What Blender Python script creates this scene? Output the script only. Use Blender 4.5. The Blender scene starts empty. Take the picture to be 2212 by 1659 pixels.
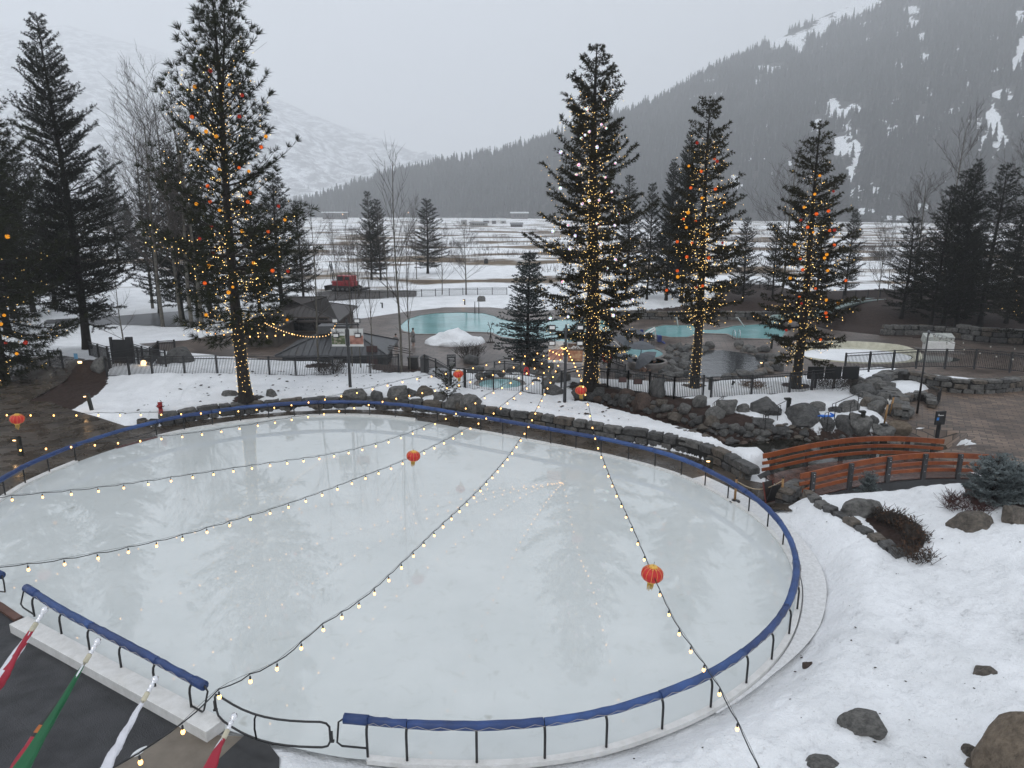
EXPOSURE, HAZE = 0.34, 0.00032
import bpy, bmesh, math, random
import numpy as np
from mathutils import Vector, Matrix
from mathutils.geometry import delaunay_2d_cdt
S = bpy.context.scene
C = S.collection
random.seed(7)
rng = np.random.default_rng(7)
R = math.radians
# ------------------------------------------------------------------ camera model
F, CX, CY, TH, CH = 1525.0, 1106.0, 829.5, R(13.8), 13.0
ct, st = math.cos(TH), math.sin(TH)

def ray(u, v):
    x, y = u - CX, v - CY
    den = F * ct - y * st
    return x / den, -(y * ct + F * st) / den

def at(u, v, z=0.0):
    a, s = ray(u, v)
    Y = (z - CH) / s
    return Vector((a * Y, Y, z))

def atY(u, v, Y):
    a, s = ray(u, v)
    return Vector((a * Y, Y, CH + s * Y))

def proj(X, Y, Z):
    d = Y * ct - (Z - CH) * st
    return CX + F * X / d, CY - F * (Y * st + (Z - CH) * ct) / d

def depth(p):
    return p[1] * ct - (p[2] - CH) * st

# ------------------------------------------------------------------ numpy helpers
def sstep(a, b, x):
    t = np.clip((np.asarray(x, float) - a) / (b - a), 0, 1)
    return t * t * (3 - 2 * t)

_tab = np.random.default_rng(3).random((256, 256))

def vn(x, y, seed=0):
    x = np.asarray(x, float) + seed * 17.3
    y = np.asarray(y, float) + seed * 9.7
    xi, yi = np.floor(x).astype(int), np.floor(y).astype(int)
    fx, fy = x - xi, y - yi
    fx, fy = fx * fx * (3 - 2 * fx), fy * fy * (3 - 2 * fy)
    g = lambda i, j: _tab[i % 256, j % 256]
    return ((g(xi, yi) * (1 - fx) + g(xi + 1, yi) * fx) * (1 - fy) +
            (g(xi, yi + 1) * (1 - fx) + g(xi + 1, yi + 1) * fx) * fy)

def fbm(x, y, seed=0, o=4):
    r, a, f = 0, .5, 1.0
    for k in range(o):
        r = r + a * vn(np.asarray(x) * f, np.asarray(y) * f, seed + k)
        a *= .5
        f *= 2.03
    return r

def sdp(X, Y, poly):
    """signed distance to polygon, positive inside"""
    X, Y = np.asarray(X, float), np.asarray(Y, float)
    if X.size < 900:
        Q = np.array([p[:2] for p in poly], float)
        Q1 = np.roll(Q, -1, 0)
        E = Q1 - Q
        x, y = X.ravel()[:, None], Y.ravel()[:, None]
        t = np.clip(((x - Q[:, 0]) * E[:, 0] + (y - Q[:, 1]) * E[:, 1]) / ((E ** 2).sum(1) + 1e-12), 0, 1)
        dd = np.hypot(x - Q[:, 0] - t * E[:, 0], y - Q[:, 1] - t * E[:, 1]).min(1)
        ey = np.where(np.abs(E[:, 1]) > 1e-9, E[:, 1], 1e-9)
        cc = ((Q[:, 1] > y) != (Q1[:, 1] > y)) & (x < E[:, 0] * (y - Q[:, 1]) / ey + Q[:, 0])
        return np.where(cc.sum(1) % 2 == 1, dd, -dd).reshape(X.shape)
    d = np.full(X.shape, 1e9)
    ins = np.zeros(X.shape, bool)
    n = len(poly)
    for i in range(n):
        x0, y0 = poly[i][0], poly[i][1]
        x1, y1 = poly[(i + 1) % n][0], poly[(i + 1) % n][1]
        ex, ey = x1 - x0, y1 - y0
        t = np.clip(((X - x0) * ex + (Y - y0) * ey) / (ex * ex + ey * ey + 1e-12), 0, 1)
        d = np.minimum(d, np.hypot(X - x0 - t * ex, Y - y0 - t * ey))
        c = ((y0 > Y) != (y1 > Y)) & (X < ex * (Y - y0) / (ey if abs(ey) > 1e-9 else 1e-9) + x0)
        ins ^= c
    return np.where(ins, d, -d)

def xy(pts, z=0.0):
    return [tuple(at(u, v, z)[:2]) for u, v in pts]

def smooth_path(pts, n=6, closed=False):
    """Catmull-Rom through points (any dimension)"""
    P = [np.array(p, float) for p in pts]
    out = []
    m = len(P)
    rngi = range(m if closed else m - 1)
    for i in rngi:
        p1, p2 = P[i], P[(i + 1) % m]
        p0 = P[(i - 1) % m] if closed or i > 0 else 2 * p1 - p2
        p3 = P[(i + 2) % m] if closed or i + 2 < m else 2 * p2 - p1
        for k in range(n):
            t = k / n
            out.append(.5 * ((2 * p1) + (-p0 + p2) * t + (2 * p0 - 5 * p1 + 4 * p2 - p3) * t * t +
                             (-p0 + 3 * p1 - 3 * p2 + p3) * t ** 3))
    if not closed:
        out.append(P[-1])
    return out

# ------------------------------------------------------------------ rink outline (posts on the kerb, pixel-measured)
POSTS_LONG = [(11.7, 1070), (55, 1044), (107, 1019.6), (164.4, 996), (250, 966), (339, 942), (398.5, 928.5), (459.6, 918.5), (520, 909.5),
    (581, 903.5), (636, 899), (690, 896.5), (746, 895.5), (799, 897), (854, 901), (899, 906), (945, 913), (992, 922), (1038.5, 930), (1086, 938.5),
    (1136.6, 948), (1189.6, 958), (1244, 968.5), (1298, 979), (1357, 992.5), (1414.7, 1007.6), (1471.4, 1026), (1522.6, 1049),
    (1572, 1076), (1617, 1104.5), (1657.6, 1138), (1690.8, 1176.7), (1713, 1218), (1725, 1265), (1722, 1316), (1704.4, 1369.7),
    (1666.7, 1425), (1612, 1476), (1535, 1528.5), (1430, 1575.7), (1309.6, 1615), (1176.8, 1639), (1030, 1648), (879.6, 1644), (794.6, 1636)]
POSTS_FRONT = [(76.8, 1343.5), (135.4, 1382), (196, 1417), (264, 1455.5), (337, 1497), (415.3, 1542.4)]
PL = [tuple(at(u, v, .1)[:2]) for u, v in POSTS_LONG]
PF = [tuple(at(u, v, .1)[:2]) for u, v in POSTS_FRONT]
LEFT_END = [(-23.5, 28.3), (-22.6, 25.6), (-20.5, 23.3), (-17.7, 21.7)]
RINK_CTRL = PL + [tuple(at(722, 1628, .1)[:2]), tuple(at(590, 1600, .1)[:2]), tuple(at(470, 1565, .1)[:2])] + PF[::-1] + LEFT_END[::-1]
RINK = [tuple(p) for p in smooth_path(RINK_CTRL, 3, True)]

WALL_B = xy([(300, 918), (343, 921), (420, 909), (500, 899), (620, 889), (734, 884), (815, 885), (891, 889), (987, 899), (1060, 908),
             (1137, 919), (1200, 929), (1269, 941), (1371, 957), (1475, 978), (1554, 1004), (1612, 1037)])
UP = WALL_B + [(13.4, 34.2), (15, 36.5), (23, 37.5), (40, 39.0), (95, 45), (300, 140), (300, 3000), (-300, 3000), (-300, 140), (-60, 58), (-33.5, 53.5), (-29, 50.5), (-23.5, 47.5), (-21.0, 45.5)]
_nb = [at(u, v, .95) for u, v in ((1240, 866), (1300, 874), (1369, 893), (1420, 905), (1463, 919), (1499, 930), (1554, 949), (1600, 968))]
_nb = [(p.x + .25, p.y + .9) for p in _nb]
CREEK = [(x + .9, y + 2.1) for x, y in _nb[:-1]] + xy([(1672, 945), (1760, 948), (1880, 952), (2040, 958),
            (2060, 985), (1950, 1003), (1760, 1045), (1680, 1030), (1650, 1000)], -.3) + _nb[::-1]
PLAZA = xy([(1962, 992), (1925, 930), (1900, 893), (1935, 872), (1975, 852), (2050, 830), (2350, 818), (2500, 1100), (2230, 1050), (2160, 1012), (2060, 1004)], .6)
def ell(u, v, ru, rv, z, n=26, a0=0, a1=360):
    c, ex = at(u, v, z), abs(at(u + ru, v, z).x - at(u, v, z).x)
    ey = abs(at(u, v - rv, z).y - at(u, v + rv, z).y) / 2
    return [(c.x + ex * math.cos(R(a0 + (a1 - a0) * i / n)), c.y + ey * math.sin(R(a0 + (a1 - a0) * i / n))) for i in range(n)]
TUB3 = ell(1080, 830, 46, 12, .66)

def zf(X, Y):
    X, Y = np.asarray(X, float), np.asarray(Y, float)
    sd = sdp(X, Y, UP)
    w = np.where(X < WALL_B[0][0] + .3, 3.2, .45)
    z = .85 * sstep(0, 1, sd / w)
    yt = np.interp(X, [-60, -35, -20, -8, 2, 8, 14, 25, 45, 60], [66, 62, 56.5, 54.5, 50.5, 49.5, 48.5, 49.5, 50, 54])
    z = z - 1.85 * sstep(0, 8, Y - yt)
    z = z + .35 * sstep(100, 135, Y)
    z = z + 1.6 * sstep(0, 8, sdp(X, Y, [(12, 98), (34, 95), (48, 82), (75, 72), (110, 78), (120, 130), (14, 126)]))
    tb = sstep(-.7, -.1, sdp(X, Y, TUB3))
    z = z * (1 - tb) + .38 * tb
    pz = sstep(-.6, .4, sdp(X, Y, PLAZA))
    z = z * (1 - pz) + .6 * pz
    d = -sdp(X, Y, RINK)
    hb = (.72 + .75 * sstep(3, 11, d)) * sstep(-5, 7, X) * (1 - sstep(28.9, 30.0, Y))
    d0 = np.interp(Y, [14.5, 18, 23, 26], [.22, .42, .85, .95])
    hb = np.maximum(hb, .30 * sstep(-9, -5, X) * (Y < 20))
    bank = sstep(0, 1.65, d - d0) * hb
    z = np.where((Y < 30.2) & (X > -6), np.maximum(z * 0, bank), z)
    cr = sstep(-.9, .5, sdp(X, Y, CREEK)) * ((Y > 30.0) | (X < 10))
    z = z * (1 - cr) - .75 * cr
    return z

def zat(x, y):
    return float(zf(np.array([x]), np.array([y]))[0])

_Ys = np.geomspace(6, 1400, 420)

def on(u, v):
    """point of the terrain seen at (u, v)"""
    a, s = ray(u, v)
    Ys = _Ys
    for k in range(2):
        h = CH + s * Ys - zf(a * Ys, Ys)
        i = int(np.argmax(h < 0))
        if i == 0:
            i = len(Ys) - 1
        lo, hi = Ys[i - 1], Ys[i]
        if k == 0:
            Ys = np.linspace(lo, hi, 14)
    t = h[i - 1] / (h[i - 1] - h[i] + 1e-12)
    Y = lo + t * (hi - lo)
    return Vector((a * Y, Y, zat(a * Y, Y)))

# ------------------------------------------------------------------ materials
MATS = {}

def nt_new(name):
    m = bpy.data.materials.new(name)
    m.use_nodes = True
    t = m.node_tree
    t.nodes.clear()
    return m, t, lambda k, **kw: _nd(t, k, kw)

def _nd(t, k, kw):
    n = t.nodes.new(k)
    for a, b in kw.items():
        if a.startswith('i_'):
            n.inputs[a[2:].replace('_', ' ')].default_value = b
        else:
            setattr(n, a, b)
    return n

def mat(name, col, rough=.7, var=.25, scale=6.0, bump=0.0, bscale=20.0, metal=0.0, emit=None, estr=0.0, spec=.5, coord='Object', col2=None, rough2=None):
    if name in MATS:
        return MATS[name]
    m, t, N = nt_new(name)
    L = t.links.new
    out = N('ShaderNodeOutputMaterial')
    p = N('ShaderNodeBsdfPrincipled')
    L(p.outputs[0], out.inputs[0])
    p.inputs['Roughness'].default_value = rough
    p.inputs['Metallic'].default_value = metal
    p.inputs['Specular IOR Level'].default_value = spec
    tc = N('ShaderNodeTexCoord')
    nz = N('ShaderNodeTexNoise')
    nz.inputs['Scale'].default_value = scale
    nz.inputs['Detail'].default_value = 5
    nz.inputs['Roughness'].default_value = .65
    L(tc.outputs[coord], nz.inputs['Vector'])
    cr = N('ShaderNodeValToRGB')
    c2 = col2 or tuple(min(1, c * (1 + var)) for c in col)
    c1 = col if col2 else tuple(c * (1 - var) for c in col)
    cr.color_ramp.elements[0].position, cr.color_ramp.elements[1].position = .32, .68
    cr.color_ramp.elements[0].color = (*c1, 1)
    cr.color_ramp.elements[1].color = (*c2, 1)
    L(nz.outputs['Fac'], cr.inputs[0])
    L(cr.outputs[0], p.inputs['Base Color'])
    if rough2 is not None:
        n3 = N('ShaderNodeTexNoise', i_Scale=scale * 1.7, i_Detail=6.0)
        L(tc.outputs[coord], n3.inputs['Vector'])
        mr = N('ShaderNodeMapRange', i_From_Min=.38, i_From_Max=.62, i_To_Min=rough, i_To_Max=rough2)
        L(n3.outputs['Fac'], mr.inputs['Value'])
        L(mr.outputs[0], p.inputs['Roughness'])
    if bump:
        nb = N('ShaderNodeTexNoise')
        nb.inputs['Scale'].default_value = bscale
        nb.inputs['Detail'].default_value = 6
        L(tc.outputs[coord], nb.inputs['Vector'])
        b = N('ShaderNodeBump')
        b.inputs['Strength'].default_value = bump
        b.inputs['Distance'].default_value = .1
        L(nb.outputs['Fac'], b.inputs['Height'])
        L(b.outputs[0], p.inputs['Normal'])
    if emit:
        p.inputs['Emission Color'].default_value = (*emit, 1)
        p.inputs['Emission Strength'].default_value = estr
        m.cycles.emission_sampling = 'NONE'
    MATS[name] = m
    return m

def glow(name, col, s):
    if name in MATS:
        return MATS[name]
    m, t, N = nt_new(name)
    e = N('ShaderNodeEmission')
    e.inputs[0].default_value = (*col, 1)
    e.inputs[1].default_value = s
    o = N('ShaderNodeOutputMaterial')
    t.links.new(e.outputs[0], o.inputs[0])
    m.cycles.emission_sampling = 'NONE'
    MATS[name] = m
    return m

# ------------------------------------------------------------------ mesh building
class MB:
    def __init__(s):
        s.v, s.f, s.m = [], [], []

    def add(s, vs, fs, m=0):
        o = len(s.v)
        s.v.extend([tuple(p) for p in vs])
        s.f.extend([tuple(i + o for i in f) for f in fs])
        s.m.extend([m] * len(fs))
        return s

    def box(s, c, d, rz=0.0, m=0, M=None):
        x, y, z = d[0] / 2, d[1] / 2, d[2] / 2
        vs = [Vector((a * x, b * y, e * z)) for e in (-1, 1) for b in (-1, 1) for a in (-1, 1)]
        Mt = M if M is not None else Matrix.Rotation(rz, 3, 'Z')
        vs = [Mt @ p + Vector(c) for p in vs]
        return s.add(vs, [(0, 2, 3, 1), (4, 5, 7, 6), (0, 1, 5, 4), (2, 6, 7, 3), (0, 4, 6, 2), (1, 3, 7, 5)], m)

    def beam(s, p, q, w, h, m=0):
        """box from p to q, width w (horizontal), height h"""
        p, q = Vector(p), Vector(q)
        d = (q - p)
        L = d.length
        d.normalize()
        up = Vector((0, 0, 1)) if abs(d.z) < .99 else Vector((1, 0, 0))
        sd = d.cross(up).normalized()
        up = sd.cross(d)
        M = Matrix((d, sd, up)).transposed()
        return s.box((p + q) / 2, (L, w, h), M=M, m=m)

    def tube(s, pts, r, n=6, m=0, cap=True):
        P = [Vector(p) for p in pts]
        k = len(P)
        rr = r if isinstance(r, (list, tuple)) else [r] * k
        T = [(P[min(i + 1, k - 1)] - P[max(i - 1, 0)]).normalized() for i in range(k)]
        ref = Vector((0, 0, 1)) if abs(T[0].z) < .9 else Vector((1, 0, 0))
        nn = T[0].cross(ref).normalized()
        vs = []
        for i in range(k):
            nn = (nn - T[i] * nn.dot(T[i])).normalized()
            b = T[i].cross(nn)
            for j in range(n):
                a = 2 * math.pi * j / n
                vs.append(P[i] + (nn * math.cos(a) + b * math.sin(a)) * rr[i])
        fs = [(i * n + j, i * n + (j + 1) % n, (i + 1) * n + (j + 1) % n, (i + 1) * n + j) for i in range(k - 1) for j in range(n)]
        if cap:
            fs += [tuple(range(n))[::-1], tuple((k - 1) * n + j for j in range(n))]
        return s.add(vs, fs, m)

    def lathe(s, prof, c=(0, 0, 0), n=12, m=0, M=None, sx=1.0, sy=1.0):
        vs = []
        for r, z in prof:
            for j in range(n):
                a = 2 * math.pi * j / n
                p = Vector((r * math.cos(a) * sx, r * math.sin(a) * sy, z))
                vs.append((M @ p if M is not None else p) + Vector(c))
        k = len(prof)
        fs = [(i * n + j, i * n + (j + 1) % n, (i + 1) * n + (j + 1) % n, (i + 1) * n + j) for i in range(k - 1) for j in range(n)]
        fs += [tuple(range(n))[::-1], tuple((k - 1) * n + j for j in range(n))]
        return s.add(vs, fs, m)

    def ball(s, c, r, n=10, m=0, sc=(1, 1, 1)):
        prof = [(max(1e-4, math.sin(math.pi * i / n)), -math.cos(math.pi * i / n)) for i in range(n + 1)]
        M = Matrix.Diagonal(Vector((r * sc[0], r * sc[1], r * sc[2])))
        return s.lathe(prof, c, n + 2, m, M)

    def prism(s, poly, z0, z1, m=0):
        n = len(poly)
        vs = [(p[0], p[1], z0) for p in poly] + [(p[0], p[1], z1) for p in poly]
        fs = [tuple(range(n))[::-1], tuple(range(n, 2 * n))] + [(i, (i + 1) % n, n + (i + 1) % n, n + i) for i in range(n)]
        return s.add(vs, fs, m)

    def quad(s, a, b, c, d, m=0):
        return s.add([a, b, c, d], [(0, 1, 2, 3)], m)

def tag(o, label=None, cat=None, group=None, kind=None):
    if label: o['label'] = label
    if cat: o['category'] = cat
    if group: o['group'] = group
    if kind: o['kind'] = kind
    return o

def thing(name, label, cat, loc=(0, 0, 0), group=None, rz=0.0):
    o = bpy.data.objects.new(name, None)
    C.objects.link(o)
    o.location = loc
    o.rotation_euler = (0, 0, rz)
    o.empty_display_size = .2
    return tag(o, label, cat, group)

def link_mesh(name, me, mats, parent=None):
    for m in (mats if isinstance(mats, (list, tuple)) else [mats]):
        me.materials.append(m)
    o = bpy.data.objects.new(name, me)
    C.objects.link(o)
    if parent:
        o.parent = parent
    return o

def wloc(o):
    p = Vector((0, 0, 0))
    while o:
        p += o.location
        o = o.parent
    return p

def put(name, mb, mats, parent=None, smooth=False, org=None, label=None, cat=None, group=None, kind=None, local=False, bevel=0.0):
    """mb in world coordinates (unless local); part of parent, or a top-level mesh with its origin at org"""
    me = bpy.data.meshes.new(name)
    o = Vector((0, 0, 0))
    if parent and not local:
        o = wloc(parent)
    elif org is not None:
        o = Vector(org)
    me.from_pydata([(p[0] - o.x, p[1] - o.y, p[2] - o.z) for p in mb.v], [], mb.f)
    ml = mats if isinstance(mats, (list, tuple)) else [mats]
    if len(ml) > 1:
        me.polygons.foreach_set('material_index', mb.m)
    me.polygons.foreach_set('use_smooth', [bool(smooth)] * len(mb.f))
    me.update()
    ob = link_mesh(name, me, ml, parent)
    if org is not None and not parent:
        ob.location = o
    if bevel:
        b = ob.modifiers.new('bevel', 'BEVEL')
        b.width = bevel
        b.segments = 2
        b.limit_method = 'ANGLE'
    return tag(ob, label, cat, group, kind)

def np_mesh(name, V, Fc, smooth=False):
    """V (n,3); Fc (m,k) with constant k"""
    me = bpy.data.meshes.new(name)
    V = np.ascontiguousarray(V, np.float32)
    Fc = np.ascontiguousarray(Fc, np.int32)
    m, k = Fc.shape
    me.vertices.add(len(V))
    me.vertices.foreach_set('co', V.ravel())
    me.loops.add(m * k)
    me.loops.foreach_set('vertex_index', Fc.ravel())
    me.polygons.add(m)
    me.polygons.foreach_set('loop_start', np.arange(0, m * k, k, dtype=np.int32))
    me.polygons.foreach_set('loop_total', np.full(m, k, np.int32))
    me.polygons.foreach_set('use_smooth', np.full(m, smooth, bool))
    me.update(calc_edges=True)
    me.validate()
    return me

def dup(root, loc=None, label=None, group=None, scale=None, rz=None):
    r = root.copy()
    C.objects.link(r)
    if loc is not None: r.location = loc
    if label: r['label'] = label
    if group: r['group'] = group
    if scale is not None: r.scale = scale if isinstance(scale, (tuple, list)) else (scale,) * 3
    if rz is not None: r.rotation_euler = (0, 0, rz)
    for ch in root.children:
        c = ch.copy()
        C.objects.link(c)
        c.parent = r
        for g in ch.children:
            d = g.copy()
            C.objects.link(d)
            d.parent = c
    return r

def text(name, s, size, m, parent, loc, rot, local=True):
    cu = bpy.data.curves.new(name, 'FONT')
    cu.body = s
    cu.size = size
    cu.align_x = 'CENTER'
    cu.align_y = 'CENTER'
    cu.extrude = .004
    o = bpy.data.objects.new(name, cu)
    C.objects.link(o)
    bpy.context.view_layer.update()
    me = bpy.data.meshes.new_from_object(o)
    bpy.data.objects.remove(o)
    me.materials.clear()
    ob = link_mesh(name, me, m, parent)
    ob.location = loc
    ob.rotation_euler = rot
    return ob

def sheet(name, poly, z, m, res=1.5, off=.004, label=None, cat=None, kind='structure', smooth=True):
    """triangulated sheet over a plan polygon; z a constant or None to follow the terrain"""
    P = [Vector(p[:2]) for p in poly]
    pts = []
    n = len(P)
    for i in range(n):
        a, b = P[i], P[(i + 1) % n]
        k = max(1, int((b - a).length / res))
        pts += [a.lerp(b, j / k) for j in range(k)]
    ne = len(pts)
    edges = [(i, (i + 1) % ne) for i in range(ne)]
    xs = [p.x for p in pts]
    ys = [p.y for p in pts]
    gx, gy = np.meshgrid(np.arange(min(xs), max(xs), res), np.arange(min(ys), max(ys), res))
    gx = gx.ravel() + 1e-3
    gy = gy.ravel() + 1e-3
    ok = sdp(gx, gy, [(p.x, p.y) for p in P]) > res * .35
    allp = pts + [Vector((x, y)) for x, y in zip(gx[ok], gy[ok])]
    vs, es, fs, *_ = delaunay_2d_cdt(allp, edges, [], 1, 1e-4)
    X = np.array([p.x for p in vs])
    Y = np.array([p.y for p in vs])
    Z = (zf(X, Y) if z is None else np.full(len(X), z)) + off
    me = bpy.data.meshes.new(name)
    me.from_pydata(list(zip(X, Y, Z)), [], [tuple(f) for f in fs])
    me.polygons.foreach_set('use_smooth', [smooth] * len(me.polygons))
    bm = bmesh.new()
    bm.from_mesh(me)
    bmesh.ops.recalc_face_normals(bm, faces=bm.faces)
    for f in bm.faces:
        if f.normal.z < 0: f.normal_flip()
    bm.to_mesh(me)
    bm.free()
    return tag(link_mesh(name, me, m), label, cat, None, kind)
# ------------------------------------------------------------------ camera, world, sun
cam_d = bpy.data.cameras.new('camera')
cam = bpy.data.objects.new('camera', cam_d)
C.objects.link(cam)
cam.location = (0, 0, CH)
cam.rotation_euler = (math.pi / 2 - TH, 0, 0)
cam_d.sensor_width = 36
cam_d.lens = 36 * F / 2212
cam_d.clip_start, cam_d.clip_end = .1, 30000
S.camera = cam
S.view_settings.view_transform = 'Standard'
S.view_settings.look = 'None'
S.view_settings.exposure = EXPOSURE
S.cycles.use_denoising = True
S.cycles.max_bounces = 8
S.cycles.volume_bounces = 3
S.cycles.transparent_max_bounces = 8
S.cycles.caustics_reflective = False
S.cycles.caustics_refractive = False
S.cycles.sample_clamp_indirect = 4
w = bpy.data.worlds.new('World')
S.world = w
w.use_nodes = True
t = w.node_tree
t.nodes.clear()
N = lambda k, **kw: _nd(t, k, kw)
SUN_EL, SUN_ROT = R(48), R(205)
sky = N('ShaderNodeTexSky')
sky.sky_type = 'NISHITA'
sky.sun_disc = False
sky.sun_elevation, sky.sun_rotation = SUN_EL, SUN_ROT
sky.air_density, sky.dust_density, sky.altitude = 1.0, 3.0, 1900
hs = N('ShaderNodeHueSaturation')
hs.inputs['Saturation'].default_value = .12
t.links.new(sky.outputs[0], hs.inputs['Color'])
tc = N('ShaderNodeTexCoord')
sep = N('ShaderNodeSeparateXYZ')
t.links.new(tc.outputs['Generated'], sep.inputs[0])
cr = N('ShaderNodeValToRGB')
e = cr.color_ramp.elements
e[0].position, e[0].color = 0.0, (.57, .598, .635, 1)
e[1].position, e[1].color = .5, (.69, .735, .80, 1)
x = e.new(.22)
x.color = (.575, .615, .665, 1)
t.links.new(sep.outputs['Z'], cr.inputs[0])
nz = N('ShaderNodeTexNoise', i_Scale=2.2, i_Detail=4.0)
mp = N('ShaderNodeMapping')
mp.inputs['Scale'].default_value = (1, 1, 3)
t.links.new(tc.outputs['Generated'], mp.inputs[0])
t.links.new(mp.outputs[0], nz.inputs['Vector'])
ma = N('ShaderNodeMapRange')
ma.inputs['To Min'].default_value, ma.inputs['To Max'].default_value = 9.7, 11.7
t.links.new(nz.outputs['Fac'], ma.inputs['Value'])
mu = N('ShaderNodeMix', data_type='RGBA', blend_type='MULTIPLY')
mu.inputs['Factor'].default_value = 1
t.links.new(cr.outputs[0], mu.inputs['A'])
t.links.new(ma.outputs[0], mu.inputs['B'])
mx = N('ShaderNodeMix', data_type='RGBA')
mx.inputs['Factor'].default_value = .93
t.links.new(hs.outputs[0], mx.inputs['A'])
t.links.new(mu.outputs['Result'], mx.inputs['B'])
bg = N('ShaderNodeBackground', i_Strength=.1)
t.links.new(mx.outputs['Result'], bg.inputs[0])
o = N('ShaderNodeOutputWorld')
t.links.new(bg.outputs[0], o.inputs[0])
sd = bpy.data.lights.new('sun', 'SUN')
sd.energy, sd.angle, sd.color = .5, R(25), (1, .97, .93)
so = bpy.data.objects.new('sun', sd)
C.objects.link(so)
so.rotation_euler = (math.pi / 2 - SUN_EL, 0, math.pi - SUN_ROT)

# ------------------------------------------------------------------ plan zones
WALL_REV = WALL_B[::-1]
CONC = xy([(1735, 1075), (1655, 1043)], .03) + WALL_REV + xy([(270, 920), (205, 899), (150, 884), (110, 868), (62, 866), (125, 832), (188, 797), (135, 788), (-20, 800), (-200, 830), (-330, 1100), (-150, 1330)], 0.0)
CONC = CONC + [(-20.5, 23), (-18, 27), (-10, 34), (0, 38), (8, 34), (11.0, 29.6), (12.2, 28.6)]
MAT_P = xy([(-260, 1230), (0, 1312), (42, 1352), (393, 1566), (244, 1659), (100, 1760), (-500, 1760)])
STEP_P = xy([(393, 1566), (462, 1588), (545, 1592), (470, 1659), (400, 1760), (100, 1760), (244, 1659)])
PLATE_P = xy([(532, 1588), (578, 1606), (604, 1640), (600, 1760), (380, 1760), (466, 1650)])
TERR = xy([(300, 742), (400, 735), (600, 702), (740, 694), (820, 682), (885, 672), (960, 664), (1060, 664), (1140, 672), (1230, 668), (1310, 688), (1690, 688),
           (1790, 712), (1900, 724), (2060, 735), (2400, 742), (2400, 836), (2200, 824), (2080, 815), (1990, 806), (1900, 790), (1800, 802), (1660, 815), (1560, 820), (1470, 832), (1330, 838), (1230, 830), (1120, 800),
           (1000, 800), (900, 800), (830, 790), (700, 800), (560, 800), (460, 785), (380, 765)], -1.0)
POOL1 = xy([(862, 706), (880, 690), (905, 682), (940, 677), (1000, 675), (1045, 677), (1068, 683), (1082, 690), (1112, 696), (1160, 696), (1230, 690), (1300, 692),
            (1342, 703), (1310, 718), (1268, 733), (1230, 741), (1150, 737), (1085, 729), (1062, 719), (1010, 717), (950, 722), (900, 722), (872, 716)], -1)
POOL2 = xy([(1390, 717), (1405, 709), (1434, 703), (1495, 703), (1511, 712), (1548, 713), (1587, 704), (1640, 701), (1676, 703), (1700, 712), (1690, 728), (1668, 733), (1590, 731),
            (1573, 722), (1507, 720), (1485, 729), (1450, 729), (1417, 724)], -1)
TUB1, TUB2 = ell(1388, 763, 42, 12, -1), ell(1399, 790, 36, 8.5, -.9)
POND = xy([(1480, 768), (1500, 758), (1560, 757), (1620, 765), (1660, 778), (1668, 790), (1640, 805), (1560, 815), (1480, 817), (1455, 795)], -1)
CREAM = ell(1850, 766, 134, 18.5, -1, 40)
WADE = ell(1995, 775, 75, 8, -1, 24)
BED = xy([(50, 872), (120, 828), (182, 797), (238, 806), (226, 830), (205, 850), (160, 878), (112, 888)], .1)
PLANT = xy([(1868, 1128), (1925, 1112), (1985, 1150), (1994, 1188), (1955, 1206), (1900, 1160)], .7)
SPRBED = xy([(2080, 1078), (2110, 1050), (2230, 1040), (2300, 1140), (2190, 1150), (2095, 1128)], .7)
MULCH = xy([(1300, 668), (1545, 660), (1560, 632), (1640, 624), (1720, 645), (1900, 640), (2400, 630), (2400, 745), (2060, 733), (1900, 722), (1790, 712), (1690, 686), (1310, 686)], -.2)
RBANK = xy([(1235, 842), (1320, 850), (1400, 867), (1500, 880), (1540, 900), (1600, 915), (1720, 930), (1900, 945), (1700, 955)], .4) + _nb[::-1]
TREEDIRT = [(at(533, 862, .85), 1.0), (at(1272, 838, .85), 1.7), (at(1497, 850, .3), 1.0), (at(1717, 848, .4), 1.2), (at(690, 800, .5), 1.3), (at(872, 800, .5), 3.2)]
ROAD = xy([(95, 690), (230, 683), (380, 672), (430, 668), (430, 705), (300, 702), (180, 700), (95, 698)], -.95)
DRIVE = xy([(680, 632), (760, 628), (900, 630), (900, 641), (760, 647), (690, 652)], -.9)
RIDEOUT = [tuple(p) for p in RINK]

# ------------------------------------------------------------------ ground (snow, bare earth, meadow) as one sheet
a_cols = np.linspace(-1.45, 1.5, 430)
Yr = np.concatenate([[1.0, 3.0, 5.0], np.geomspace(7, 62, 300), np.geomspace(62.6, 2600, 190)])
AA, YY = np.meshgrid(a_cols, Yr)
XX = AA * YY
XX = np.where(YY < 7, AA * 7, XX)
gz = zf(XX, YY)
hard = np.full(XX.shape, -1e9)
for P_, k in ((CONC, 0), (MAT_P, 0), (STEP_P, 0), (PLATE_P, 0), (PLAZA, 0), (TERR, 0), (ROAD, 0), (DRIVE, 0), (TUB3, 0)):
    hard = np.maximum(hard, sdp(XX, YY, P_))
sr = sdp(XX, YY, RINK)
stripw = np.where(XX > -6, np.interp(YY, [14.5, 18, 23, 26], [.2, .45, .85, .95]), .25)
stripw = np.where((XX > -6) & (YY > 31), .25, stripw)
hard = np.maximum(hard, sr + stripw)
edge = hard + (fbm(XX * .9, YY * .9, 5) - .47) * 1.3 * sstep(1.6, .2, sr + 1.2) * np.where(YY > 36, 1, .45)
thick = .12 * (1 - sstep(-.9, -.05, edge)) - .14 * sstep(-.25, .15, edge)
near = sstep(90, 30, YY)
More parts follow.
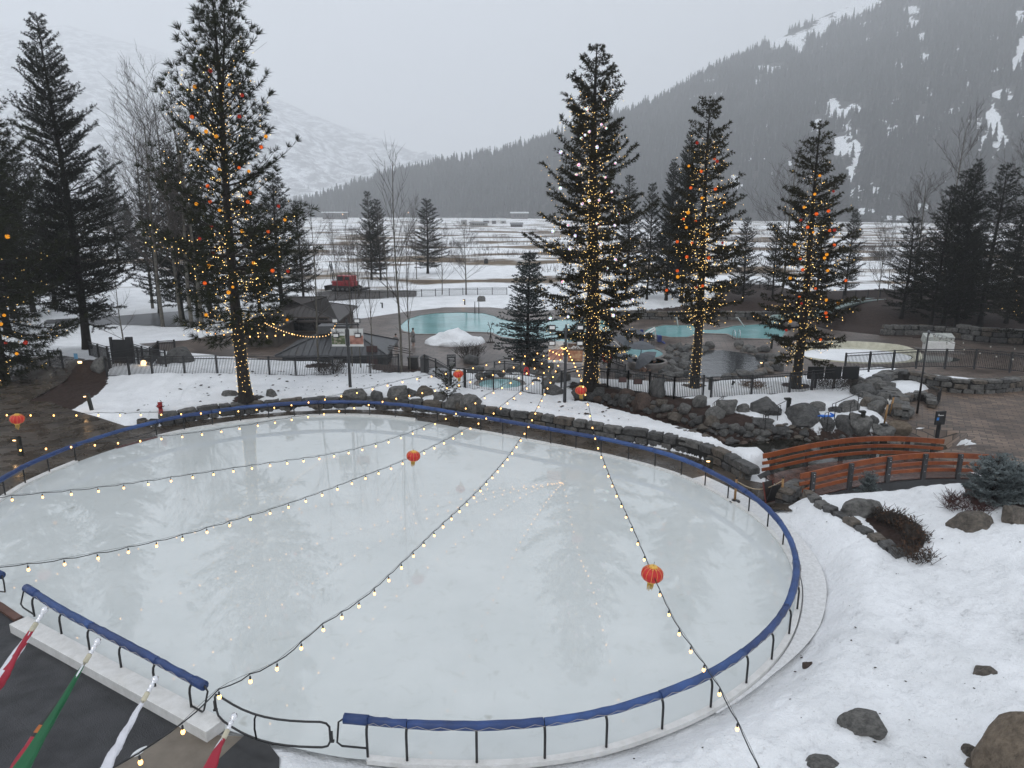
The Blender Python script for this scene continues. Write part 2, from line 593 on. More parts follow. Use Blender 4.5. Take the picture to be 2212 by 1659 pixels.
rough = (fbm(XX * .55, YY * .55, 1) - .47) * .26 + (fbm(XX * 2.1, YY * 2.1, 2, 3) - .43) * .13 + (fbm(XX * 5.0, YY * 5.0, 6, 3) - .43) * .20
lump = np.maximum(0, fbm(XX * .25, YY * .25, 8, 2) - .36) * .9
sn = (1 - sstep(-1.0, -.1, hard))
for tr_ in (((6.0, 13.0), (13.5, 20.5), 24), ((9.5, 9.0), (11.5, 15), 16), ((14, 17), (20.5, 25), 22), ((12.8, 22), (17.5, 28.6), 20), ((17, 13), (13.5, 21), 18), ((-14, 47.5), (0.5, 46), 30), ((-20, 47), (-12, 51), 20), ((3, 43.5), (8, 39.6), 16)):
    for k in range(tr_[2]):
        f = k / tr_[2]
        fx = tr_[0][0] + (tr_[1][0] - tr_[0][0]) * f + .25 * math.sin(k * 1.7) + (.14 if k % 2 else -.14)
        fy = tr_[0][1] + (tr_[1][1] - tr_[0][1]) * f + .2 * math.cos(k * 2.3)
        q2 = ((XX - fx) / .15) ** 2 + ((YY - fy) / .22) ** 2
        sel = q2 < 12
        gz[sel] += -.10 * np.exp(-q2[sel]) + .03 * np.exp(-((np.sqrt(q2[sel]) - 1.6) ** 2) * 3)
gz = gz + thick + sn * near * (rough + lump * sstep(6, 12, XX) * (YY < 29))
gz = gz + (sr < 0) * (sr > -2.2) * sstep(2, -4, XX) * sstep(20, 15, YY) * .12 * fbm(XX * 2, YY * 2, 4)
gz = gz + (fbm(XX * .02, YY * .045, 9, 3) - .45) * 2.2 * sstep(140, 260, YY)
dirt = np.zeros(XX.shape)
for P_, wd in ((CREEK, .9), (BED, .6), (PLANT, .25), (SPRBED, .3), (MULCH, 2.0), (RBANK, .5), (POND, 1.0)):
    dirt = np.maximum(dirt, sstep(-wd, wd * .5, sdp(XX, YY, P_)))
for p, r in TREEDIRT:
    dirt = np.maximum(dirt, 1 - sstep(r * .4, r * 1.3, np.hypot(XX - p.x, YY - p.y)))
gz = gz - .14 * dirt * near * (1 - (sdp(XX, YY, CREEK) > -.5)) * sn
nr, nc = XX.shape
idx = np.arange(nr * nc).reshape(nr, nc)
Fq = np.stack([idx[:-1, :-1], idx[:-1, 1:], idx[1:, 1:], idx[1:, :-1]], -1).reshape(-1, 4)
me = np_mesh('ground', np.stack([XX, YY, gz], -1).reshape(-1, 3), Fq, True)
at_ = me.attributes.new('dirt', 'FLOAT', 'POINT')
at_.data.foreach_set('value', dirt.ravel().astype(np.float32))

def ground_mat():
    m, t, N = nt_new('snow_ground')
    L = t.links.new
    out = N('ShaderNodeOutputMaterial')
    p = N('ShaderNodeBsdfPrincipled', i_Roughness=.75)
    p.inputs['Specular IOR Level'].default_value = .25
    L(p.outputs[0], out.inputs[0])
    geo = N('ShaderNodeNewGeometry')
    P = geo.outputs['Position']
    def noise(sc, det=5, vec=None, rgh=.6):
        n = N('ShaderNodeTexNoise', i_Scale=sc, i_Detail=det, i_Roughness=rgh)
        L(vec or P, n.inputs['Vector'])
        return n.outputs['Fac']
    def ramp(fac, stops):
        r = N('ShaderNodeValToRGB')
        r.color_ramp.elements[0].position, r.color_ramp.elements[0].color = stops[0][0], (*stops[0][1], 1)
        r.color_ramp.elements[1].position, r.color_ramp.elements[1].color = stops[1][0], (*stops[1][1], 1)
        for s_ in stops[2:]:
            q = r.color_ramp.elements.new(s_[0])
            q.color = (*s_[1], 1)
        L(fac, r.inputs[0])
        return r.outputs[0]
    def mix(f, a, b, bl='MIX'):
        x = N('ShaderNodeMix', data_type='RGBA', blend_type=bl)
        if isinstance(f, float): x.inputs['Factor'].default_value = f
        else: L(f, x.inputs['Factor'])
        L(a, x.inputs['A'])
        L(b, x.inputs['B'])
        return x.outputs['Result']
    def math_(op, a, b):
        x = N('ShaderNodeMath', operation=op)
        for i, q in enumerate((a, b)):
            if isinstance(q, (int, float)): x.inputs[i].default_value = q
            else: L(q, x.inputs[i])
        return x.outputs[0]
    snow = ramp(noise(.5, 6), [(.3, (.74, .75, .76)), (.62, (.88, .89, .905))])
    speck = ramp(noise(9, 4, rgh=.8), [(.30, (.55, .53, .5)), (.40, (1, 1, 1))])
    snow = mix(.55, snow, mix(1.0, snow, speck, 'MULTIPLY'))
    debris = ramp(noise(26, 2, rgh=.5), [(.235, (.12, .1, .08)), (.26, (1, 1, 1))])
    snow = mix(1.0, snow, debris, 'MULTIPLY')
    earth = ramp(noise(3.5, 8, rgh=.75), [(.3, (.016, .010, .008)), (.7, (.058, .034, .026))])
    a = N('ShaderNodeAttribute', attribute_name='dirt')
    f = math_('ADD', a.outputs['Fac'], math_('MULTIPLY', math_('SUBTRACT', noise(2.2, 6), .5), 1.1))
    f = ramp(f, [(.44, (0, 0, 0)), (.54, (1, 1, 1))])
    col = mix(f, snow, earth)
    # meadow: bare winter grass showing in long strips through the snow
    mp = N('ShaderNodeMapping')
    mp.inputs['Scale'].default_value = (1 / 52, 1 / 30, 0)
    L(P, mp.inputs[0])
    sx = N('ShaderNodeSeparateXYZ')
    L(P, sx.inputs[0])
    mr = N('ShaderNodeMapRange', i_From_Min=108.0, i_From_Max=126.0, i_To_Min=-.36, i_To_Max=-.015)
    L(sx.outputs['Y'], mr.inputs['Value'])
    mr2 = N('ShaderNodeMapRange', i_From_Min=350.0, i_From_Max=1000.0, i_To_Min=0.0, i_To_Max=-.03)
    L(sx.outputs['Y'], mr2.inputs['Value'])
    fm = math_('ADD', math_('ADD', noise(1.0, 7, mp.outputs[0], .62), mr.outputs[0]), mr2.outputs[0])
    fm = ramp(fm, [(.474, (0, 0, 0)), (.535, (1, 1, 1))])
    grass = ramp(noise(.12, 6), [(.35, (.10, .072, .05)), (.65, (.19, .135, .075))])
    col = mix(fm, col, grass)
    L(col, p.inputs['Base Color'])
    b = N('ShaderNodeBump', i_Strength=.9, i_Distance=.16)
    L(math_('ADD', noise(2.6, 8, rgh=.62), math_('MULTIPLY', noise(11, 3), .25)), b.inputs['Height'])
    L(b.outputs[0], p.inputs['Normal'])
    return m
GM = ground_mat()
tag(link_mesh('ground', me, GM), kind='structure')

# ------------------------------------------------------------------ paved and icy sheets
wet = mat('wet_concrete', (.030, .024, .019), .07, .0, .55, .06, 30, col2=(.10, .08, .062), spec=.5, rough2=.55)
def paver_mat(name, c1, c2, mort, sc, rough=.5, rot=.5, off=.5):
    m, t, N = nt_new(name)
    L = t.links.new
    out = N('ShaderNodeOutputMaterial')
    p = N('ShaderNodeBsdfPrincipled', i_Roughness=rough)
    L(p.outputs[0], out.inputs[0])
    tc = N('ShaderNodeTexCoord')
    mp = N('ShaderNodeMapping')
    mp.inputs['Rotation'].default_value = (0, 0, rot)
    L(tc.outputs['Object'], mp.inputs[0])
    b = N('ShaderNodeTexBrick', i_Scale=sc, i_Color1=(*c1, 1), i_Color2=(*c2, 1), i_Mortar=(*mort, 1))
    b.inputs['Mortar Size'].default_value = .018
    b.inputs['Bias'].default_value = -.1
    b.offset = off
    L(mp.outputs[0], b.inputs['Vector'])
    n = N('ShaderNodeTexNoise', i_Scale=.35, i_Detail=6.0)
    L(tc.outputs['Object'], n.inputs['Vector'])
    r = N('ShaderNodeValToRGB')
    r.color_ramp.elements[0].position, r.color_ramp.elements[0].color = .35, (.55, .52, .5, 1)
    r.color_ramp.elements[1].position, r.color_ramp.elements[1].color = .6, (1.1, 1.1, 1.1, 1)
    L(n.outputs['Fac'], r.inputs[0])
    x = N('ShaderNodeMix', data_type='RGBA', blend_type='MULTIPLY')
    x.inputs['Factor'].default_value = 1
    L(b.outputs['Color'], x.inputs['A'])
    L(r.outputs[0], x.inputs['B'])
    L(x.outputs['Result'], p.inputs['Base Color'])
    return m
pav = paver_mat('plaza_pavers', (.205, .145, .105), (.068, .05, .04), (.028, .022, .018), .8)
pav2 = paver_mat('terrace_pavers', (.165, .128, .106), (.095, .074, .062), (.04, .032, .027), .42, .4, .2)
sheet('walkway', CONC, None, wet, 1.2, .0, kind='structure')
sheet('plaza', PLAZA, None, pav, .8, .0)
pave_terr = sheet('terrace', TERR, None, pav2, 2.0, .0)
sheet('road', ROAD, None, mat('wet_asphalt', (.045, .046, .05), .35, .3, .6), 3, .0)
sheet('driveway', DRIVE, None, mat('wet_gravel', (.06, .052, .047), .6, .5, .8), 4, .0)
sheet('concrete_step', STEP_P, 0, mat('tan_concrete', (.13, .105, .08), .5, .3, 1.5, col2=(.19, .16, .125)), 2, .005)

def mat_rubber():
    m, t, N = nt_new('black_rubber')
    L = t.links.new
    out = N('ShaderNodeOutputMaterial')
    p = N('ShaderNodeBsdfPrincipled', i_Roughness=.45)
    L(p.outputs[0], out.inputs[0])
    tc = N('ShaderNodeTexCoord')
    mp = N('ShaderNodeMapping')
    mp.inputs['Rotation'].default_value = (0, 0, .62)
    L(tc.outputs['Object'], mp.inputs[0])
    b = N('ShaderNodeTexBrick', i_Scale=1.0, i_Color1=(.016, .016, .018, 1), i_Color2=(.024, .024, .027, 1), i_Mortar=(.008, .008, .009, 1))
    b.inputs['Mortar Size'].default_value = .008
    b.inputs['Brick Width'].default_value = .9
    b.inputs['Row Height'].default_value = .9
    b.offset = 0
    L(mp.outputs[0], b.inputs['Vector'])
    n = N('ShaderNodeTexNoise', i_Scale=1.1, i_Detail=8.0)
    L(tc.outputs['Object'], n.inputs['Vector'])
    r = N('ShaderNodeMapRange', i_From_Min=.35, i_From_Max=.65, i_To_Min=.28, i_To_Max=.7)
    L(n.outputs['Fac'], r.inputs['Value'])
    L(r.outputs[0], p.inputs['Roughness'])
    L(b.outputs['Color'], p.inputs['Base Color'])
    v = N('ShaderNodeTexVoronoi', i_Scale=28.0)
    L(mp.outputs[0], v.inputs['Vector'])
    bp = N('ShaderNodeBump', i_Strength=.35, i_Distance=.02)
    L(v.outputs['Distance'], bp.inputs['Height'])
    L(bp.outputs[0], p.inputs['Normal'])
    return m
rub = mat_rubber()
mo = MB().prism(MAT_P, -.05, .012)
put('rubber_floor', mo, rub, kind='structure')
mo = MB().prism(PLATE_P, .02, .05)
tag(put('rubber_mat', mo, mat('mat_dark', (.02, .02, .021), .4, .3, 3), org=at(560, 1640)), 'small black rubber mat on concrete beside the open gate frame', 'mat')

def ice_mat():
    m, t, N = nt_new('rink_ice')
    L = t.links.new
    out = N('ShaderNodeOutputMaterial')
    p = N('ShaderNodeBsdfPrincipled', i_Roughness=.035, i_IOR=1.5)
    L(p.outputs[0], out.inputs[0])
    geo = N('ShaderNodeNewGeometry')
    P = geo.outputs['Position']
    def noise(sc, det=5.0, rg=.6, dist=0.0):
        n = N('ShaderNodeTexNoise', i_Scale=sc, i_Detail=det, i_Roughness=rg, i_Distortion=dist)
        L(P, n.inputs['Vector'])
        return n.outputs['Fac']
    def ramp(f, a, ca, b, cb):
        r = N('ShaderNodeValToRGB')
        r.color_ramp.elements[0].position, r.color_ramp.elements[0].color = a, (*ca, 1)
        r.color_ramp.elements[1].position, r.color_ramp.elements[1].color = b, (*cb, 1)
        L(f, r.inputs[0])
        return r.outputs[0]
    def mul(a, b, f=1.0):
        x = N('ShaderNodeMix', data_type='RGBA', blend_type='MULTIPLY')
        x.inputs['Factor'].default_value = f
        L(a, x.inputs['A'])
        L(b, x.inputs['B'])
        return x.outputs['Result']
    c = ramp(noise(.28, 7.0, .62), .35, (.585, .615, .605), .65, (.645, .672, .662))
    c = mul(c, ramp(noise(1.6, 6.0, .7, .6), .33, (.86, .86, .84), .45, (1, 1, 1)), .55)
    sc = ramp(noise(3.2, 6.0, .75, 1.5), .66, (1, 1, 1), .72, (1.16, 1.15, 1.14))
    c = mul(c, sc, .8)
    d = ramp(noise(1.1, 2.0, .5), .20, (.62, .6, .55), .27, (1, 1, 1))
    c = mul(c, d, .8)
    L(c, p.inputs['Base Color'])
    b = N('ShaderNodeBump', i_Strength=.006, i_Distance=.05)
    L(noise(1.2, 2.0), b.inputs['Height'])
    L(b.outputs[0], p.inputs['Normal'])
    rr = N('ShaderNodeMapRange', i_From_Min=.3, i_From_Max=.7, i_To_Min=.004, i_To_Max=.022)
    L(noise(.5, 4.0), rr.inputs['Value'])
    L(rr.outputs[0], p.inputs['Roughness'])
    return m
sheet('ice', RINK, 0.03, ice_mat(), 3.0, .0)

# shallow white board strip between rink kerb and snow bank, right side
strip = [p for p in RINK if p[0] > 5.0 and 15.3 < p[1] < 33]
ctr = np.array([(-4.0, 27.0)])
def offset_path(path, d):
    out = []
    for i, p in enumerate(path):
        a, b = np.array(path[max(i - 1, 0)]), np.array(path[min(i + 1, len(path) - 1)])
        tn = (b - a) / (np.linalg.norm(b - a) + 1e-9)
        nrm = np.array((-tn[1], tn[0]))
        if nrm @ (np.array(p) - ctr[0]) < 0: nrm = -nrm
        out.append(tuple(np.array(p) + nrm * d))
    return out
sheet('boardwalk', offset_path(strip, .15) + [offset_path(strip, float(np.interp(p_[1], [15.3, 18, 20.5, 23.5], [.16, .3, .75, 1.0])))[i_] for i_, p_ in enumerate(strip)][::-1], .055, mat('dirty_white_board', (.58, .58, .57), .5, 0, 9.5, col2=(.78, .78, .78)), 1.0, 0)

# ------------------------------------------------------------------ water
def water(name, poly, z, col, rough=.06, deep=.3):
    m = mat(name + '_water', col, rough, .16, .25, .22, 1.1, spec=.5)
    return sheet(name, poly, z, m, 3.0, 0.0)
TEAL = (.21, .43, .43)
for nm, P_, zz, cc in (('pool_water', POOL1, -.985, TEAL), ('pool_water', POOL2, -.985, (.22, .41, .40)), ('spa_water', TUB1, -.94, (.27, .46, .47)), ('spa_water', TUB3, .66, (.17, .34, .29))):
    water(nm, P_, zz, cc)
water('pond_water', POND, -.96, (.032, .034, .036), .04)
water('creek_water', CREEK, -.33, (.018, .017, .013), .05)
sheet('puddle', WADE, -.99, mat('puddle_water', (.05, .055, .05), .05, .2, 1), 2, .003)

def rim(name, poly, w_, z0, z1, m):
    n = len(poly)
    c = np.mean(np.array(poly), 0)
    mb = MB()
    P_ = [np.array(p) for p in poly]
    outp = []
    for i in range(n):
        a, b = P_[i - 1], P_[(i + 1) % n]
        tn = (b - a) / (np.linalg.norm(b - a) + 1e-9)
        nr_ = np.array((tn[1], -tn[0]))
        if sdp(np.array([P_[i][0] + nr_[0] * .1]), np.array([P_[i][1] + nr_[1] * .1]), poly)[0] > 0: nr_ = -nr_
        outp.append(P_[i] + nr_ * w_)
    vs = [(*p, z0) for p in P_] + [(*p, z1) for p in P_] + [(*p, z1) for p in outp] + [(*p, z0) for p in outp]
    fs = []
    for i in range(n):
        j = (i + 1) % n
        for k in range(3):
            fs.append((k * n + i, k * n + j, (k + 1) * n + j, (k + 1) * n + i))
    mb.add(vs, fs)
    return put(name, mb, m, kind='structure')
cop = mat('coping_stone', (.16, .14, .125), .5, .3, 2)
rim('coping', POOL1, .45, -1.1, -.93, cop)
rim('coping', POOL2, .45, -1.1, -.93, cop)
rim('coping', TUB1, .5, -1.1, -.86, cop)
rim('coping', TUB3, .35, .3, .72, cop)

# ------------------------------------------------------------------ hills
def crest(pts):
    A, Sl = [], []
    for u, v in pts:
        a, s = ray(u, v)
        A.append(a)
        Sl.append(s)
    return np.array(A), np.array(Sl)

def hill(name, pts, yb, dep, na, nt, z0, amp, m, arng, lower=0.0, patches=None, seed=0, pw=1.08, nfreq=1.0):
    A, Sl = crest(pts)
    a = np.linspace(arng[0], arng[1], na)
    tt = np.concatenate([np.linspace(0, 1, nt), [1.06, 1.15]])
    AA, TT = np.meshgrid(a, tt)
    Yb = np.interp(AA, *yb)
    D = np.interp(AA, *dep)
    Y = Yb + TT * D
    X = AA * Y
    zc = CH + (Yb + D) * np.interp(AA, A, Sl) - lower
    zc = np.maximum(zc, z0 + .5)
    Z = z0 + (zc - z0) * np.clip(TT, 0, 1) ** pw - np.maximum(TT - 1, 0) * D * .8
    nn = (fbm(X * .004 * nfreq, Y * .004 * nfreq, seed, 5) - .48) * amp
    Z = Z + nn * sstep(0, .15, TT) * np.clip((zc - z0) / 90, 0, 1) * sstep(1.0, .85, TT)
    nr, nc = X.shape
    idx = np.arange(nr * nc).reshape(nr, nc)
    Fq = np.stack([idx[:-1, :-1], idx[:-1, 1:], idx[1:, 1:], idx[1:, :-1]], -1).reshape(-1, 4)
    me = np_mesh(name, np.stack([X, Y, Z], -1).reshape(-1, 3), Fq, True)
    mask = np.zeros(X.shape)
    if patches:
        U, V = proj(X, Y, Z)
        for pu, pv, ru, rv in patches:
            q = np.hypot((U - pu) / (ru * 1.35 + 2), (V - pv) / (rv * 1.35 + 2))
            mask = np.maximum(mask, sstep(1.35, .5, q))
    at_ = me.attributes.new('snow', 'FLOAT', 'POINT')
    at_.data.foreach_set('value', mask.ravel().astype(np.float32))
    tag(link_mesh(name, me, m), kind='structure')
    def sample(aq, tq):
        Yb_, D_ = np.interp(aq, *yb), np.interp(aq, *dep)
        Yq = Yb_ + tq * D_
        ia = np.clip(((aq - arng[0]) / (arng[1] - arng[0]) * (na - 1)).astype(int), 0, na - 1)
        it = np.clip((tq * (nt - 1)).astype(int), 0, nt - 1)
        fa = np.clip((aq - a[ia]) / (a[1] - a[0]), 0, 1)
        ia2 = np.minimum(ia + 1, na - 1)
        it2 = np.minimum(it + 1, nt - 1)
        ft = np.clip(tq * (nt - 1) - it, 0, 1)
        Zq = (Z[it, ia] * (1 - fa) + Z[it, ia2] * fa) * (1 - ft) + (Z[it2, ia] * (1 - fa) + Z[it2, ia2] * fa) * ft
        return aq * Yq, Yq, Zq, mask[it, ia]
    return sample

def hill_mat(name, base1, base2, sc, thr, stretch=(1, 1, 1), soft=.05, nmul=1.0):
    m, t, N = nt_new(name)
    L = t.links.new
    out = N('ShaderNodeOutputMaterial')
    p = N('ShaderNodeBsdfPrincipled', i_Roughness=.9)
    p.inputs['Specular IOR Level'].default_value = .1
    L(p.outputs[0], out.inputs[0])
    geo = N('ShaderNodeNewGeometry')
    mp = N('ShaderNodeMapping')
    mp.inputs['Scale'].default_value = stretch
    L(geo.outputs['Position'], mp.inputs[0])
    n = N('ShaderNodeTexNoise', i_Scale=sc, i_Detail=8.0, i_Roughness=.7)
    L(mp.outputs[0], n.inputs['Vector'])
    n2 = N('ShaderNodeTexNoise', i_Scale=sc * 3, i_Detail=4.0)
    L(geo.outputs['Position'], n2.inputs['Vector'])
    g = N('ShaderNodeValToRGB')
    g.color_ramp.elements[0].position, g.color_ramp.elements[0].color = .35, (*base1, 1)
    g.color_ramp.elements[1].position, g.color_ramp.elements[1].color = .65, (*base2, 1)
    L(n2.outputs['Fac'], g.inputs[0])
    at_ = N('ShaderNodeAttribute', attribute_name='snow')
    ad = N('ShaderNodeMath', operation='ADD')
    sc2 = N('ShaderNodeMath', operation='MULTIPLY_ADD')
    sc2.inputs[1].default_value, sc2.inputs[2].default_value = nmul, .5 - .5 * nmul
    L(n.outputs['Fac'], sc2.inputs[0])
    L(sc2.outputs[0], ad.inputs[0])
    L(at_.outputs['Fac'], ad.inputs[1])
    r = N('ShaderNodeValToRGB')
    r.color_ramp.elements[0].position, r.color_ramp.elements[0].color = thr, (0, 0, 0, 1)
    r.color_ramp.elements[1].position, r.color_ramp.elements[1].color = thr + soft, (1, 1, 1, 1)
    mr = N('ShaderNodeMath', operation='MULTIPLY')
    mr.inputs[1].default_value = .5
    L(ad.outputs[0], mr.inputs[0])
    L(mr.outputs[0], r.inputs[0])
    x = N('ShaderNodeMix', data_type='RGBA')
    L(r.outputs[0], x.inputs['Factor'])
    L(g.outputs[0], x.inputs['A'])
    x.inputs['B'].default_value = (.84, .86, .88, 1)
    L(x.outputs['Result'], p.inputs['Base Color'])
    return m
PATCH = [(1670, 98, 24, 5), (1702, 90, 26, 10), (1722, 98, 10, 20), (1750, 76, 26, 8), (1772, 62, 16, 8), (1790, 47, 22, 8), (1830, 28, 26, 12), (1862, 12, 26, 12), (1885, 2, 16, 10),
    (1660, 150, 30, 6), (1530, 178, 12, 4), (1550, 205, 12, 4), (1500, 215, 12, 4), (1800, 236, 12, 18), (1813, 248, 15, 9), (1765, 266, 20, 8), (1762, 278, 6, 14), (1842, 236, 16, 8), (1846, 260, 9, 5),
    (1822, 278, 14, 6), (1840, 293, 11, 5), (1813, 318, 14, 18), (1849, 332, 10, 22), (1836, 377, 9, 13), (1968, 22, 16, 7), (1970, 50, 10, 8), (1990, 80, 6, 7), (1995, 130, 6, 14), (1940, 142, 7, 6),
    (1988, 203, 16, 4), (1985, 258, 15, 6), (2160, 152, 14, 5), (2200, 40, 9, 16), (2206, 105, 9, 16), (2196, 140, 8, 14), (2166, 205, 20, 8), (2142, 265, 16, 24), (2150, 285, 13, 20), (2162, 308, 16, 16),
    (2166, 328, 7, 12), (2106, 268, 20, 8), (2116, 310, 10, 12), (1585, 390, 9, 9), (1600, 405, 16, 4), (1870, 455, 22, 5), (1885, 410, 18, 5), (1985, 446, 18, 7), (2160, 410, 8, 10), (1905, 265, 10, 4), (1960, 300, 9, 4), (1925, 292, 12, 6), (2060, 240, 12, 4), (1850, 430, 14, 5), (1930, 470, 22, 4)]
HP = [(-700, 442), (-100, 446), (300, 446), (560, 440), (650, 428), (690, 418), (760, 394), (850, 365), (950, 340), (1050, 325), (1150, 300), (1250, 262), (1350, 235), (1450, 190), (1550, 132), (1650, 88), (1750, 38), (1840, -4), (1950, -75), (2100, -165), (2300, -265), (2700, -420)]
_pr = random.Random(9)
for _k in range(110):
    _u, _v = _pr.uniform(1480, 2230), _pr.uniform(10, 440)
    if _v > np.interp(_u, [1480, 1840], [230, 40]): PATCH.append((_u, _v, _pr.uniform(2, 9), _pr.uniform(1.5, 4.5)))
hm = hill_mat('forest_floor', (.02, .02, .019), (.042, .038, .035), .035, .555, (1, 1, .4), .03, 2.6)
YB = ([-1.2, -.5, -.27, .1, .4, .7, 1.5], [1900, 1800, 1550, 1200, 960, 800, 700])
DP = ([-1.2, -.5, -.27, .1, .4, .7, 1.5], [150, 160, 280, 850, 1750, 2250, 2200])
samp = hill('hill', HP, YB, DP, 560, 190, -1.0, 34, hm, (-1.2, 1.5), 17, PATCH, 11)
MP = [(-600, 60), (-300, 90), (0, 60), (150, 55), (250, 85), (350, 110), (440, 150), (520, 180), (600, 214), (700, 258), (760, 280), (830, 303), (900, 330), (960, 347), (1040, 362), (1120, 385), (1250, 430)]
mm = hill_mat('mountain_snow', (.05, .05, .055), (.13, .13, .14), .012, .222, (1, 1, 2.2), .07)
msamp = hill('mountain', MP, ([-1.3, -.3, .1, .4], [3500, 3400, 3600, 3900]), ([-1.3, -.5, -.1, .1, .4], [3600, 3500, 2300, 1600, 1100]), 300, 120, -1, 330, mm, (-1.3, .35), 0, None, 21, 1.0, .55)

# ------------------------------------------------------------------ forest on the hills
def conif_low(n_t, seed):
    """one far conifer of unit height: jagged whorls"""
    r_ = np.random.default_rng(seed)
    V, Fc = [], []
    for i in range(n_t):
        f = i / n_t
        z0 = .06 + .86 * f
        rad = .17 * (1 - f) ** .8 * r_.uniform(.75, 1.25) + .012
        zt = z0 + .26 * (1 - f * .5)
        b = len(V)
        k = 9
        for j in range(k):
            aa = 2 * math.pi * (j + r_.random() * .7) / k
            q = rad * (1.15 if j % 2 else .5) * r_.uniform(.7, 1.15)
            V.append((q * math.cos(aa), q * math.sin(aa), z0 - .035 * (j % 2) + r_.uniform(-.015, .015)))
        V.append((0, 0, min(zt, 1.0)))
        for j in range(k):
            Fc.append((b + j, b + (j + 1) % k, b + k))
    return np.array(V), np.array(Fc)
protos = [conif_low(7, s_) for s_ in range(5)]

def forest(name, X, Y, Z, H, m, kind='stuff', wid=1.0):
    Vs, Fs, o = [], [], 0
    for k, (V, Fc) in enumerate(protos):
        sel = np.arange(len(X)) % len(protos) == k
        x, y, z, h = X[sel], Y[sel], Z[sel], H[sel]
        th = rng.random(len(x)) * 6.28
        sc = h * rng.uniform(.8, 1.25, len(x)) * wid
        c, s = np.cos(th), np.sin(th)
        vx = (V[None, :, 0] * c[:, None] - V[None, :, 1] * s[:, None]) * sc[:, None] + x[:, None]
        vy = (V[None, :, 0] * s[:, None] + V[None, :, 1] * c[:, None]) * sc[:, None] + y[:, None]
        vz = V[None, :, 2] * h[:, None] + z[:, None]
        Vs.append(np.stack([vx, vy, vz], -1).reshape(-1, 3))
        Fs.append((Fc[None] + (np.arange(len(x)) * len(V))[:, None, None]).reshape(-1, 3) + o)
        o += len(x) * len(V)
    me = np_mesh(name, np.concatenate(Vs), np.concatenate(Fs))
    return link_mesh(name, me, m)
fm_ = mat('far_needles', (.015, .018, .015), .9, .4, .05, spec=.1)
aq, tq = rng.uniform(-.75, 1.0, 62000), rng.random(62000) ** .9
X_, Y_, Z_, M_ = samp(aq, tq)
wgt = Y_ * np.interp(aq, *DP) / 3.1e6
keep = (rng.random(len(aq)) < np.clip(wgt, .07, 1)) & (M_ + (fbm(X_ * .02, Y_ * .02, 31) - .47) * .9 < .42) & (fbm(X_ * .006, Y_ * .006, 41, 3) > .20)
X_, Y_, Z_ = X_[keep], Y_[keep], Z_[keep]
H_ = rng.uniform(10, 27, len(X_)) * np.where(rng.random(len(X_)) < .08, 1.25, 1) * np.interp(Y_, [600, 1000, 1700], [.95, 1.2, 1.15])
tag(forest('forest', X_, Y_, Z_, H_, fm_), 'dense dark conifer forest covering the misty hillside', 'forest', None, 'stuff')
aq, tq = rng.uniform(-.45, .05, 900), rng.random(900) ** 1.6 * .8
X_, Y_, Z_, M_ = msamp(aq, tq)
k_ = fbm(X_ * .004, Y_ * .004, 51) > .45
tag(forest('mountain_trees', X_[k_], Y_[k_], Z_[k_], rng.uniform(14, 26, k_.sum()), fm_), 'sparse conifers dotted over the far snowy mountain', 'forest', None, 'stuff')

# ------------------------------------------------------------------ haze
hz = MB().box((200, 3000, 800), (13000, 9000, 1606))
m, t, N = nt_new('haze_air')
pv = N('ShaderNodeVolumePrincipled')
pv.inputs['Color'].default_value = (.965, .98, 1.0, 1)
pv.inputs['Density'].default_value = HAZE
pv.inputs['Anisotropy'].default_value = .2
o = N('ShaderNodeOutputMaterial')
t.links.new(pv.outputs[0], o.inputs['Volume'])
put('haze', hz, m, kind='stuff')

# pine cones, twigs and grit lying about on the snow: uncountable, one object
def ground_z(x, y):
    i = int(np.argmin(np.abs(Yr - y)))
    j = int(np.argmin(np.abs(a_cols * max(Yr[i], 7) - x)))
    return gz[i, j]
_dr = random.Random(12)
Vd, Fd = [], []
_o = np.array([(1, 0, 0), (-1, 0, 0), (0, 1, 0), (0, -1, 0), (0, 0, 1), (0, 0, -1)], float)
_f = np.array([(0, 2, 4), (2, 1, 4), (1, 3, 4), (3, 0, 4), (2, 0, 5), (1, 2, 5), (3, 1, 5), (0, 3, 5)])
for k in range(560):
    if k < 200: x, y = _dr.uniform(-26, -2), _dr.uniform(44, 53)
    elif k < 260: x, y = _dr.uniform(0, 9), _dr.uniform(40, 44.5)
    else: x, y = _dr.uniform(2, 24), _dr.uniform(8, 29)
    if max(sdp(np.array([x]), np.array([y]), P_)[0] for P_ in (RINK, CONC, PLAZA, PLANT)) > -.5: continue
    s_ = _dr.choice((.025, .03, .04, .05, .08)) * (1.3 if k < 260 else .42)
    th = _dr.uniform(0, 6.28)
    q = _o * np.array((s_ * _dr.uniform(1, 2.2), s_, s_ * .5))
    q = np.stack([q[:, 0] * math.cos(th) - q[:, 1] * math.sin(th), q[:, 0] * math.sin(th) + q[:, 1] * math.cos(th), q[:, 2]], 1)
    Fd.append(_f + len(Vd) * 6)
    Vd.append(q + np.array((x, y, ground_z(x, y) + s_ * .3)))
tag(link_mesh('pine_debris', np_mesh('pine_debris', np.concatenate(Vd), np.concatenate(Fd)), mat('cone_brown', (.035, .022, .015), .9)), kind='stuff')
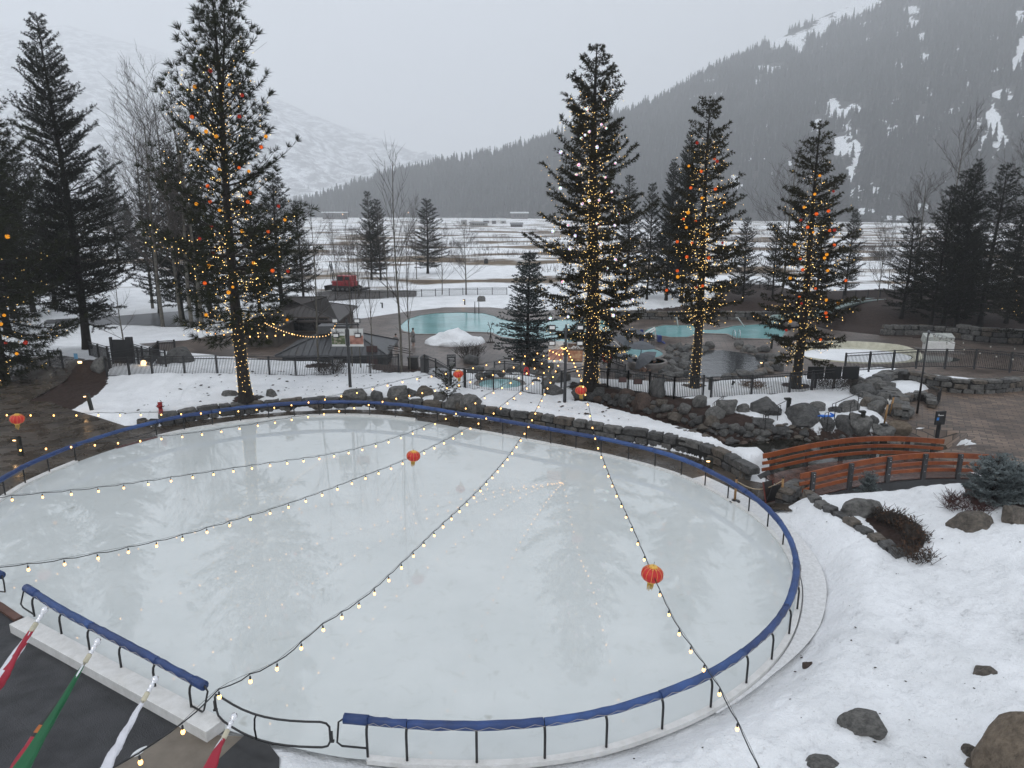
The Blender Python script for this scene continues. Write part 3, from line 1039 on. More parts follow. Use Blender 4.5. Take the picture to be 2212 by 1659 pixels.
# ------------------------------------------------------------------ common materials
blackm = mat('black_metal', (.012, .012, .013), .4, .3, 8)
padm = mat('blue_vinyl', (.017, .046, .155), .42, .3, 1.3, .12, 9)
padm2 = mat('blue_vinyl_faded', (.028, .068, .20), .5, .35, 1.1, .15, 8)
padm3 = mat('blue_vinyl_dark', (.018, .045, .15), .4, .35, 1.5, .15, 8)
whitem = mat('white_board', (.62, .61, .58), .5, 0, 3, .08, 30, col2=(.78, .77, .75))
steelm = mat('galvanised_steel', (.12, .125, .13), .55, .3, 3, .1, 20)
chrome = mat('bright_metal', (.75, .75, .77), .15, .05, 5, metal=1.0)
stonem = mat('grey_stone', (.05, .049, .046), .7, 0, 4.2, .8, 14, col2=(.185, .178, .165))
stone2 = mat('brown_stone', (.045, .038, .031), .75, 0, 4.0, .8, 13, col2=(.165, .138, .11))
stone3 = mat('dark_stone', (.03, .03, .03), .65, 0, 4.2, .8, 13, col2=(.115, .112, .107))
stone4 = mat('rust_stone', (.045, .03, .024), .75, 0, 4.0, .8, 12, col2=(.115, .078, .06))
stone5 = mat('tan_stone', (.085, .064, .044), .8, 0, 5.0, .9, 16, col2=(.21, .165, .12))
mortar = mat('dark_mortar', (.014, .013, .012), .9, .3, 4)  # near-black mortar filling the joints between wall stones
warm = glow('warm_bulb', (1.0, .50, .14), 5.0)
warm_s = glow('warm_pinpoint', (1.0, .60, .20), 3.6)
lamp_warm = glow('lamp_amber', (1.0, .62, .28), 4.0)

# ------------------------------------------------------------------ rink kerb
def strip_mesh(path, w_in, w_out, z0, z1):
    """closed box section swept along a plan path"""
    a, b = offset_path(path, -w_in), offset_path(path, w_out)
    n = len(path)
    vs, fs = [], []
    for i in range(n):
        vs += [(*a[i], z0), (*a[i], z1), (*b[i], z1), (*b[i], z0)]
    for i in range(n - 1):
        for k in range(4):
            fs.append((4 * i + k, 4 * i + (k + 1) % 4, 4 * i + 4 + (k + 1) % 4, 4 * i + 4 + k))
    fs += [(0, 1, 2, 3), (4 * n - 1, 4 * n - 2, 4 * n - 3, 4 * n - 4)]
    return MB().add(vs, fs)
def sub(path3, i0, i1, n=5):
    return [tuple(p) for p in smooth_path(path3[i0:i1], n)]
kl = put('rink_kerb', strip_mesh(sub([(-23.5, 28.3)] + PL, 0, 5), .14, .16, -.02, .13), whitem, org=(*PL[2], 0), label='short white board kerb at the left back of the rink, left of the red sill', cat='kerb')
k2 = put('rink_kerb', strip_mesh(sub(PL, 5, 16), .14, .16, -.02, .13), whitem, org=(*PL[11], 0), label='white board kerb along the back of the rink, below the stone wall boulders', cat='kerb')
k3 = put('rink_kerb', strip_mesh(sub(PL, 17, len(PL)), .09, .10, -.02, .11), whitem, org=(*PL[33], 0), label='long white board kerb curving round the right side and front of the rink', cat='kerb')
redm = mat('red_sill', (.10, .035, .03), .5, .3, 3)
put('door_sill', strip_mesh(sub(PL, 4, 6), .1, .12, -.02, .06), redm, org=(*PL[4], 0), label='dark red sill in the gap of the kerb at the left back of the rink', cat='sill')
put('door_sill', strip_mesh([tuple(at(-60, 1280)[:2]), tuple(at(0, 1311)[:2]), tuple(at(42, 1340)[:2])], .1, .14, -.02, .10), mat('brown_board', (.10, .045, .03), .5, .3, 3), org=at(20, 1325), label='brown board sill at the left edge in front of the rubber floor', cat='sill')
pf = [tuple(at(u, v, .30)[:2]) for u, v in ((40, 1340), (465, 1568))]
bm_ = MB().beam((*pf[0], .15), (*pf[1], .15), .55, .33)
put('rink_kerb', bm_, whitem, org=(*pf[0], 0), label='thick white boxed beam between the rubber floor and the ice', cat='kerb', bevel=.012)

# ------------------------------------------------------------------ padded railing
def inward(p, q, r_):
    tn = (np.array(r_) - np.array(p))
    tn = tn / np.linalg.norm(tn)
    n_ = np.array((-tn[1], tn[0]))
    if n_ @ (ctr[0] - np.array(q)) < 0: n_ = -n_
    return n_
RH = 1.02
def railing(name, label, pts, base_z, pads, ends=(0, 0), group=None, skip=(), per=2):
    n = len(pts)
    root = thing(name, label, 'railing', (*pts[n // 2], 0), group)
    tops = []
    for i, p in enumerate(pts):
        nv = inward(pts[max(i - 1, 0)], p, pts[min(i + 1, n - 1)])
        tops.append((p[0] + nv[0] * .16, p[1] + nv[1] * .16, RH))
        if i in skip: continue
        q = lambda d, z: (p[0] + nv[0] * d, p[1] + nv[1] * d, z)
        m_ = MB().tube([q(0, base_z), q(0, RH - .26), q(.02, RH - .14), q(.08, RH - .05), q(.16, RH)], .033, 8)
        put('post', m_, blackm, root, True)
    path = smooth_path(tops, 6)
    put('top_rail', MB().tube(path, .028, 6), blackm, root, True)
    r_ = random.Random(len(pts))
    if pads:
        i = 0
        while i < n - 1:
            j = min(i + per, n - 1)
            seg = path[i * 6:j * 6 + 1]
            m_ = MB()
            k = len(seg)
            rad = r_.uniform(.108, .122)
            pp, rr = [], []
            for a_, s_ in enumerate(seg):
                f = a_ / (k - 1)
                s_ = np.array(s_, float)
                s_[2] -= r_.uniform(0, .018)
                pp.append(s_)
                rr.append(rad * r_.uniform(.93, 1.06))
            d0, d1 = pp[1] - pp[0], pp[-1] - pp[-2]
            pp[0] = pp[0] + d0 * .06
            pp[-1] = pp[-1] - d1 * .06
            m_.tube([pp[0] - d0 * .03] + pp + [pp[-1] + d1 * .03], [rad * .75] + rr + [rad * .75], 10)
            pad = put('pad', m_, r_.choice((padm, padm2, padm3)), root, True)
            lac = []
            for a_, s_ in enumerate(pp):
                nv = np.array(ctr[0]) - s_[:2]
                nv = nv / np.linalg.norm(nv)
                up = .35 if a_ % 2 else -.35
                lac.append((s_[0] - nv[0] * rad * 1.05, s_[1] - nv[1] * rad * 1.05, s_[2] + rad * up))
            if s_[1] < 30:
                put('lacing', MB().tube(lac, .007, 4), mat('lace_cord', (.42, .38, .35), .7), pad)
            i = j
    for e_ in (0, 1):
        if ends[e_]:
            p, t_ = (pts[0], tops[0]) if e_ == 0 else (pts[-1], tops[-1])
            p1 = pts[1] if e_ == 0 else pts[-2]
            d = np.array(p) - np.array(p1)
            d = d / np.linalg.norm(d) * ends[e_]
            put('end_hoop', MB().tube([t_, (t_[0] + d[0] * .8, t_[1] + d[1] * .8, RH), (t_[0] + d[0], t_[1] + d[1], RH - .12), (p[0] + d[0], p[1] + d[1], .45), (p[0] + d[0] * .85, p[1] + d[1] * .85, .36), (p[0], p[1], .36)], .026, 7), blackm, root, True)
            if pads:
                a_, b_ = np.array(t_), np.array((t_[0] + d[0] * .8, t_[1] + d[1] * .8, RH))
                put('pad', MB().tube([a_, a_ * .5 + b_ * .5, b_], .128, 10), padm, root, True)
    return root, tops
PLX = [(-23.5, 28.3)] + PL
rl, tops_long = railing('padded_railing', 'long blue padded railing on black posts round the back, right and front of the rink', PLX, .12, True, (0, .75), skip=(5,))
for i in (5, 15, 16):   # lower bars of the closed gates in the back run
    a_, b_ = np.array(PLX[i]), np.array(PLX[i + 1])
    put('gate_bar', MB().tube([(*a_, .95), (*(a_ * .9 + b_ * .1), .45), (*(a_ * .8 + b_ * .2), .4), (*(a_ * .15 + b_ * .85), .4), (*b_, .5)], .022, 6), blackm, rl, True)
rf, tops_front = railing('padded_railing', 'short blue padded railing standing on the thick white beam at lower left', PF, .3, True, (.9, .55), per=2)
stub = thing('padded_railing', 'blue padded rail end just cut off by the left edge of the photo', 'railing', (*at(-70, 1290, 0)[:2], 0))
q0, q1 = at(-120, 1185, RH), at(4, 1243, RH)
put('pad', MB().tube([q0, q0.lerp(q1, .5), q1], .128, 10), padm, stub, True)
put('post', MB().tube([q1 - (q1 - q0) * .25, Vector((*(q1 - (q1 - q0) * .25)[:2], .02))], .026, 7), blackm, stub, True)
put('post', MB().tube([q0, Vector((*q0[:2], .02))], .026, 7), blackm, stub, True)
put('end_hoop', MB().tube([q1, q1 + Vector((.05, -.03, -.2)), q1 + Vector((.03, -.03, -.6)), q1 + Vector((-.4, .15, -.68))], .026, 7), blackm, stub, True)

# open black gate frame
ga, gb = at(466, 1568, .1), at(712, 1636, .1)
nv = Vector((*inward((ga.x, ga.y), (ga.x, ga.y), (gb.x, gb.y)), 0))
gate = thing('rink_gate', 'unpadded open black tube gate between the two front blue railings', 'gate', (*((ga + gb) / 2)[:2], 0))
def gp(f, z):
    p = ga.lerp(gb, f) + nv * (-.35 * math.sin(math.pi * f) + .08)
    return (p.x, p.y, z)
loop = [gp(.0, .55), gp(0, .9), gp(.02, 1.0), gp(.06, 1.04)] + [gp(f, 1.04) for f in np.linspace(.12, .94, 9)] + [gp(.98, 1.0), gp(1, .9), gp(1, .5), gp(.98, .36), gp(.94, .32)] + [gp(f, .32) for f in np.linspace(.88, .08, 9)] + [gp(.02, .38), gp(0, .55)]
put('frame', MB().tube(loop, .028, 8), blackm, gate, True)
put('stretcher', MB().tube([gp(.46, 1.04), gp(.44, .9), gp(.43, .6), gp(.44, .32)], .024, 7), blackm, gate, True)
for f, s_ in ((-.012, 1), (1.012, -1)):
    put('hinge', MB().box(gp(f, .62), (.05, .05, .3)).box(gp(f, .5), (.1, .06, .05)), blackm, gate)

# ------------------------------------------------------------------ rocks
def ico(sub_):
    bm = bmesh.new()
    bmesh.ops.create_icosphere(bm, subdivisions=sub_, radius=1)
    V = np.array([v.co[:] for v in bm.verts])
    Fc = np.array([[v.index for v in f.verts] for f in bm.faces])
    bm.free()
    return V, Fc
ICO = {k: ico(k) for k in (1, 2, 3, 4)}
def rock_mesh(name, seed, sub_=3, facets=20, flat=.74):
    V, Fc = ICO[sub_]
    V = V.copy()
    r_ = np.random.default_rng(seed)
    for k in range(facets):
        n_ = r_.normal(size=3)
        n_ /= np.linalg.norm(n_)
        d = r_.uniform(flat * .82, flat * 1.12)
        dd = V @ n_ - d
        V = V - np.outer(np.maximum(dd, 0) * .985, n_)
    q = (fbm(V[:, 0] * 1.6 + V[:, 2] * 1.3 + 9, V[:, 1] * 1.6 - V[:, 2] * .9 + 9, seed % 50, 5) - .47) * .24
    q = q + (fbm(V[:, 0] * 7 + V[:, 2] * 5 + 9, V[:, 1] * 7 - V[:, 2] * 4 + 9, seed % 40, 3) - .43) * .07
    V = V * (1 + q)[:, None]
    return np_mesh(name, V, Fc, sub_ < 4)
ROCKS = [rock_mesh('boulder', 100 + i, 4 if i < 10 else 3) for i in range(18)]
STM = [stonem, stone2, stone3, stone4, stone5]
_rk = random.Random(5)
ROCKS.append(rock_mesh('boulder', 304, 4, 13, .90))
ROCKM = {}
def boulder(c, d, label, group=None, m=None, rz=None, proto=None, tilt=.15, sink=.25):
    """c base point on ground, d = (w, depth, h)"""
    i = proto if proto is not None else _rk.randrange(18)
    mi = m if m is not None else _rk.choice((0, 0, 0, 1, 2, 2))
    key = (i, mi)
    if key not in ROCKM:
        me = ROCKS[i].copy()
        me.name = 'boulder'
        me.materials.append(STM[mi])
        ROCKM[key] = me
    o = bpy.data.objects.new('boulder', ROCKM[key])
    C.objects.link(o)
    o.scale = (d[0] * .62, d[1] * .62, d[2] * .62)
    o.rotation_euler = (_rk.uniform(-tilt, tilt), _rk.uniform(-tilt, tilt), rz if rz is not None else _rk.uniform(-.4, .4) + _rk.choice((0, math.pi)))
    o.location = (c[0], c[1], c[2] + d[2] * (.5 - sink))
    return tag(o, label, 'rock', group)
def rock_px(u, vb, w, h, label, group=None, m=None, z=None, back=.35, **k):
    """rock whose foot shows at (u, vb), w x h pixels of the big view"""
    p = at(u, vb, z) if z is not None else on(u, vb)
    s_ = depth(p) / F
    W, H = w * s_, h * s_ * 1.05
    D = max(.6 * W, .8 * H)
    return boulder((p.x, p.y + D * back, p.z), (W, D, H * 1.25), label, group, m, **k)

# ------------------------------------------------------------------ stone walls
def block(mb, c, dx, dy, dz, ang, r_, m=0, tilt=.04):
    """irregular rounded stone block"""
    M = Matrix.Rotation(ang, 3, 'Z') @ Matrix.Rotation(r_.uniform(-tilt, tilt), 3, 'Y') @ Matrix.Rotation(r_.uniform(-tilt, tilt), 3, 'X')
    vs, q = [], .5
    g = [-1, -.72, .72, 1]
    keep = {}
    fs = []
    for ax in range(3):
        for sgn in (-1, 1):
            ids = []
            for i in range(4):
                row = []
                for j in range(4):
                    p = [0, 0, 0]
                    p[ax] = sgn
                    p[(ax + 1) % 3], p[(ax + 2) % 3] = g[i], g[j]
                    key = tuple(round(a, 2) for a in p)
                    if key not in keep:
                        keep[key] = len(vs)
                        v = Vector(p)
                        e_ = sum(abs(a) > .99 for a in p)
                        v *= (1.0, 1.0, .94, .84)[e_]
                        v = Vector((v.x * dx / 2, v.y * dy / 2, v.z * dz / 2))
                        v += Vector((r_.uniform(-1, 1), r_.uniform(-1, 1), r_.uniform(-1, 1))) * min(dx, dz) * .075
                        vs.append(M @ v + Vector(c))
                    row.append(keep[key])
                ids.append(row)
            for i in range(3):
                for j in range(3):
                    f = (ids[i][j], ids[i + 1][j], ids[i + 1][j + 1], ids[i][j + 1])
                    fs.append(f if sgn > 0 else f[::-1])
    mb.add(vs, fs, m)

def stone_wall(name, label, path, z0f, hgt, thick=.5, course=.27, blk=(.35, .75), seed=1, mats=(stonem, stone3, stone2), cap=True, group=None, gap=.925, jz=.03, tilt=.07):
    r_ = random.Random(seed)
    P = [Vector(p[:2]) for p in smooth_path(path, 6)]
    cum = [0]
    for i in range(1, len(P)): cum.append(cum[-1] + (P[i] - P[i - 1]).length)
    def pos(s_):
        s_ = min(max(s_, 0), cum[-1] - 1e-4)
        i = max(k for k in range(len(cum)) if cum[k] <= s_)
        i = min(i, len(P) - 2)
        f = (s_ - cum[i]) / max(1e-6, cum[i + 1] - cum[i])
        d = (P[i + 1] - P[i]).normalized()
        return P[i].lerp(P[i + 1], f), math.atan2(d.y, d.x)
    mb = MB()
    hf = hgt if callable(hgt) else (lambda s_: hgt)
    zf_ = z0f if callable(z0f) else (lambda p: z0f)
    lev, k = 0.0, 0
    hmax = max(hf(i / 20) for i in range(21))
    while lev < hmax - .02:
        ch = course * r_.uniform(.8, 1.25)
        top = lev + ch >= hmax - .1
        if top and cap: ch = max(.15, hmax - lev)
        s_ = r_.uniform(-.4, 0)
        while s_ < cum[-1]:
            L = r_.uniform(*blk) * (1.25 if top else 1)
            if hf(max(0, min(1, (s_ + L / 2) / cum[-1]))) > lev + ch * .35:
                for face in ((0,) if thick < .6 else (-1, 1)):
                    p, ang = pos(s_ + L / 2)
                    th = thick * r_.uniform(.9, 1.1) if face == 0 else thick * .52
                    off = Vector((-math.sin(ang), math.cos(ang))) * (face * thick * .24 + r_.uniform(-.03, .03))
                    p = p + off
                    block(mb, (p.x, p.y, zf_(p) + lev + ch / 2 + r_.uniform(-jz, jz)), L * gap, th * (1.08 if top else 1) * r_.uniform(.94, 1.08), ch * .90, ang, r_, r_.choice((0, 0, 1, 2)), tilt)
            s_ += L
        lev += ch
        k += 1
    c = pos(cum[-1] / 2)[0]
    root = thing(name, label, 'wall', (c.x, c.y, zf_(c)), group)
    put('stonework', mb, list(mats), root, False)
    core = MB()
    m_ = max(2, int(cum[-1] / .8))
    for i in range(m_):
        a_, b_ = pos(cum[-1] * i / m_)[0], pos(cum[-1] * (i + 1) / m_)[0]
        h_ = min(hf(i / m_), hf((i + 1) / m_)) - .08
        if h_ > .05:
            z_ = zf_(a_)
            core.beam((a_.x, a_.y, z_ + h_ / 2 - .05), (b_.x, b_.y, z_ + h_ / 2 - .05), thick * .84, h_ + .06)
    put('mortar', core, mortar, root)
    return root
wpath = [(p[0], p[1] + .28) for p in WALL_B]
n_w = len(wpath)
stone_wall('retaining_wall', 'long curved low stone wall behind the rink walkway holding back the snow lawn', wpath, -.02, lambda f: .45 + .37 * min(1, f / .12) + .03 * math.sin(f * 30), .55, .44, (.55, 1.35), 3, (stone3, stonem, stone2))
pe = [wpath[-1], (wpath[-1][0] + .25, wpath[-1][1] + 1.2), (wpath[-1][0] - .1, wpath[-1][1] + 2.6)]
WL = 'granite boulder sitting on the low wall behind the rink'
for (u, vb, w_, h_, lb, mi) in ((768, 868, 48, 30, 'broad sloping grey boulder on the back wall, just right of the dark banner post', 0), (811, 868, 34, 26, 'small rounded grey boulder on the back wall, third from the left', 2), (856, 868, 50, 36, 'large humped grey boulder in the middle of the row on the back wall', 0), (889, 866, 26, 26, 'small dark boulder squeezed behind the blue pad on the back wall', 2),
        (918, 867, 40, 34, 'pinkish blocky boulder standing tallest in the row on the back wall', 1), (951, 872, 38, 24, 'low pale grey boulder beside the seedling pine on the back wall', 0), (983, 880, 42, 30, 'tilted pale boulder right of the seedling pine on the back wall', 0), (1016, 886, 48, 36, 'big faceted boulder ending the row where the cut stone wall begins', 0)):
    p = at(u, vb, .62)
    s_ = depth(p) / F
    boulder((p.x, p.y + .5, .55), (w_ * s_ * 1.02, w_ * s_ * .7, h_ * s_ * 1.35), lb, 'boulders on the back wall', mi)
p = at(492, 866, .7); s_ = depth(p) / F
boulder((p.x, p.y + .4, .65), (36 * s_, 24 * s_, 30 * s_), 'leaning wedge-shaped grey boulder left of the lit tree trunk', None, 0)
p = at(582, 866, .7); s_ = depth(p) / F
boulder((p.x, p.y + .4, .72), (26 * s_, 20 * s_, 26 * s_), 'block-shaped boulder on the back wall right of the lit tree trunk', None, 0)
p = at(557, 868, .7); s_ = depth(p) / F
boulder((p.x, p.y + .4, .65), (26 * s_, 20 * s_, 14 * s_), 'low flat boulder beside the block-shaped one right of the lit trunk', None, 2)

# ------------------------------------------------------------------ bulbs on cables
POLE = (3.4, 44.0)
bulb_me = None
def bulb_protos():
    gl = MB().lathe([(.001, -.155), (.022, -.152), (.038, -.135), (.043, -.112), (.040, -.085), (.028, -.055), (.021, -.04)], n=9)
    so_ = MB().lathe([(.024, -.055), (.026, -.02), (.024, .03), (.012, .045), (.006, .05)], n=8).tube([(0, 0, .04), (0, 0, .11)], .006, 4)
    def me(nm, mb, m):
        k = bpy.data.meshes.new(nm)
        k.from_pydata(mb.v, [], mb.f)
        k.polygons.foreach_set('use_smooth', [True] * len(mb.f))
        k.materials.append(m)
        return k
    return me('bulb', gl, warm), me('socket', so_, blackm)
BULB, SOCK = bulb_protos()
SOCKETS = 0
def cable(label, pts, n_b, sag=.0, r=.011, group='bulb strings fanning out from the light mast', first=.3, scale=.72, bm_=None):
    """pts: 3d path; n_b bulbs evenly spaced"""
    P = [Vector(p) for p in smooth_path(pts, 8)]
    cum = [0]
    for i in range(1, len(P)): cum.append(cum[-1] + (P[i] - P[i - 1]).length)
    def pos(s_):
        s_ = min(max(s_, 0), cum[-1] - 1e-5)
        i = max(k for k in range(len(P) - 1) if cum[k] <= s_)
        return P[i].lerp(P[i + 1], (s_ - cum[i]) / max(1e-6, cum[i + 1] - cum[i]))
    root = thing('string_lights', label, 'string lights', P[len(P) // 2], group)
    ss = [first + (cum[-1] - first) * k / n_b for k in range(n_b)]
    cp = [P[0]]
    for k in range(n_b - 1):      # the cord scallops a little between bulbs
        a_, b_ = pos(ss[k]), pos(ss[k + 1])
        cp.append(a_)
        for f in (.3, .65):
            q = a_.lerp(b_, f)
            q.z -= .03 * (b_ - a_).length * (1 + random.uniform(-.6, .6))
            cp.append(q)
    cp += [pos(ss[-1]), P[-1]]
    put('cable', MB().tube(cp, r, 5), blackm, root, True)
    put('steel_wire', MB().tube([p + Vector((0, 0, .02)) for p in P[::4]] + [P[-1] + Vector((0, 0, .02))], .004, 3), blackm, root)
    for k in range(n_b):
        q = pos(ss[k])
        o = bpy.data.objects.new('bulb', bm_ or BULB)
        C.objects.link(o)
        o.parent = root
        o.location = q - P[len(P) // 2] - Vector((0, 0, .10 * scale))
        o.rotation_euler = (random.uniform(-.1, .1), random.uniform(-.1, .1), 0)
        o.scale = (scale,) * 3
        s2 = bpy.data.objects.new('socket', SOCK)
        C.objects.link(s2)
        s2.parent = o
    return pos, cum[-1]
def plane_pts(pix, slope):
    """pixels of a cable lying in the vertical plane through the mast with plan slope dX/dY"""
    out = []
    for u, v in pix:
        a, s = ray(u, v)
        Y = (POLE[0] - POLE[1] * slope) / (a - slope)
        out.append((a * Y, Y, CH + s * Y))
    return out
ptop = (POLE[0], POLE[1], 4.75)
cabs = {}
def fan(key, label, pix, slope, n_b):
    cabs[key] = plane_pts(pix, slope)
    return cable(label, [ptop] + cabs[key], n_b)
fan(0, 'bulb string running from the mast across the right of the ice to lower right', [(1258, 822), (1285, 938), (1320, 1035), (1362, 1128), (1405, 1228), (1460, 1345), (1540, 1460), (1600, 1572), (1640, 1659), (1690, 1780)], -.0118, 36)
fan(1, 'bulb string sweeping from the mast down across the open gate at lower left', [(1192, 815), (1125, 945), (1045, 1045), (940, 1145), (800, 1278), (700, 1345), (600, 1428), (525, 1462), (468, 1492), (400, 1556), (345, 1600), (190, 1690)], .2355, 44)
fan(2, 'bulb string crossing the middle of the ice, carrying the lantern in the centre', [(1160, 815), (1040, 905), (890, 985), (765, 1035), (620, 1088), (455, 1137), (340, 1168), (150, 1205), (0, 1224), (-120, 1232)], .483, 42)
fan(3, 'bulb string crossing the far half of the ice below the lantern level', [(1140, 800), (1000, 880), (880, 935), (740, 975), (560, 1002), (400, 1026), (230, 1050), (50, 1068), (-120, 1082)], .748, 40)
fan(4, 'bulb string running along the back padded rail towards the left edge', [(1120, 785), (1000, 825), (880, 850), (735, 882), (585, 908), (450, 930), (330, 943), (195, 955), (40, 965), (-140, 972)], 1.163, 38)
fan(5, 'topmost long bulb string above the snow lawn reaching the left edge', [(1110, 770), (1000, 795), (870, 820), (740, 850), (600, 874), (480, 885), (330, 890), (180, 891), (0, 890), (-150, 886)], 1.9, 36)
# lanterns hang from the strings
lanr = mat('lantern_silk', (.40, .010, .010), .4, .2, 6, emit=(.9, .03, .015), estr=.08)
gold = mat('gold_foil', (.55, .33, .06), .4, .3, 14, emit=(.9, .5, .1), estr=.12)
tas = mat('gold_fringe', (.48, .30, .06), .7, .3, 20)
def lantern_proto():
    t = thing('paper_lantern', 'x', 'lantern')
    body = MB()
    n, k = 24, 14
    prof = [(math.sin(math.pi * (i + .8) / (k + 1.6)) ** .75, -math.cos(math.pi * (i + .8) / (k + 1.6))) for i in range(k + 1)]
    vs, fs = [], []
    for r_, z in prof:
        for j in range(n):
            a = 2 * math.pi * j / n
            q = .30 * r_ * (1.0 if j % 2 else .94)
            vs.append((q * math.cos(a), q * math.sin(a), .21 * z))
    for i in range(k):
        for j in range(n):
            fs.append((i * n + j, i * n + (j + 1) % n, (i + 1) * n + (j + 1) % n, (i + 1) * n + j))
    body.add(vs, fs)
    put('lantern_body', body, lanr, t, True, local=True)
    ribs = MB()
    for j in range(0, n, 2):
        a = 2 * math.pi * j / n
        ribs.tube([(.288 * r_ * math.cos(a), .288 * r_ * math.sin(a), .212 * z) for r_, z in prof], .0045, 4)
    put('ribs', ribs, gold, t, local=True)
    put('cap', MB().lathe([(.17, .155), (.165, .185), (.10, .205), (.10, .235), (.09, .235)], n=16), gold, t, local=True)
    put('cap', MB().lathe([(.12, -.235), (.13, -.2), (.10, -.19)], n=16), gold, t, local=True)
    put('hanger', MB().tube([(0, 0, .22), (0, 0, .36)], .006, 4), blackm, t, local=True)
    fr = MB()
    r_ = random.Random(2)
    for j in range(16):
        a = 2 * math.pi * j / 16
        x, y = .07 * math.cos(a), .07 * math.sin(a)
        fr.tube([(x, y, -.22), (x * 1.1, y * 1.1, -.32), (x * r_.uniform(.6, 1.4), y * r_.uniform(.6, 1.4), -r_.uniform(.40, .50))], [.012, .012, .006], 4)
    put('tassel', fr, tas, t, local=True)
    return t
LAN = lantern_proto()
first = True
for key, (u, v), sl, lb in ((5, (37, 905), 1.9, 'red paper lantern over the wet path at the far left edge'), (5, (990, 808), 1.9, 'red paper lantern in front of the spa fence, left of the dark spruce'), (2, (893, 985), .483, 'red paper lantern hanging over the middle of the ice'), (0, (1255, 843), -.0118, 'red paper lantern beside the foot of the tall lit pine, right of the mast'), (0, (1409, 1240), -.0118, 'nearest and largest looking red paper lantern, over the right of the ice')):
    p = Vector(plane_pts([(u, v)], sl)[0])
    if first:
        L_ = LAN
        L_['label'] = lb
        L_['group'] = 'red lanterns on the bulb strings'
        L_.location = p
        first = False
    else:
        L_ = dup(LAN, p, lb, 'red lanterns on the bulb strings')
    L_.rotation_euler = (random.uniform(-.12, .12), random.uniform(-.12, .12), random.uniform(0, 3))

# ------------------------------------------------------------------ masts with floodlights and banners
mastm = mat('dark_mast', (.03, .031, .033), .5, .2, 2)
lens = mat('floodlight_lens', (.75, .74, .72), .2, .05, 3)
def banner_mat(name, c1, c2, c3, sc=5):
    m, t, N = nt_new(name)
    L = t.links.new
    out = N('ShaderNodeOutputMaterial')
    p = N('ShaderNodeBsdfPrincipled', i_Roughness=.6)
    L(p.outputs[0], out.inputs[0])
    tc = N('ShaderNodeTexCoord')
    v = N('ShaderNodeTexVoronoi', i_Scale=float(sc))
    n = N('ShaderNodeTexNoise', i_Scale=float(sc), i_Detail=4.0)
    L(tc.outputs['Object'], n.inputs['Vector'])
    L(n.outputs['Color'], v.inputs['Vector'])
    r = N('ShaderNodeValToRGB')
    r.color_ramp.elements[0].position, r.color_ramp.elements[0].color = .25, (*c1, 1)
    r.color_ramp.elements[1].position, r.color_ramp.elements[1].color = .75, (*c3, 1)
    x = r.color_ramp.elements.new(.5)
    x.color = (*c2, 1)
    L(n.outputs['Fac'], r.inputs[0])
    L(r.outputs[0], p.inputs['Base Color'])
    return m
paperm = mat('banner_white', (.62, .62, .60), .6, .08, 2)
skinpic = banner_mat('banner_massage_picture', (.16, .06, .045), (.42, .20, .15), (.58, .36, .26), 2.2)
foodpic = banner_mat('banner_food_picture', (.10, .05, .04), (.07, .11, .04), (.52, .42, .36), 4)
inkm = mat('banner_ink', (.03, .03, .03), .7)
palem = mat('banner_pale_ink', (.38, .38, .37), .7)
brownb = mat('banner_brown', (.10, .062, .042), .6, .2, 3)
def mast(label, x, y, z0, ztop, banners, arm=1.0):
    t = thing('light_mast', label, 'lamp post', (x, y, z0))
    put('pole', MB().tube([(x, y, z0 - .1), (x, y, ztop)], [.115, .075], 10), mastm, t, True)
    put('crossarm', MB().beam((x - arm, y, ztop - .35), (x + arm, y, ztop - .35), .08, .08).tube([(x, y, ztop - .6), (x, y, ztop + .1)], .05, 8), blackm, t)
    for sx in (-1, 1):
        for dz in (.28, -.72):
            c = (x + sx * arm * .88, y - .12, ztop - .35 + dz)
            f = put('floodlight', MB().box(c, (.42, .16, .30)).tube([(c[0], y, ztop - .35), (c[0], y - .05, c[2])], .025, 5), blackm, t)
            put('lens', MB().box((c[0], c[1] - .085, c[2]), (.32, .012, .2)), lens, f)
    for i, (sx, txt, pic, head, z1, z2) in enumerate(banners):
        cx, w_ = x + sx * .62, .94
        hh = z2 - z1
        b = put('banner', MB().box((cx, y - .02, (z1 + z2) / 2), (w_, .025, hh)), paperm if head != 'brown' else brownb, t)
        put('picture', MB().box((cx, y - .037, z1 + hh * .36), (w_ * .98, .008, hh * .52)), pic, b)
        put('banner_rod', MB().beam((x, y - .02, z1 - .02), (x + sx * 1.12, y - .02, z1 - .02), .03, .03).beam((x, y - .02, z2 + .02), (x + sx * 1.12, y - .02, z2 + .02), .03, .03), whitem, b)
        o = text('lettering', txt, .24 if len(txt) < 11 else .165, inkm if txt != 'SPA' else palem, b, (0, 0, 0), (math.pi / 2, 0, 0))
        if head == 'brown': o.data.materials[0] = paperm
        o.location = Vector((cx, y - .036, z1 + hh * (.81 if head != 'brown' else .74))) - wloc(b)
        if head == 'brown':
            mm_ = MB().add([(cx - .3, y - .037, z2 - .32), (cx - .12, y - .037, z2 - .14), (cx, y - .037, z2 - .22), (cx + .12, y - .037, z2 - .10), (cx + .3, y - .037, z2 - .32), (cx + .22, y - .037, z2 - .32), (cx + .1, y - .037, z2 - .2), (cx, y - .037, z2 - .3), (cx - .12, y - .037, z2 - .22), (cx - .2, y - .037, z2 - .32)], [(0, 1, 8, 9), (1, 2, 7, 8), (2, 3, 6, 7), (3, 4, 5, 6)])
            put('mountain_emblem', mm_, paperm, b)
    return t
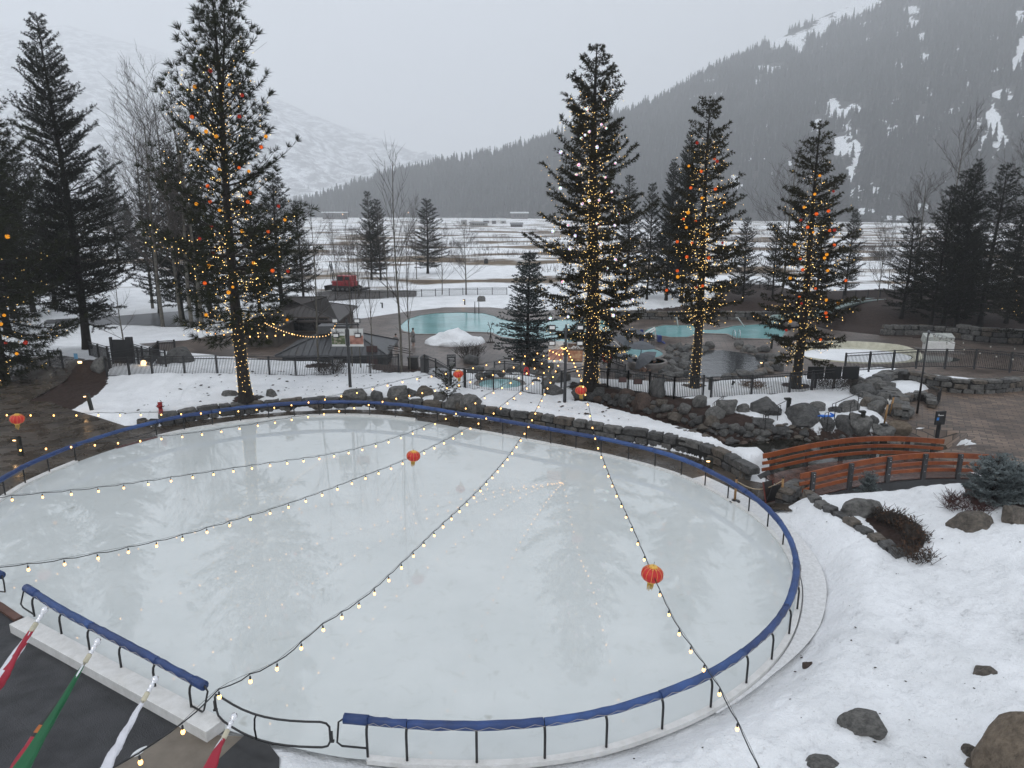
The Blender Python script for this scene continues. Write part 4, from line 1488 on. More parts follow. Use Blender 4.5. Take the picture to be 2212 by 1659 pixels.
mast('dark steel mast with four floodlights and two banners where the bulb strings meet', POLE[0], POLE[1], .85, 5.95, [(-1, 'SPA', skinpic, '', 3.65, 4.95), (1, "SANDY'S PUB", banner_mat('banner_pub_picture', (.16, .06, .04), (.34, .16, .08), (.58, .44, .25), 3.2), 'brown', 3.6, 4.85)])
pm = at(757, 842, .85)
mast('slim dark mast with floodlights and two white banners in front of the pool bar', pm.x, pm.y, .85, atY(752, 690, pm.y).z, [(-1, 'Six Peaks', foodpic, '', atY(0, 747, pm.y).z, atY(0, 711, pm.y).z), (1, 'SPA', skinpic, '', atY(0, 747, pm.y).z, atY(0, 711, pm.y).z)], .85)
# unlit pole on the plaza
pp = on(1981, 893)
tp = thing('light_pole', 'thin black leaning pole at the plaza edge carrying the unlit bulb string', 'pole', pp)
ptp = atY(2006, 716, pp.y)
put('pole', MB().tube([pp - Vector((0, 0, .1)), ptp], [.07, .045], 8), blackm, tp, True)
put('top_fitting', MB().ball(ptp, .08, 6).box(ptp + Vector((.05, 0, -.05)), (.25, .08, .06)), steelm, tp)
bulb_off = bpy.data.meshes.new('bulb')
_g = MB().lathe([(.001, -.155), (.022, -.152), (.038, -.135), (.043, -.112), (.040, -.085), (.028, -.055), (.021, -.04)], n=9)
bulb_off.from_pydata(_g.v, [], _g.f)
bulb_off.polygons.foreach_set('use_smooth', [True] * len(_g.f))
bulb_off.materials.append(mat('unlit_bulb', (.45, .43, .38), .15, .05))
cable('unlit bulb string sagging from the thin black pole over the right terrace', [ptp, atY(2050, 738, 46), atY(2110, 755, 44), atY(2212, 772, 40), atY(2290, 772, 38)], 9, group=None, scale=1.0, bm_=bulb_off)
cable('second unlit bulb string from the thin black pole towards the right edge', [ptp, atY(2060, 731, 50), atY(2130, 742, 50), atY(2230, 750, 50), atY(2300, 748, 50)], 10, group=None, scale=1.0, bm_=bulb_off)
# ------------------------------------------------------------------ bridge
redwood = mat('stained_wood', (.17, .036, .009), .5, 0, 1.8, .15, 14, col2=(.32, .085, .02))
deckm = mat('wet_deck_boards', (.05, .026, .02), .22, 0, 3, .2, 12, col2=(.13, .07, .055))
postm = mat('grey_steel_post', (.042, .043, .045), .5, .2, 4)
nA, nB = Vector((13.35, 30.28, 0)), Vector((23.1, 31.95, 0))
fA, fB = Vector((12.55, 33.2, 0)), Vector((22.0, 34.55, 0))
arch = lambda f: .12 + .5 * f + .42 * math.sin(math.pi * f) - .2 * f * f
br = thing('footbridge', 'arched footbridge with orange wooden rails and a wet plank deck beside the plaza', 'bridge', (17.8, 32.3, 0))
dk = MB()
for i in range(66):
    f0, f1 = i / 66, (i + .9) / 66
    a, b = nA.lerp(nB, f0), nA.lerp(nB, f1)
    c, d = fB * f1 + fA * (1 - f1), fB * f0 + fA * (1 - f0)
    z0, z1 = arch(f0), arch(f1)
    vs = [(a.x, a.y, z0), (b.x, b.y, z1), (c.x, c.y, z1), (d.x, d.y, z0)]
    vs += [(x, y, z - .05) for x, y, z in vs]
    dk.add(vs, [(0, 1, 2, 3), (7, 6, 5, 4), (0, 4, 5, 1), (1, 5, 6, 2), (2, 6, 7, 3), (3, 7, 4, 0)])
put('deck', dk, deckm, br)
for A, B in ((nA, nB), (fA, fB)):
    gd = MB()
    for i in range(20):
        f0, f1 = i / 20, (i + 1) / 20
        p, q = A.lerp(B, f0), A.lerp(B, f1)
        gd.beam((p.x, p.y, arch(f0) - .28), (q.x, q.y, arch(f1) - .28), .14, .42)
    put('girder', gd, postm, br)
for side, (A, B) in enumerate(((nA, nB), (fA, fB))):
    nrm = Vector((-.17, 1, 0)).normalized() * (1 if side == 0 else -1)
    for h_, hh in ((1.08, .25), (.70, .16), (.36, .16)):
        rm = MB()
        path = []
        for i in range(25):
            f = -.015 + 1.03 * i / 24
            p = A.lerp(B, f) + nrm * .10
            path.append((p.x, p.y, arch(min(max(f, 0), 1)) + h_ - .0))
        for i in range(24):
            rm.beam(path[i], path[i + 1], .075, hh)
        put('rail', rm, redwood, br)
    for k in range(6):
        f = (.045, .235, .43, .62, .81, .965)[k]
        p = A.lerp(B, f)
        z = arch(f)
        pst = put('post', MB().box((p.x, p.y, z + .38), (.21, .12, 1.62), rz=.17), postm, br, bevel=.008)
        bo = MB()
        for h_ in (1.12, 1.0, .70, .36):
            q = p - nrm * .068
            bo.lathe([(.028, 0), (.026, .016), (.0, .02)], (q.x, q.y, z + h_), 8, M=Matrix.Rotation(math.pi / 2 * (1 if side == 0 else -1), 3, 'X'))
        if side == 0: put('bolt', bo, chrome, pst)

# ------------------------------------------------------------------ fences
def fence(label, pts, h, bay=2.4, gap=.12, group=None, zoff=0.0, panel=True, name='picket_fence'):
    """pts: list of world Vector (ground points)"""
    root = thing(name, label, 'fence', pts[0], group)
    pk, post_at = MB(), []
    for a, b in zip(pts[:-1], pts[1:]):
        a, b = Vector(a), Vector(b)
        L = (b - a).length
        nb = max(1, round(L / bay))
        d = (b - a) / nb
        for i in range(nb):
            p, q = a + d * i, a + d * (i + 1)
            post_at.append(p)
            n = max(2, int((q - p).length / gap))
            for k in range(1, n):
                c = p.lerp(q, k / n)
                pk.beam((c.x, c.y, c.z + .08), (c.x, c.y, c.z + h - .12), .027, .027)
            for hh in (.1, h - .22, h - .02):
                pk.beam((p.x, p.y, p.z + hh), (q.x, q.y, q.z + hh), .045, .055)
    post_at.append(Vector(pts[-1]))
    put('picket_panel', pk, blackm, root)
    for p in post_at:
        put('post', MB().box((p.x, p.y, p.z + h / 2 - .03), (.11, .11, h + .14)), blackm, root)
    return root
def px(*uv):
    return [on(u, v) for u, v in uv]
FG = None
fence('black picket fence between the snow lawn and the pool bar, from gate house to aspens', px((232, 815), (330, 811), (470, 810), (640, 814), (800, 810), (862, 806)), 1.5)
fence('black picket fence stepping up the ramp at the far left beside the dark trunk', px((238, 800), (300, 790), (360, 795)), 1.45)
fence('short tall black picket fence section on the snow above the left ramp', px((328, 790), (345, 775), (380, 772)), 1.5)
fence('black ramp railing climbing from the dark gate at far left', px((195, 770), (235, 782), (290, 775), (330, 788)), 1.3)
fence('black fence descending beside the caution board towards the spa tub', px((918, 808), (942, 818), (973, 838), (1003, 842)), 1.5)
fence('black fence panel in front of the green spa tub, right of the left lantern', px((1006, 843), (1066, 846), (1128, 849), (1172, 856)), 1.5)
fence('black fence between the mast and the foot of the tall lit pine', px((1212, 842), (1262, 830), (1312, 838)), 1.35)
gfence = fence('black fence and gate with small brown plaques below the round spa tubs', px((1312, 838), (1356, 846)), 1.45)
fence('black gate section with latch box, second bay right of the tall lit pine', px((1356, 846), (1402, 852)), 1.5, bay=4, name='gate_fence')
fence('black fence bay beside the dark pointed boulder', px((1402, 852), (1430, 856), (1455, 862)), 1.5)
fence('black gate bay around the foot of the slim lit pine', px((1455, 862), (1518, 858)), 1.5, bay=4, name='gate_fence')
fence('long black picket fence from the slim lit pine to the stone ruin wall', px((1535, 862), (1622, 857), (1704, 852), (1800, 842), (1845, 835)), 1.5)
fence('black picket fence along the back of the plaza reaching the right edge', [at(1852, 800, 1.4) + Vector((0, 2, -.6)), at(2003, 792, 1.2) + Vector((0, 1.5, -.4)), at(2104, 795, 1.0), at(2260, 810, .9)], 1.5)
fence('far black fence at the edge of the white meadow beyond the big pool', px((690, 650), (760, 648), (850, 645), (1000, 639), (1095, 638)), 1.3)
fence('far black fence on top of the dark mulch bank behind the right pools', [on(1545, 640), on(1600, 628), on(1660, 622)], 1.3)
fence('far black fence behind the pale water slide', [on(1820, 648), on(1900, 644), on(1990, 640)], 1.3)
plq = mat('plaque_brown', (.09, .05, .045), .5, .2, 9)
for u, v, lb in ((1378, 824, 'small brown plaque fixed on the gate left of the dark pointed boulder'), (1417, 829, 'small brown plaque with white surround fixed on the fence above the dark boulder'), (1345, 820, 'brown weathered plate on the fence right of the tall lit pine')):
    p = on(1402, 852)
    q = atY(u, v, on(u, 850).y - .06)
    t = thing('notice_plaque', lb, 'sign', q)
    put('plate', MB().box(q, (.5, .02, .32)), plq, t)
    put('frame', MB().box(q + Vector((0, .012, 0)), (.58, .012, .40)), blackm if u != 1417 else whitem, t)

# ------------------------------------------------------------------ rocks of creek bank, spa and pond
def scatter(poly_px, n, wr, label, group, ms=(0, 0, 2, 1, 3), seed=1, hr=(.55, .9), one=None):
    r_ = random.Random(seed)
    us, vs = [p[0] for p in poly_px], [p[1] for p in poly_px]
    k, placed = 0, []
    tries = 0
    while k < n and tries < n * 60:
        tries += 1
        u, v = r_.uniform(min(us), max(us)), r_.uniform(min(vs), max(vs))
        if sdp(np.array([u]), np.array([v]), poly_px)[0] < 0: continue
        w_ = r_.uniform(*wr)
        p = on(u, v)
        tries += 4
        if any((Vector(q) - p).length < (w_ + e_) * .30 for q, e_ in placed): continue
        placed.append((p, w_))
        ob = boulder((p.x, p.y, p.z), (w_, w_ * r_.uniform(.7, 1), w_ * r_.uniform(*hr)), label, group, r_.choice(ms), sink=.28, tilt=.35)
        k += 1
        if one is not None: one.append(ob)
scatter([(1238, 846), (1320, 852), (1400, 868), (1470, 880), (1500, 900), (1560, 918), (1650, 932), (1740, 940), (1700, 948), (1600, 948), (1556, 938), (1500, 924), (1463, 913), (1420, 899), (1369, 887), (1300, 869), (1240, 861)], 185, (.35, .95), 'grey brown stone heaped on the creek bank below the black fence', 'stones of the creek bank', (0, 2, 2, 1, 2, 0, 3), seed=4)
scatter([(1440, 750), (1500, 745), (1540, 752), (1500, 775), (1490, 810), (1440, 822), (1425, 800), (1440, 780)], 44, (.5, 1.25), 'rounded grey stone piled between the round spa tubs and the dark pond', 'stones by the spa tubs', (0, 0, 2), seed=6)
scatter([(1585, 748), (1660, 757), (1690, 775), (1690, 800), (1640, 815), (1560, 820), (1560, 814), (1640, 804), (1668, 788), (1655, 775), (1600, 762)], 34, (.5, 1.3), 'grey stone edging the right side of the dark pond', 'stones round the pond', (0, 0, 1, 2), seed=8)
scatter([(1340, 800), (1420, 806), (1450, 815), (1440, 832), (1370, 828), (1330, 818)], 14, (.5, 1.0), 'brownish stone below the lower round spa tub', 'stones below the lower spa tub', (1, 0, 2), seed=9)
scatter([(1150, 790), (1215, 800), (1215, 855), (1165, 850), (1150, 820)], 15, (.6, 1.3), 'grey rock stacked around the green spa tub left of the mast', 'rocks by the green spa tub', (0, 2, 1), seed=12)
scatter([(1025, 815), (1150, 795), (1130, 808), (1040, 822)], 10, (.5, 1.1), 'dark rock behind the green spa tub', 'rocks behind the green spa tub', (2, 2, 0), seed=13)
SMALL = []
scatter([(1470, 922), (1560, 938), (1640, 946), (1760, 944), (1900, 946), (1905, 958), (1760, 962), (1660, 966), (1600, 962), (1540, 950), (1470, 932)], 110, (.22, .7), 'flat stacked stone along the waterline of the creek', 'stacked stones at the creek edge', (0, 1, 2, 2, 3), seed=31, hr=(.35, .6), one=SMALL)
scatter([(1640, 905), (1700, 915), (1740, 932), (1680, 938), (1600, 928)], 34, (.3, .75), 'layered flat stone below the snow ledge left of the huge sloping boulder', 'stones under the snow ledge', (0, 1, 2), seed=32, hr=(.4, .6), one=SMALL)
# creek: stones lying in the water
scatter([(1640, 968), (1760, 962), (1900, 975), (1880, 1000), (1720, 1005), (1650, 990)], 26, (.3, .8), 'wet stone lying in the creek behind the footbridge', 'stones in the creek', (0, 1, 2), seed=14, hr=(.45, .7), one=SMALL)
scatter([(1830, 965), (1960, 960), (2010, 975), (1960, 1005), (1850, 1005)], 24, (.35, .8), 'pale cobble under the far rail of the footbridge', 'cobbles under the bridge', (0, 4, 0), seed=15, hr=(.5, .7), one=SMALL)
# the many small stones of the creek edge, far too many to be told apart, are one object
bm = bmesh.new()
for ob in SMALL:
    n0, f0 = len(bm.verts), len(bm.faces)
    bm.from_mesh(ob.data)
    bm.verts.ensure_lookup_table()
    bm.faces.ensure_lookup_table()
    M = Matrix.LocRotScale(ob.location, ob.rotation_euler, ob.scale)
    for v in bm.verts[n0:]: v.co = M @ v.co
    mi_ = STM.index(ob.data.materials[0])
    for f in bm.faces[f0:]: f.material_index = mi_
    bpy.data.objects.remove(ob)
me = bpy.data.meshes.new('creek_stones')
bm.to_mesh(me)
bm.free()
tag(link_mesh('creek_stones', me, STM), kind='stuff')
for (u, vb, w_, h_, lb, mi) in ((1571, 896, 48, 34, 'tall upright grey boulder at the left end of the row on the snow', 0), (1606, 896, 30, 22, 'squat grey boulder second in the row on the snow', 0), (1656, 898, 72, 36, 'big domed boulder behind the left handrail', 2), (1724, 893, 46, 18, 'low long boulder between the two handrails', 0), (1765, 894, 42, 26, 'rounded grey boulder left of the right handrail', 0),
        (1738, 925, 84, 44, 'huge dark sloping boulder at the creek bend', 2), (1802, 894, 24, 17, 'small boulder behind the right handrail', 2), (1833, 893, 50, 28, 'oblong grey boulder under the right handrail', 0), (1872, 882, 28, 24, 'brown boulder left of the plaza rock pile', 1), (1897, 891, 50, 27, 'long grey boulder with snow behind it at the plaza steps', 0),
        (1790, 932, 33, 32, 'grey upright boulder at left of the dark trio by the creek', 2), (1826, 937, 50, 44, 'dark middle boulder of the trio by the creek', 2), (1858, 936, 52, 44, 'tallest pale faceted boulder of the trio by the creek', 0), (1889, 920, 22, 24, 'small rounded boulder right of the faceted one', 2), (1910, 947, 52, 30, 'pale boulder at the end of the far bridge rail', 0), (1942, 938, 54, 28, 'tan boulder by the plaza corner', 4),
        (1645, 925, 60, 22, 'flat slab resting on the stone bank left of the huge sloping boulder', 2), (1546, 905, 40, 30, 'boulder with a sharp top above the creek stones', 0), (1512, 880, 36, 26, 'boulder at the foot of the fence gate', 0), (1422, 858, 34, 42, 'dark pointed boulder behind the fence', 2), (1040, 653, 18, 14, 'lone pale boulder on the snow beyond the big pool', 0), (1355, 862, 40, 24, 'brown tilted slab among the creek stones', 3), (1390, 890, 44, 36, 'reddish triangular rock in the creek bank', 3), (1350, 880, 24, 30, 'tall narrow grey rock in the creek bank', 2)):
    rock_px(u, vb, w_, h_, lb, None, mi)
# near boulders in the snow bank
for (u, vb, w_, h_, lb, mi, pr) in ((1860, 1122, 86, 44, 'long flat-topped grey boulder above the planter bed', 0, 1), (2112, 1160, 94, 44, 'broad brown-grey boulder in front of the blue spruce', 1, 2), (2198, 1146, 66, 56, 'brown boulder at the right edge below the spruce', 1, 3), (1745, 1447, 22, 17, 'small red brown stone on the snow right of the rail', 3, 7), (2130, 1472, 60, 30, 'brown rock peeking out of a hole in the snow', 1, 8),
        (1874, 1600, 92, 62, 'squarish grey boulder sunk in the snow at lower right', 0, 4), (1786, 1672, 76, 30, 'grey boulder cut off by the bottom edge', 0, 5), (2212, 1700, 140, 126, 'huge tan boulder in the lower right corner', 4, 18), (2098, 1642, 34, 30, 'small brown rock wedged left of the huge tan boulder', 1, 9), (2105, 1668, 36, 26, 'tan rock below the huge tan boulder', 4, 10), (1840, 1112, 24, 14, 'half buried stone by the planter edging', 2, 11), (2050, 1168, 36, 9, 'nearly buried flat grey stone below the spruce bed', 0, 12), (1725, 1660, 14, 5, 'tiny tan stone near the bottom edge', 4, 13)):
    rock_px(u, vb, w_, h_, lb, None, mi, proto=pr, tilt=.08)
# planter edging and rock walls
stone_wall('planter_edging', 'low rounded stone edging of the planter bed in the snow bank', [tuple(on(u, v)[:2]) for u, v in ((1712, 1052), (1760, 1085), (1820, 1125), (1885, 1168), (1942, 1208))], lambda p: zat(p.x, p.y) - .12, .45, .42, .46, (.38, .62), 5, (stone3, stonem, stone2), gap=.80, jz=.05, tilt=.14)
stone_wall('stone_pier', 'rough stone pier at the near end of the footbridge by the folding sign', [tuple(at(u, v, .1)[:2]) for u, v in ((1690, 1088), (1712, 1074), (1728, 1066))], .0, .75, .75, .3, (.3, .6), 8)
stone_wall('stone_wall', 'broken stone wall turning the corner at the end of the rink walkway', [(p[0], p[1]) for p in pe], -.1, .75, .6, .28, (.4, .7), 9)
stone_wall('plaza_wall', 'curved stone wall along the back of the brick plaza', [tuple(at(u, v, .6)[:2]) for u, v in ((1895, 838), (1925, 826), (1965, 828), (2010, 838), (2060, 846), (2130, 848), (2260, 836))], .55, 1.0, .75, .34, (.5, 1.0), 10)
stone_wall('stone_wall', 'broad low stone wall running from the plaza corner towards the three black panels', [tuple(at(u, v, .6)[:2]) for u, v in ((1945, 905), (1938, 880), (1915, 862), (1880, 845))], .45, .95, .9, .34, (.5, .9), 12)
stone_wall('fire_pit', 'low stone fire pit with a black guard on the plaza', [tuple(at(u, v, .6)[:2]) for u, v in ((1950, 872), (1975, 863), (2005, 868), (2012, 880))], .6, .55, .5, .28, (.4, .7), 13)
scatter([(1850, 835), (1905, 828), (1935, 860), (1945, 905), (1905, 880), (1870, 870)], 26, (.8, 1.6), 'big rounded rock heaped outside the plaza corner wall', 'rocks heaped at the plaza corner', (0, 2, 0), seed=21)
stone_wall('terrace_wall', 'long stone wall below the dark mulch bank behind the right pools', [tuple(at(u, v, -1)[:2]) for u, v in ((1262, 690), (1330, 688), (1450, 690), (1560, 690), (1690, 691))], -1.05, 1.15, .7, .5, (.9, 1.8), 14)
stone_wall('terrace_wall', 'rubble stone wall at the foot of the wooded slope on the right', [tuple(at(u, v, -.9)[:2]) for u, v in ((1910, 722), (1975, 722), (2060, 728), (2120, 736), (2180, 740), (2260, 745))], -1.0, lambda f: 1.1 + .5 * f, .8, .55, (.8, 1.7), 15)
gd = at(2020, 868, .6)
tg = thing('fire_guard', 'black barred guard panels standing by the stone fire pit', 'guard', gd)
gmb = MB()
for (ua, va, ub, vb) in ((2003, 862, 2022, 872), (2022, 880, 2030, 868)):
    a, b = at(ua, va, .6), at(ub, vb, .6)
    for k in range(9):
        p = a.lerp(b, k / 8)
        gmb.beam((p.x, p.y, .65), (p.x, p.y, 1.65), .03, .03)
    for z in (.75, 1.6): gmb.beam((a.x, a.y, z), (b.x, b.y, z), .04, .04)
put('bars', gmb, blackm, tg)

# ------------------------------------------------------------------ handrails at the steps
def handrail(label, A, B):
    a, b = A, B
    t = thing('handrail', label, 'handrail', a)
    m_ = MB()
    d = (b - a)
    h = .95
    m_.tube([a + Vector((0, 0, h)), b + Vector((0, 0, h))], .022, 6)
    for p, sgn in ((a, -1), (b, 1)):
        e_ = Vector((d.x, d.y, 0)).normalized() * .38 * sgn
        m_.tube([p + Vector((0, 0, -.1)), p + Vector((0, 0, h))], .022, 6)
        m_.tube([p + Vector((0, 0, h)), p + e_ + Vector((0, 0, h)), p + e_ + Vector((0, 0, h - .36)), p + Vector((0, 0, h - .36))], .02, 6)
    put('rail', m_, blackm, t, True)
def hr_px(lb, ua, va, ub, vb, Ya):
    handrail(lb, atY(ua, va, Ya) - Vector((0, 0, .95)), atY(ub, vb, Ya + 1.6) - Vector((0, 0, .95)))
hr_px('upper thin black handrail on the steps beside the big domed boulder', 1661, 885, 1703, 863, 41)
hr_px('lower thin black handrail on the steps beside the big domed boulder', 1655, 893, 1682, 878, 39.5)
hr_px('upper black handrail at the plaza steps', 1806, 870, 1856, 849, 38.5)
hr_px('lower black handrail at the plaza steps above the blue scoop', 1790, 890, 1839, 868, 37)
hr_px('thin black handrail between boulders left of the domed boulder', 1544, 868, 1560, 858, 43)
sc_ = on(1776, 902)
ts = thing('snow_scoop', 'bright blue plastic snow scoop lying on the snowy steps', 'shovel', sc_)
put('pan', MB().box(sc_ + Vector((.25, 0, .12)), (.75, .45, .06), rz=.15).box(sc_ + Vector((.6, .0, .18)), (.06, .45, .14), rz=.15), mat('blue_plastic', (.01, .16, .62), .35), ts)
put('handle', MB().beam(sc_ + Vector((-.1, -.02, .12)), sc_ + Vector((-.75, -.12, .1)), .07, .05), MATS['blue_plastic'], ts)

# ------------------------------------------------------------------ bollard lights
def bollard(label, p, h=.95, lit=True, rz=0.0, lean=0.0):
    t = thing('path_light', label, 'path light', p, rz=rz)
    M = Matrix.Rotation(lean, 3, 'Y')
    put('post', MB().box(M @ Vector((0, 0, h / 2 - .05)), (.19, .19, h + .1), M=M), mat('dark_bronze', (.018, .02, .016), .5, .3, 6), t, local=True, bevel=.01)
    put('hood', MB().box(M @ Vector((-.1, -.05, h - .05)), (.36, .24, .1), M=M), MATS['dark_bronze'], t, local=True)
    if lit:
        put('lamp', MB().box(M @ Vector((-.16, -.06, h - .14)), (.14, .14, .07), M=M), lamp_warm, t, local=True)
        l = bpy.data.lights.new('path_light_glow', 'POINT')
        l.energy, l.color, l.shadow_soft_size = 2.5, (1, .6, .28), .06
        lo = bpy.data.objects.new('path_light_glow', l)
        C.objects.link(lo)
        lo.parent = t
        lo.location = M @ Vector((-.3, -.16, h - .3))
    return t
bollard('leaning dark path light on the left snow lawn glowing onto the snow', on(199, 888), 1.2, lean=-.12)
bollard('dark path light at the left edge by the small snow heap', on(46, 984), 1.05)
bollard('dark path light on the rink walkway by the end of the stone wall', at(1534, 1019, 0), .75)
bollard('dark path light behind the black fence near the slim lit pine', on(1533, 845), 1.0, False)
bollard('path light shining on the snow beyond the big pool', on(1004, 660), .95)
bollard('unlit path light on the far snow strip left of the pool', on(826, 667), .9, False)
bollard('path light at the right bank of the dark pond', on(1646, 806), 1.1)
bollard('path light in front of the stone wall of the wooded slope', at(1966, 722, -.95), 1.1)
bollard('path light at the right under the wooded slope', at(2132, 735, -.9), 1.1)
bollard('dark square post at the plaza steps by the pale boulder', on(1861, 925), 1.1, False)
bollard('dark post between boulders at the left handrail', on(1701, 893), 1.0, False)
bollard('path light at the foot of the empty cream pool wall', at(1666, 752, -.95), .95, False)
sp = on(1581, 842)
tsl = thing('spotlight', 'small uplight on a stake in the snow behind the long fence', 'spotlight', sp)
put('stake', MB().tube([sp, sp + Vector((0, 0, .35))], .025, 5), blackm, tsl)
put('head', MB().tube([sp + Vector((-.02, 0, .35)), sp + Vector((.1, 0, .62))], [.07, .12], 8), mat('dark_bronze', (.02, .02, .02)), tsl)

# ------------------------------------------------------------------ fire hydrant
hp = on(348, 893)
hy = thing('fire_hydrant', 'red fire hydrant with silver cap on the left snow lawn', 'hydrant', hp)
hred = mat('hydrant_red', (.32, .012, .014), .4, .2, 5)
s_ = .40 * depth(hp) / F / .012 * .95
K = depth(hp) / F * 34 / .95
mb = MB().lathe([(.16, 0), (.16, .05), (.115, .06), (.115, .42), (.15, .44), (.15, .5), (.125, .52), (.12, .62), (.14, .63), (.14, .66), (.1, .74)], n=14)
def sc(mb, k):
    mb.v = [(x * k, y * k, z * k) for x, y, z in mb.v]
    return mb
put('barrel', sc(mb, K), hred, hy, True, local=True)
put('bonnet', sc(MB().lathe([(.115, .70), (.10, .78), (.05, .83), (.03, .84), (.03, .92), (.0, .93)], n=12), K), chrome, hy, True, local=True)
for ang in (0, math.pi, -math.pi / 2):
    M = Matrix.Rotation(ang, 3, 'Z') @ Matrix.Rotation(math.pi / 2, 3, 'Y')
    put('outlet_cap', sc(MB().lathe([(.07, .10), (.07, .17), (.085, .17), (.085, .22), (.03, .23), (.03, .26)], (0, 0, .47), 10, M=M), K), chrome if ang != -math.pi / 2 else hred, hy, True, local=True)

# ------------------------------------------------------------------ rope posts, folding sign, signpost
wood = mat('pale_wood_post', (.30, .165, .06), .5, .2, 4)
rope_m = mat('rope', (.42, .33, .22), .8, .2, 20)
def stanchion(label, p, h=1.1, lean=(0, 0)):
    t = thing('rope_stanchion', label, 'stanchion', p)
    put('base', MB().lathe([(.24, 0), (.24, .03), (.1, .06), (.05, .1)], n=16), blackm, t, True, local=True)
    put('post', MB().tube([(0, 0, .05), (lean[0], lean[1], h)], .055, 10), wood, t, True, local=True)
    put('finial', MB().lathe([(.06, 0), (.03, .03), (.05, .06), (.02, .1)], (lean[0], lean[1], h), 8), blackm, t, True, local=True)
    return t
s1, s2 = at(1587, 1083, .06), at(1687, 1082, .08)
stanchion('wooden rope post on the white boards just inside the rail', s1)
stanchion('wooden rope post by the folding sign at the bridge entrance', s2)
a, b = s1 + Vector((0, 0, 1.0)), s2 + Vector((0, 0, 1.0))
tr = put('barrier_rope', MB().tube([a.lerp(b, k / 10) - Vector((0, 0, .42 * math.sin(math.pi * k / 10))) for k in range(11)], .02, 6), rope_m, org=b, smooth=True, label='sagging pale rope between the two wooden posts at the bridge', cat='rope')
stanchion('leaning wooden rope post near the plaza edge with a white ribbon', on(1913, 917) if False else at(1910, 917, .6), 1.25, (.06, 0))
stanchion('second wooden rope post right at the plaza edge, behind the leaning one', at(1922, 898, .6), 1.2, (.1, 0))
rb = at(1921, 869, 1.45)
tag(put('ribbon', MB().beam(rb + Vector((-.2, 0, -.45)), rb + Vector((.12, 0, .15)), .02, .1).beam(rb + Vector((.1, .02, -.1)), rb + Vector((-.12, .02, .2)), .02, .1), whitem, org=rb), 'crossed white ribbon tied at the plaza rope posts', 'ribbon')
fs = at(1664, 1085, .08)
tf = thing('folding_sign', 'black folding sign board with a red frame at the near end of the footbridge', 'sign', fs)
for sgn in (-1, 1):
    M = Matrix.Rotation(.5, 3, 'Z') @ Matrix.Rotation(sgn * .28, 3, 'X')
    put('panel', MB().box(M @ Vector((0, 0, .5)) + Vector((0, sgn * -.0, 0)), (.6, .03, .95), M=M), blackm if sgn > 0 else mat('sign_dark_face', (.03, .025, .024), .4), tf, local=True)
M = Matrix.Rotation(.5, 3, 'Z') @ Matrix.Rotation(-.28, 3, 'X')
put('frame', MB().box(M @ Vector((-.3, -.02, .5)), (.05, .05, .98), M=M).box(M @ Vector((.3, -.02, .5)), (.05, .05, .98), M=M).box(M @ Vector((0, -.02, .05)), (.6, .05, .05), M=M), mat('sign_red_frame', (.12, .025, .018), .5), tf, local=True)
o = text('lettering', 'Please\nstay off\nthe ice' if False else 'RINK\nCLOSED', .15, paperm, tf, (0, 0, 0), (0, 0, 0))
bpy.data.objects.remove(o)
st_ = at(1651, 1078, .08)
tl = thing('sign_stand', 'slim black stand with a slanted board at the bridge entrance', 'sign', st_)
put('pole', MB().tube([(0, 0, 0), (0, 0, 1.15)], .022, 6).box((0, 0, .02), (.4, .4, .03)), blackm, tl, local=True)
put('board', MB().box((-.1, 0, 1.2), (.55, .42, .03), M=Matrix.Rotation(-.5, 3, 'Y')), blackm, tl, local=True)
wp = at(2024, 945, .6)
tw = thing('signpost', 'dark wayfinding post with a white line and blue square on the plaza', 'sign', wp)
put('post', MB().box((0, 0, .45), (.16, .12, .95)), blackm, tw, local=True)
put('panel', MB().box((.02, 0, 1.15), (.62, .1, .78), rz=.2), blackm, tw, local=True, bevel=.01)
fcs = MB().box((-.17, -.11, 1.12), (.14, .01, .16), rz=.2)
put('blue_square', fcs, mat('sign_blue', (.03, .2, .55), .4), tw, local=True)
put('white_line', MB().box((.0, -.07, 1.31), (.36, .01, .03), rz=.2).box((-.14, -.1, 1.38), (.04, .01, .05), rz=.2), whitem, tw, local=True)
# three black panels behind the long fence
for i, u in enumerate((1762, 1800, 1838)):
    p = on(u + (-5, 0, 3)[i] * .3, 842)
    q = atY(u, 805, p.y)
    t = thing('display_panel', ('left', 'middle', 'right')[i] + ' of the three square black panels on posts behind the long fence', 'panel', p, 'black panels behind the fence')
    ww = 34.5 * depth(p) / F
    put('panel', MB().box(q, (ww, .08, 27.5 * depth(p) / F)), mat('panel_black', (.012, .013, .014), .3, .2, 2), t)
    put('post', MB().box((p.x, p.y + .06, (p.z + q.z) / 2), (.16, .1, q.z - p.z)), blackm, t)
# caution board
cb = on(975, 835)
q = atY(975, 779, cb.y)
s_ = depth(cb) / F
t = thing('caution_board', 'dark caution board standing behind the descending black fence', 'sign', cb)
bd = put('board', MB().box(q, (19 * s_, .08, 27 * s_), rz=.12), mat('caution_dark', (.03, .03, .032), .5), t)
put('post', MB().tube([(cb.x, cb.y + .07, cb.z - .1), (cb.x, cb.y + .07, q.z)], .06, 6), blackm, t)
o = text('lettering', 'CAUTION', .13, palem, bd, (0, 0, 0), (math.pi / 2, 0, .12))
o.location = Vector((q.x, q.y - .05, q.z + 10 * s_)) - wloc(bd)
ln = MB()
for k in range(6):
    ln.box((q.x + (.05 if k % 2 else 0), q.y - .048, q.z + (5 - k * 3) * s_), ((12 - (k % 3) * 2) * s_, .01, .035), rz=.12)
put('text_lines', ln, palem, bd)
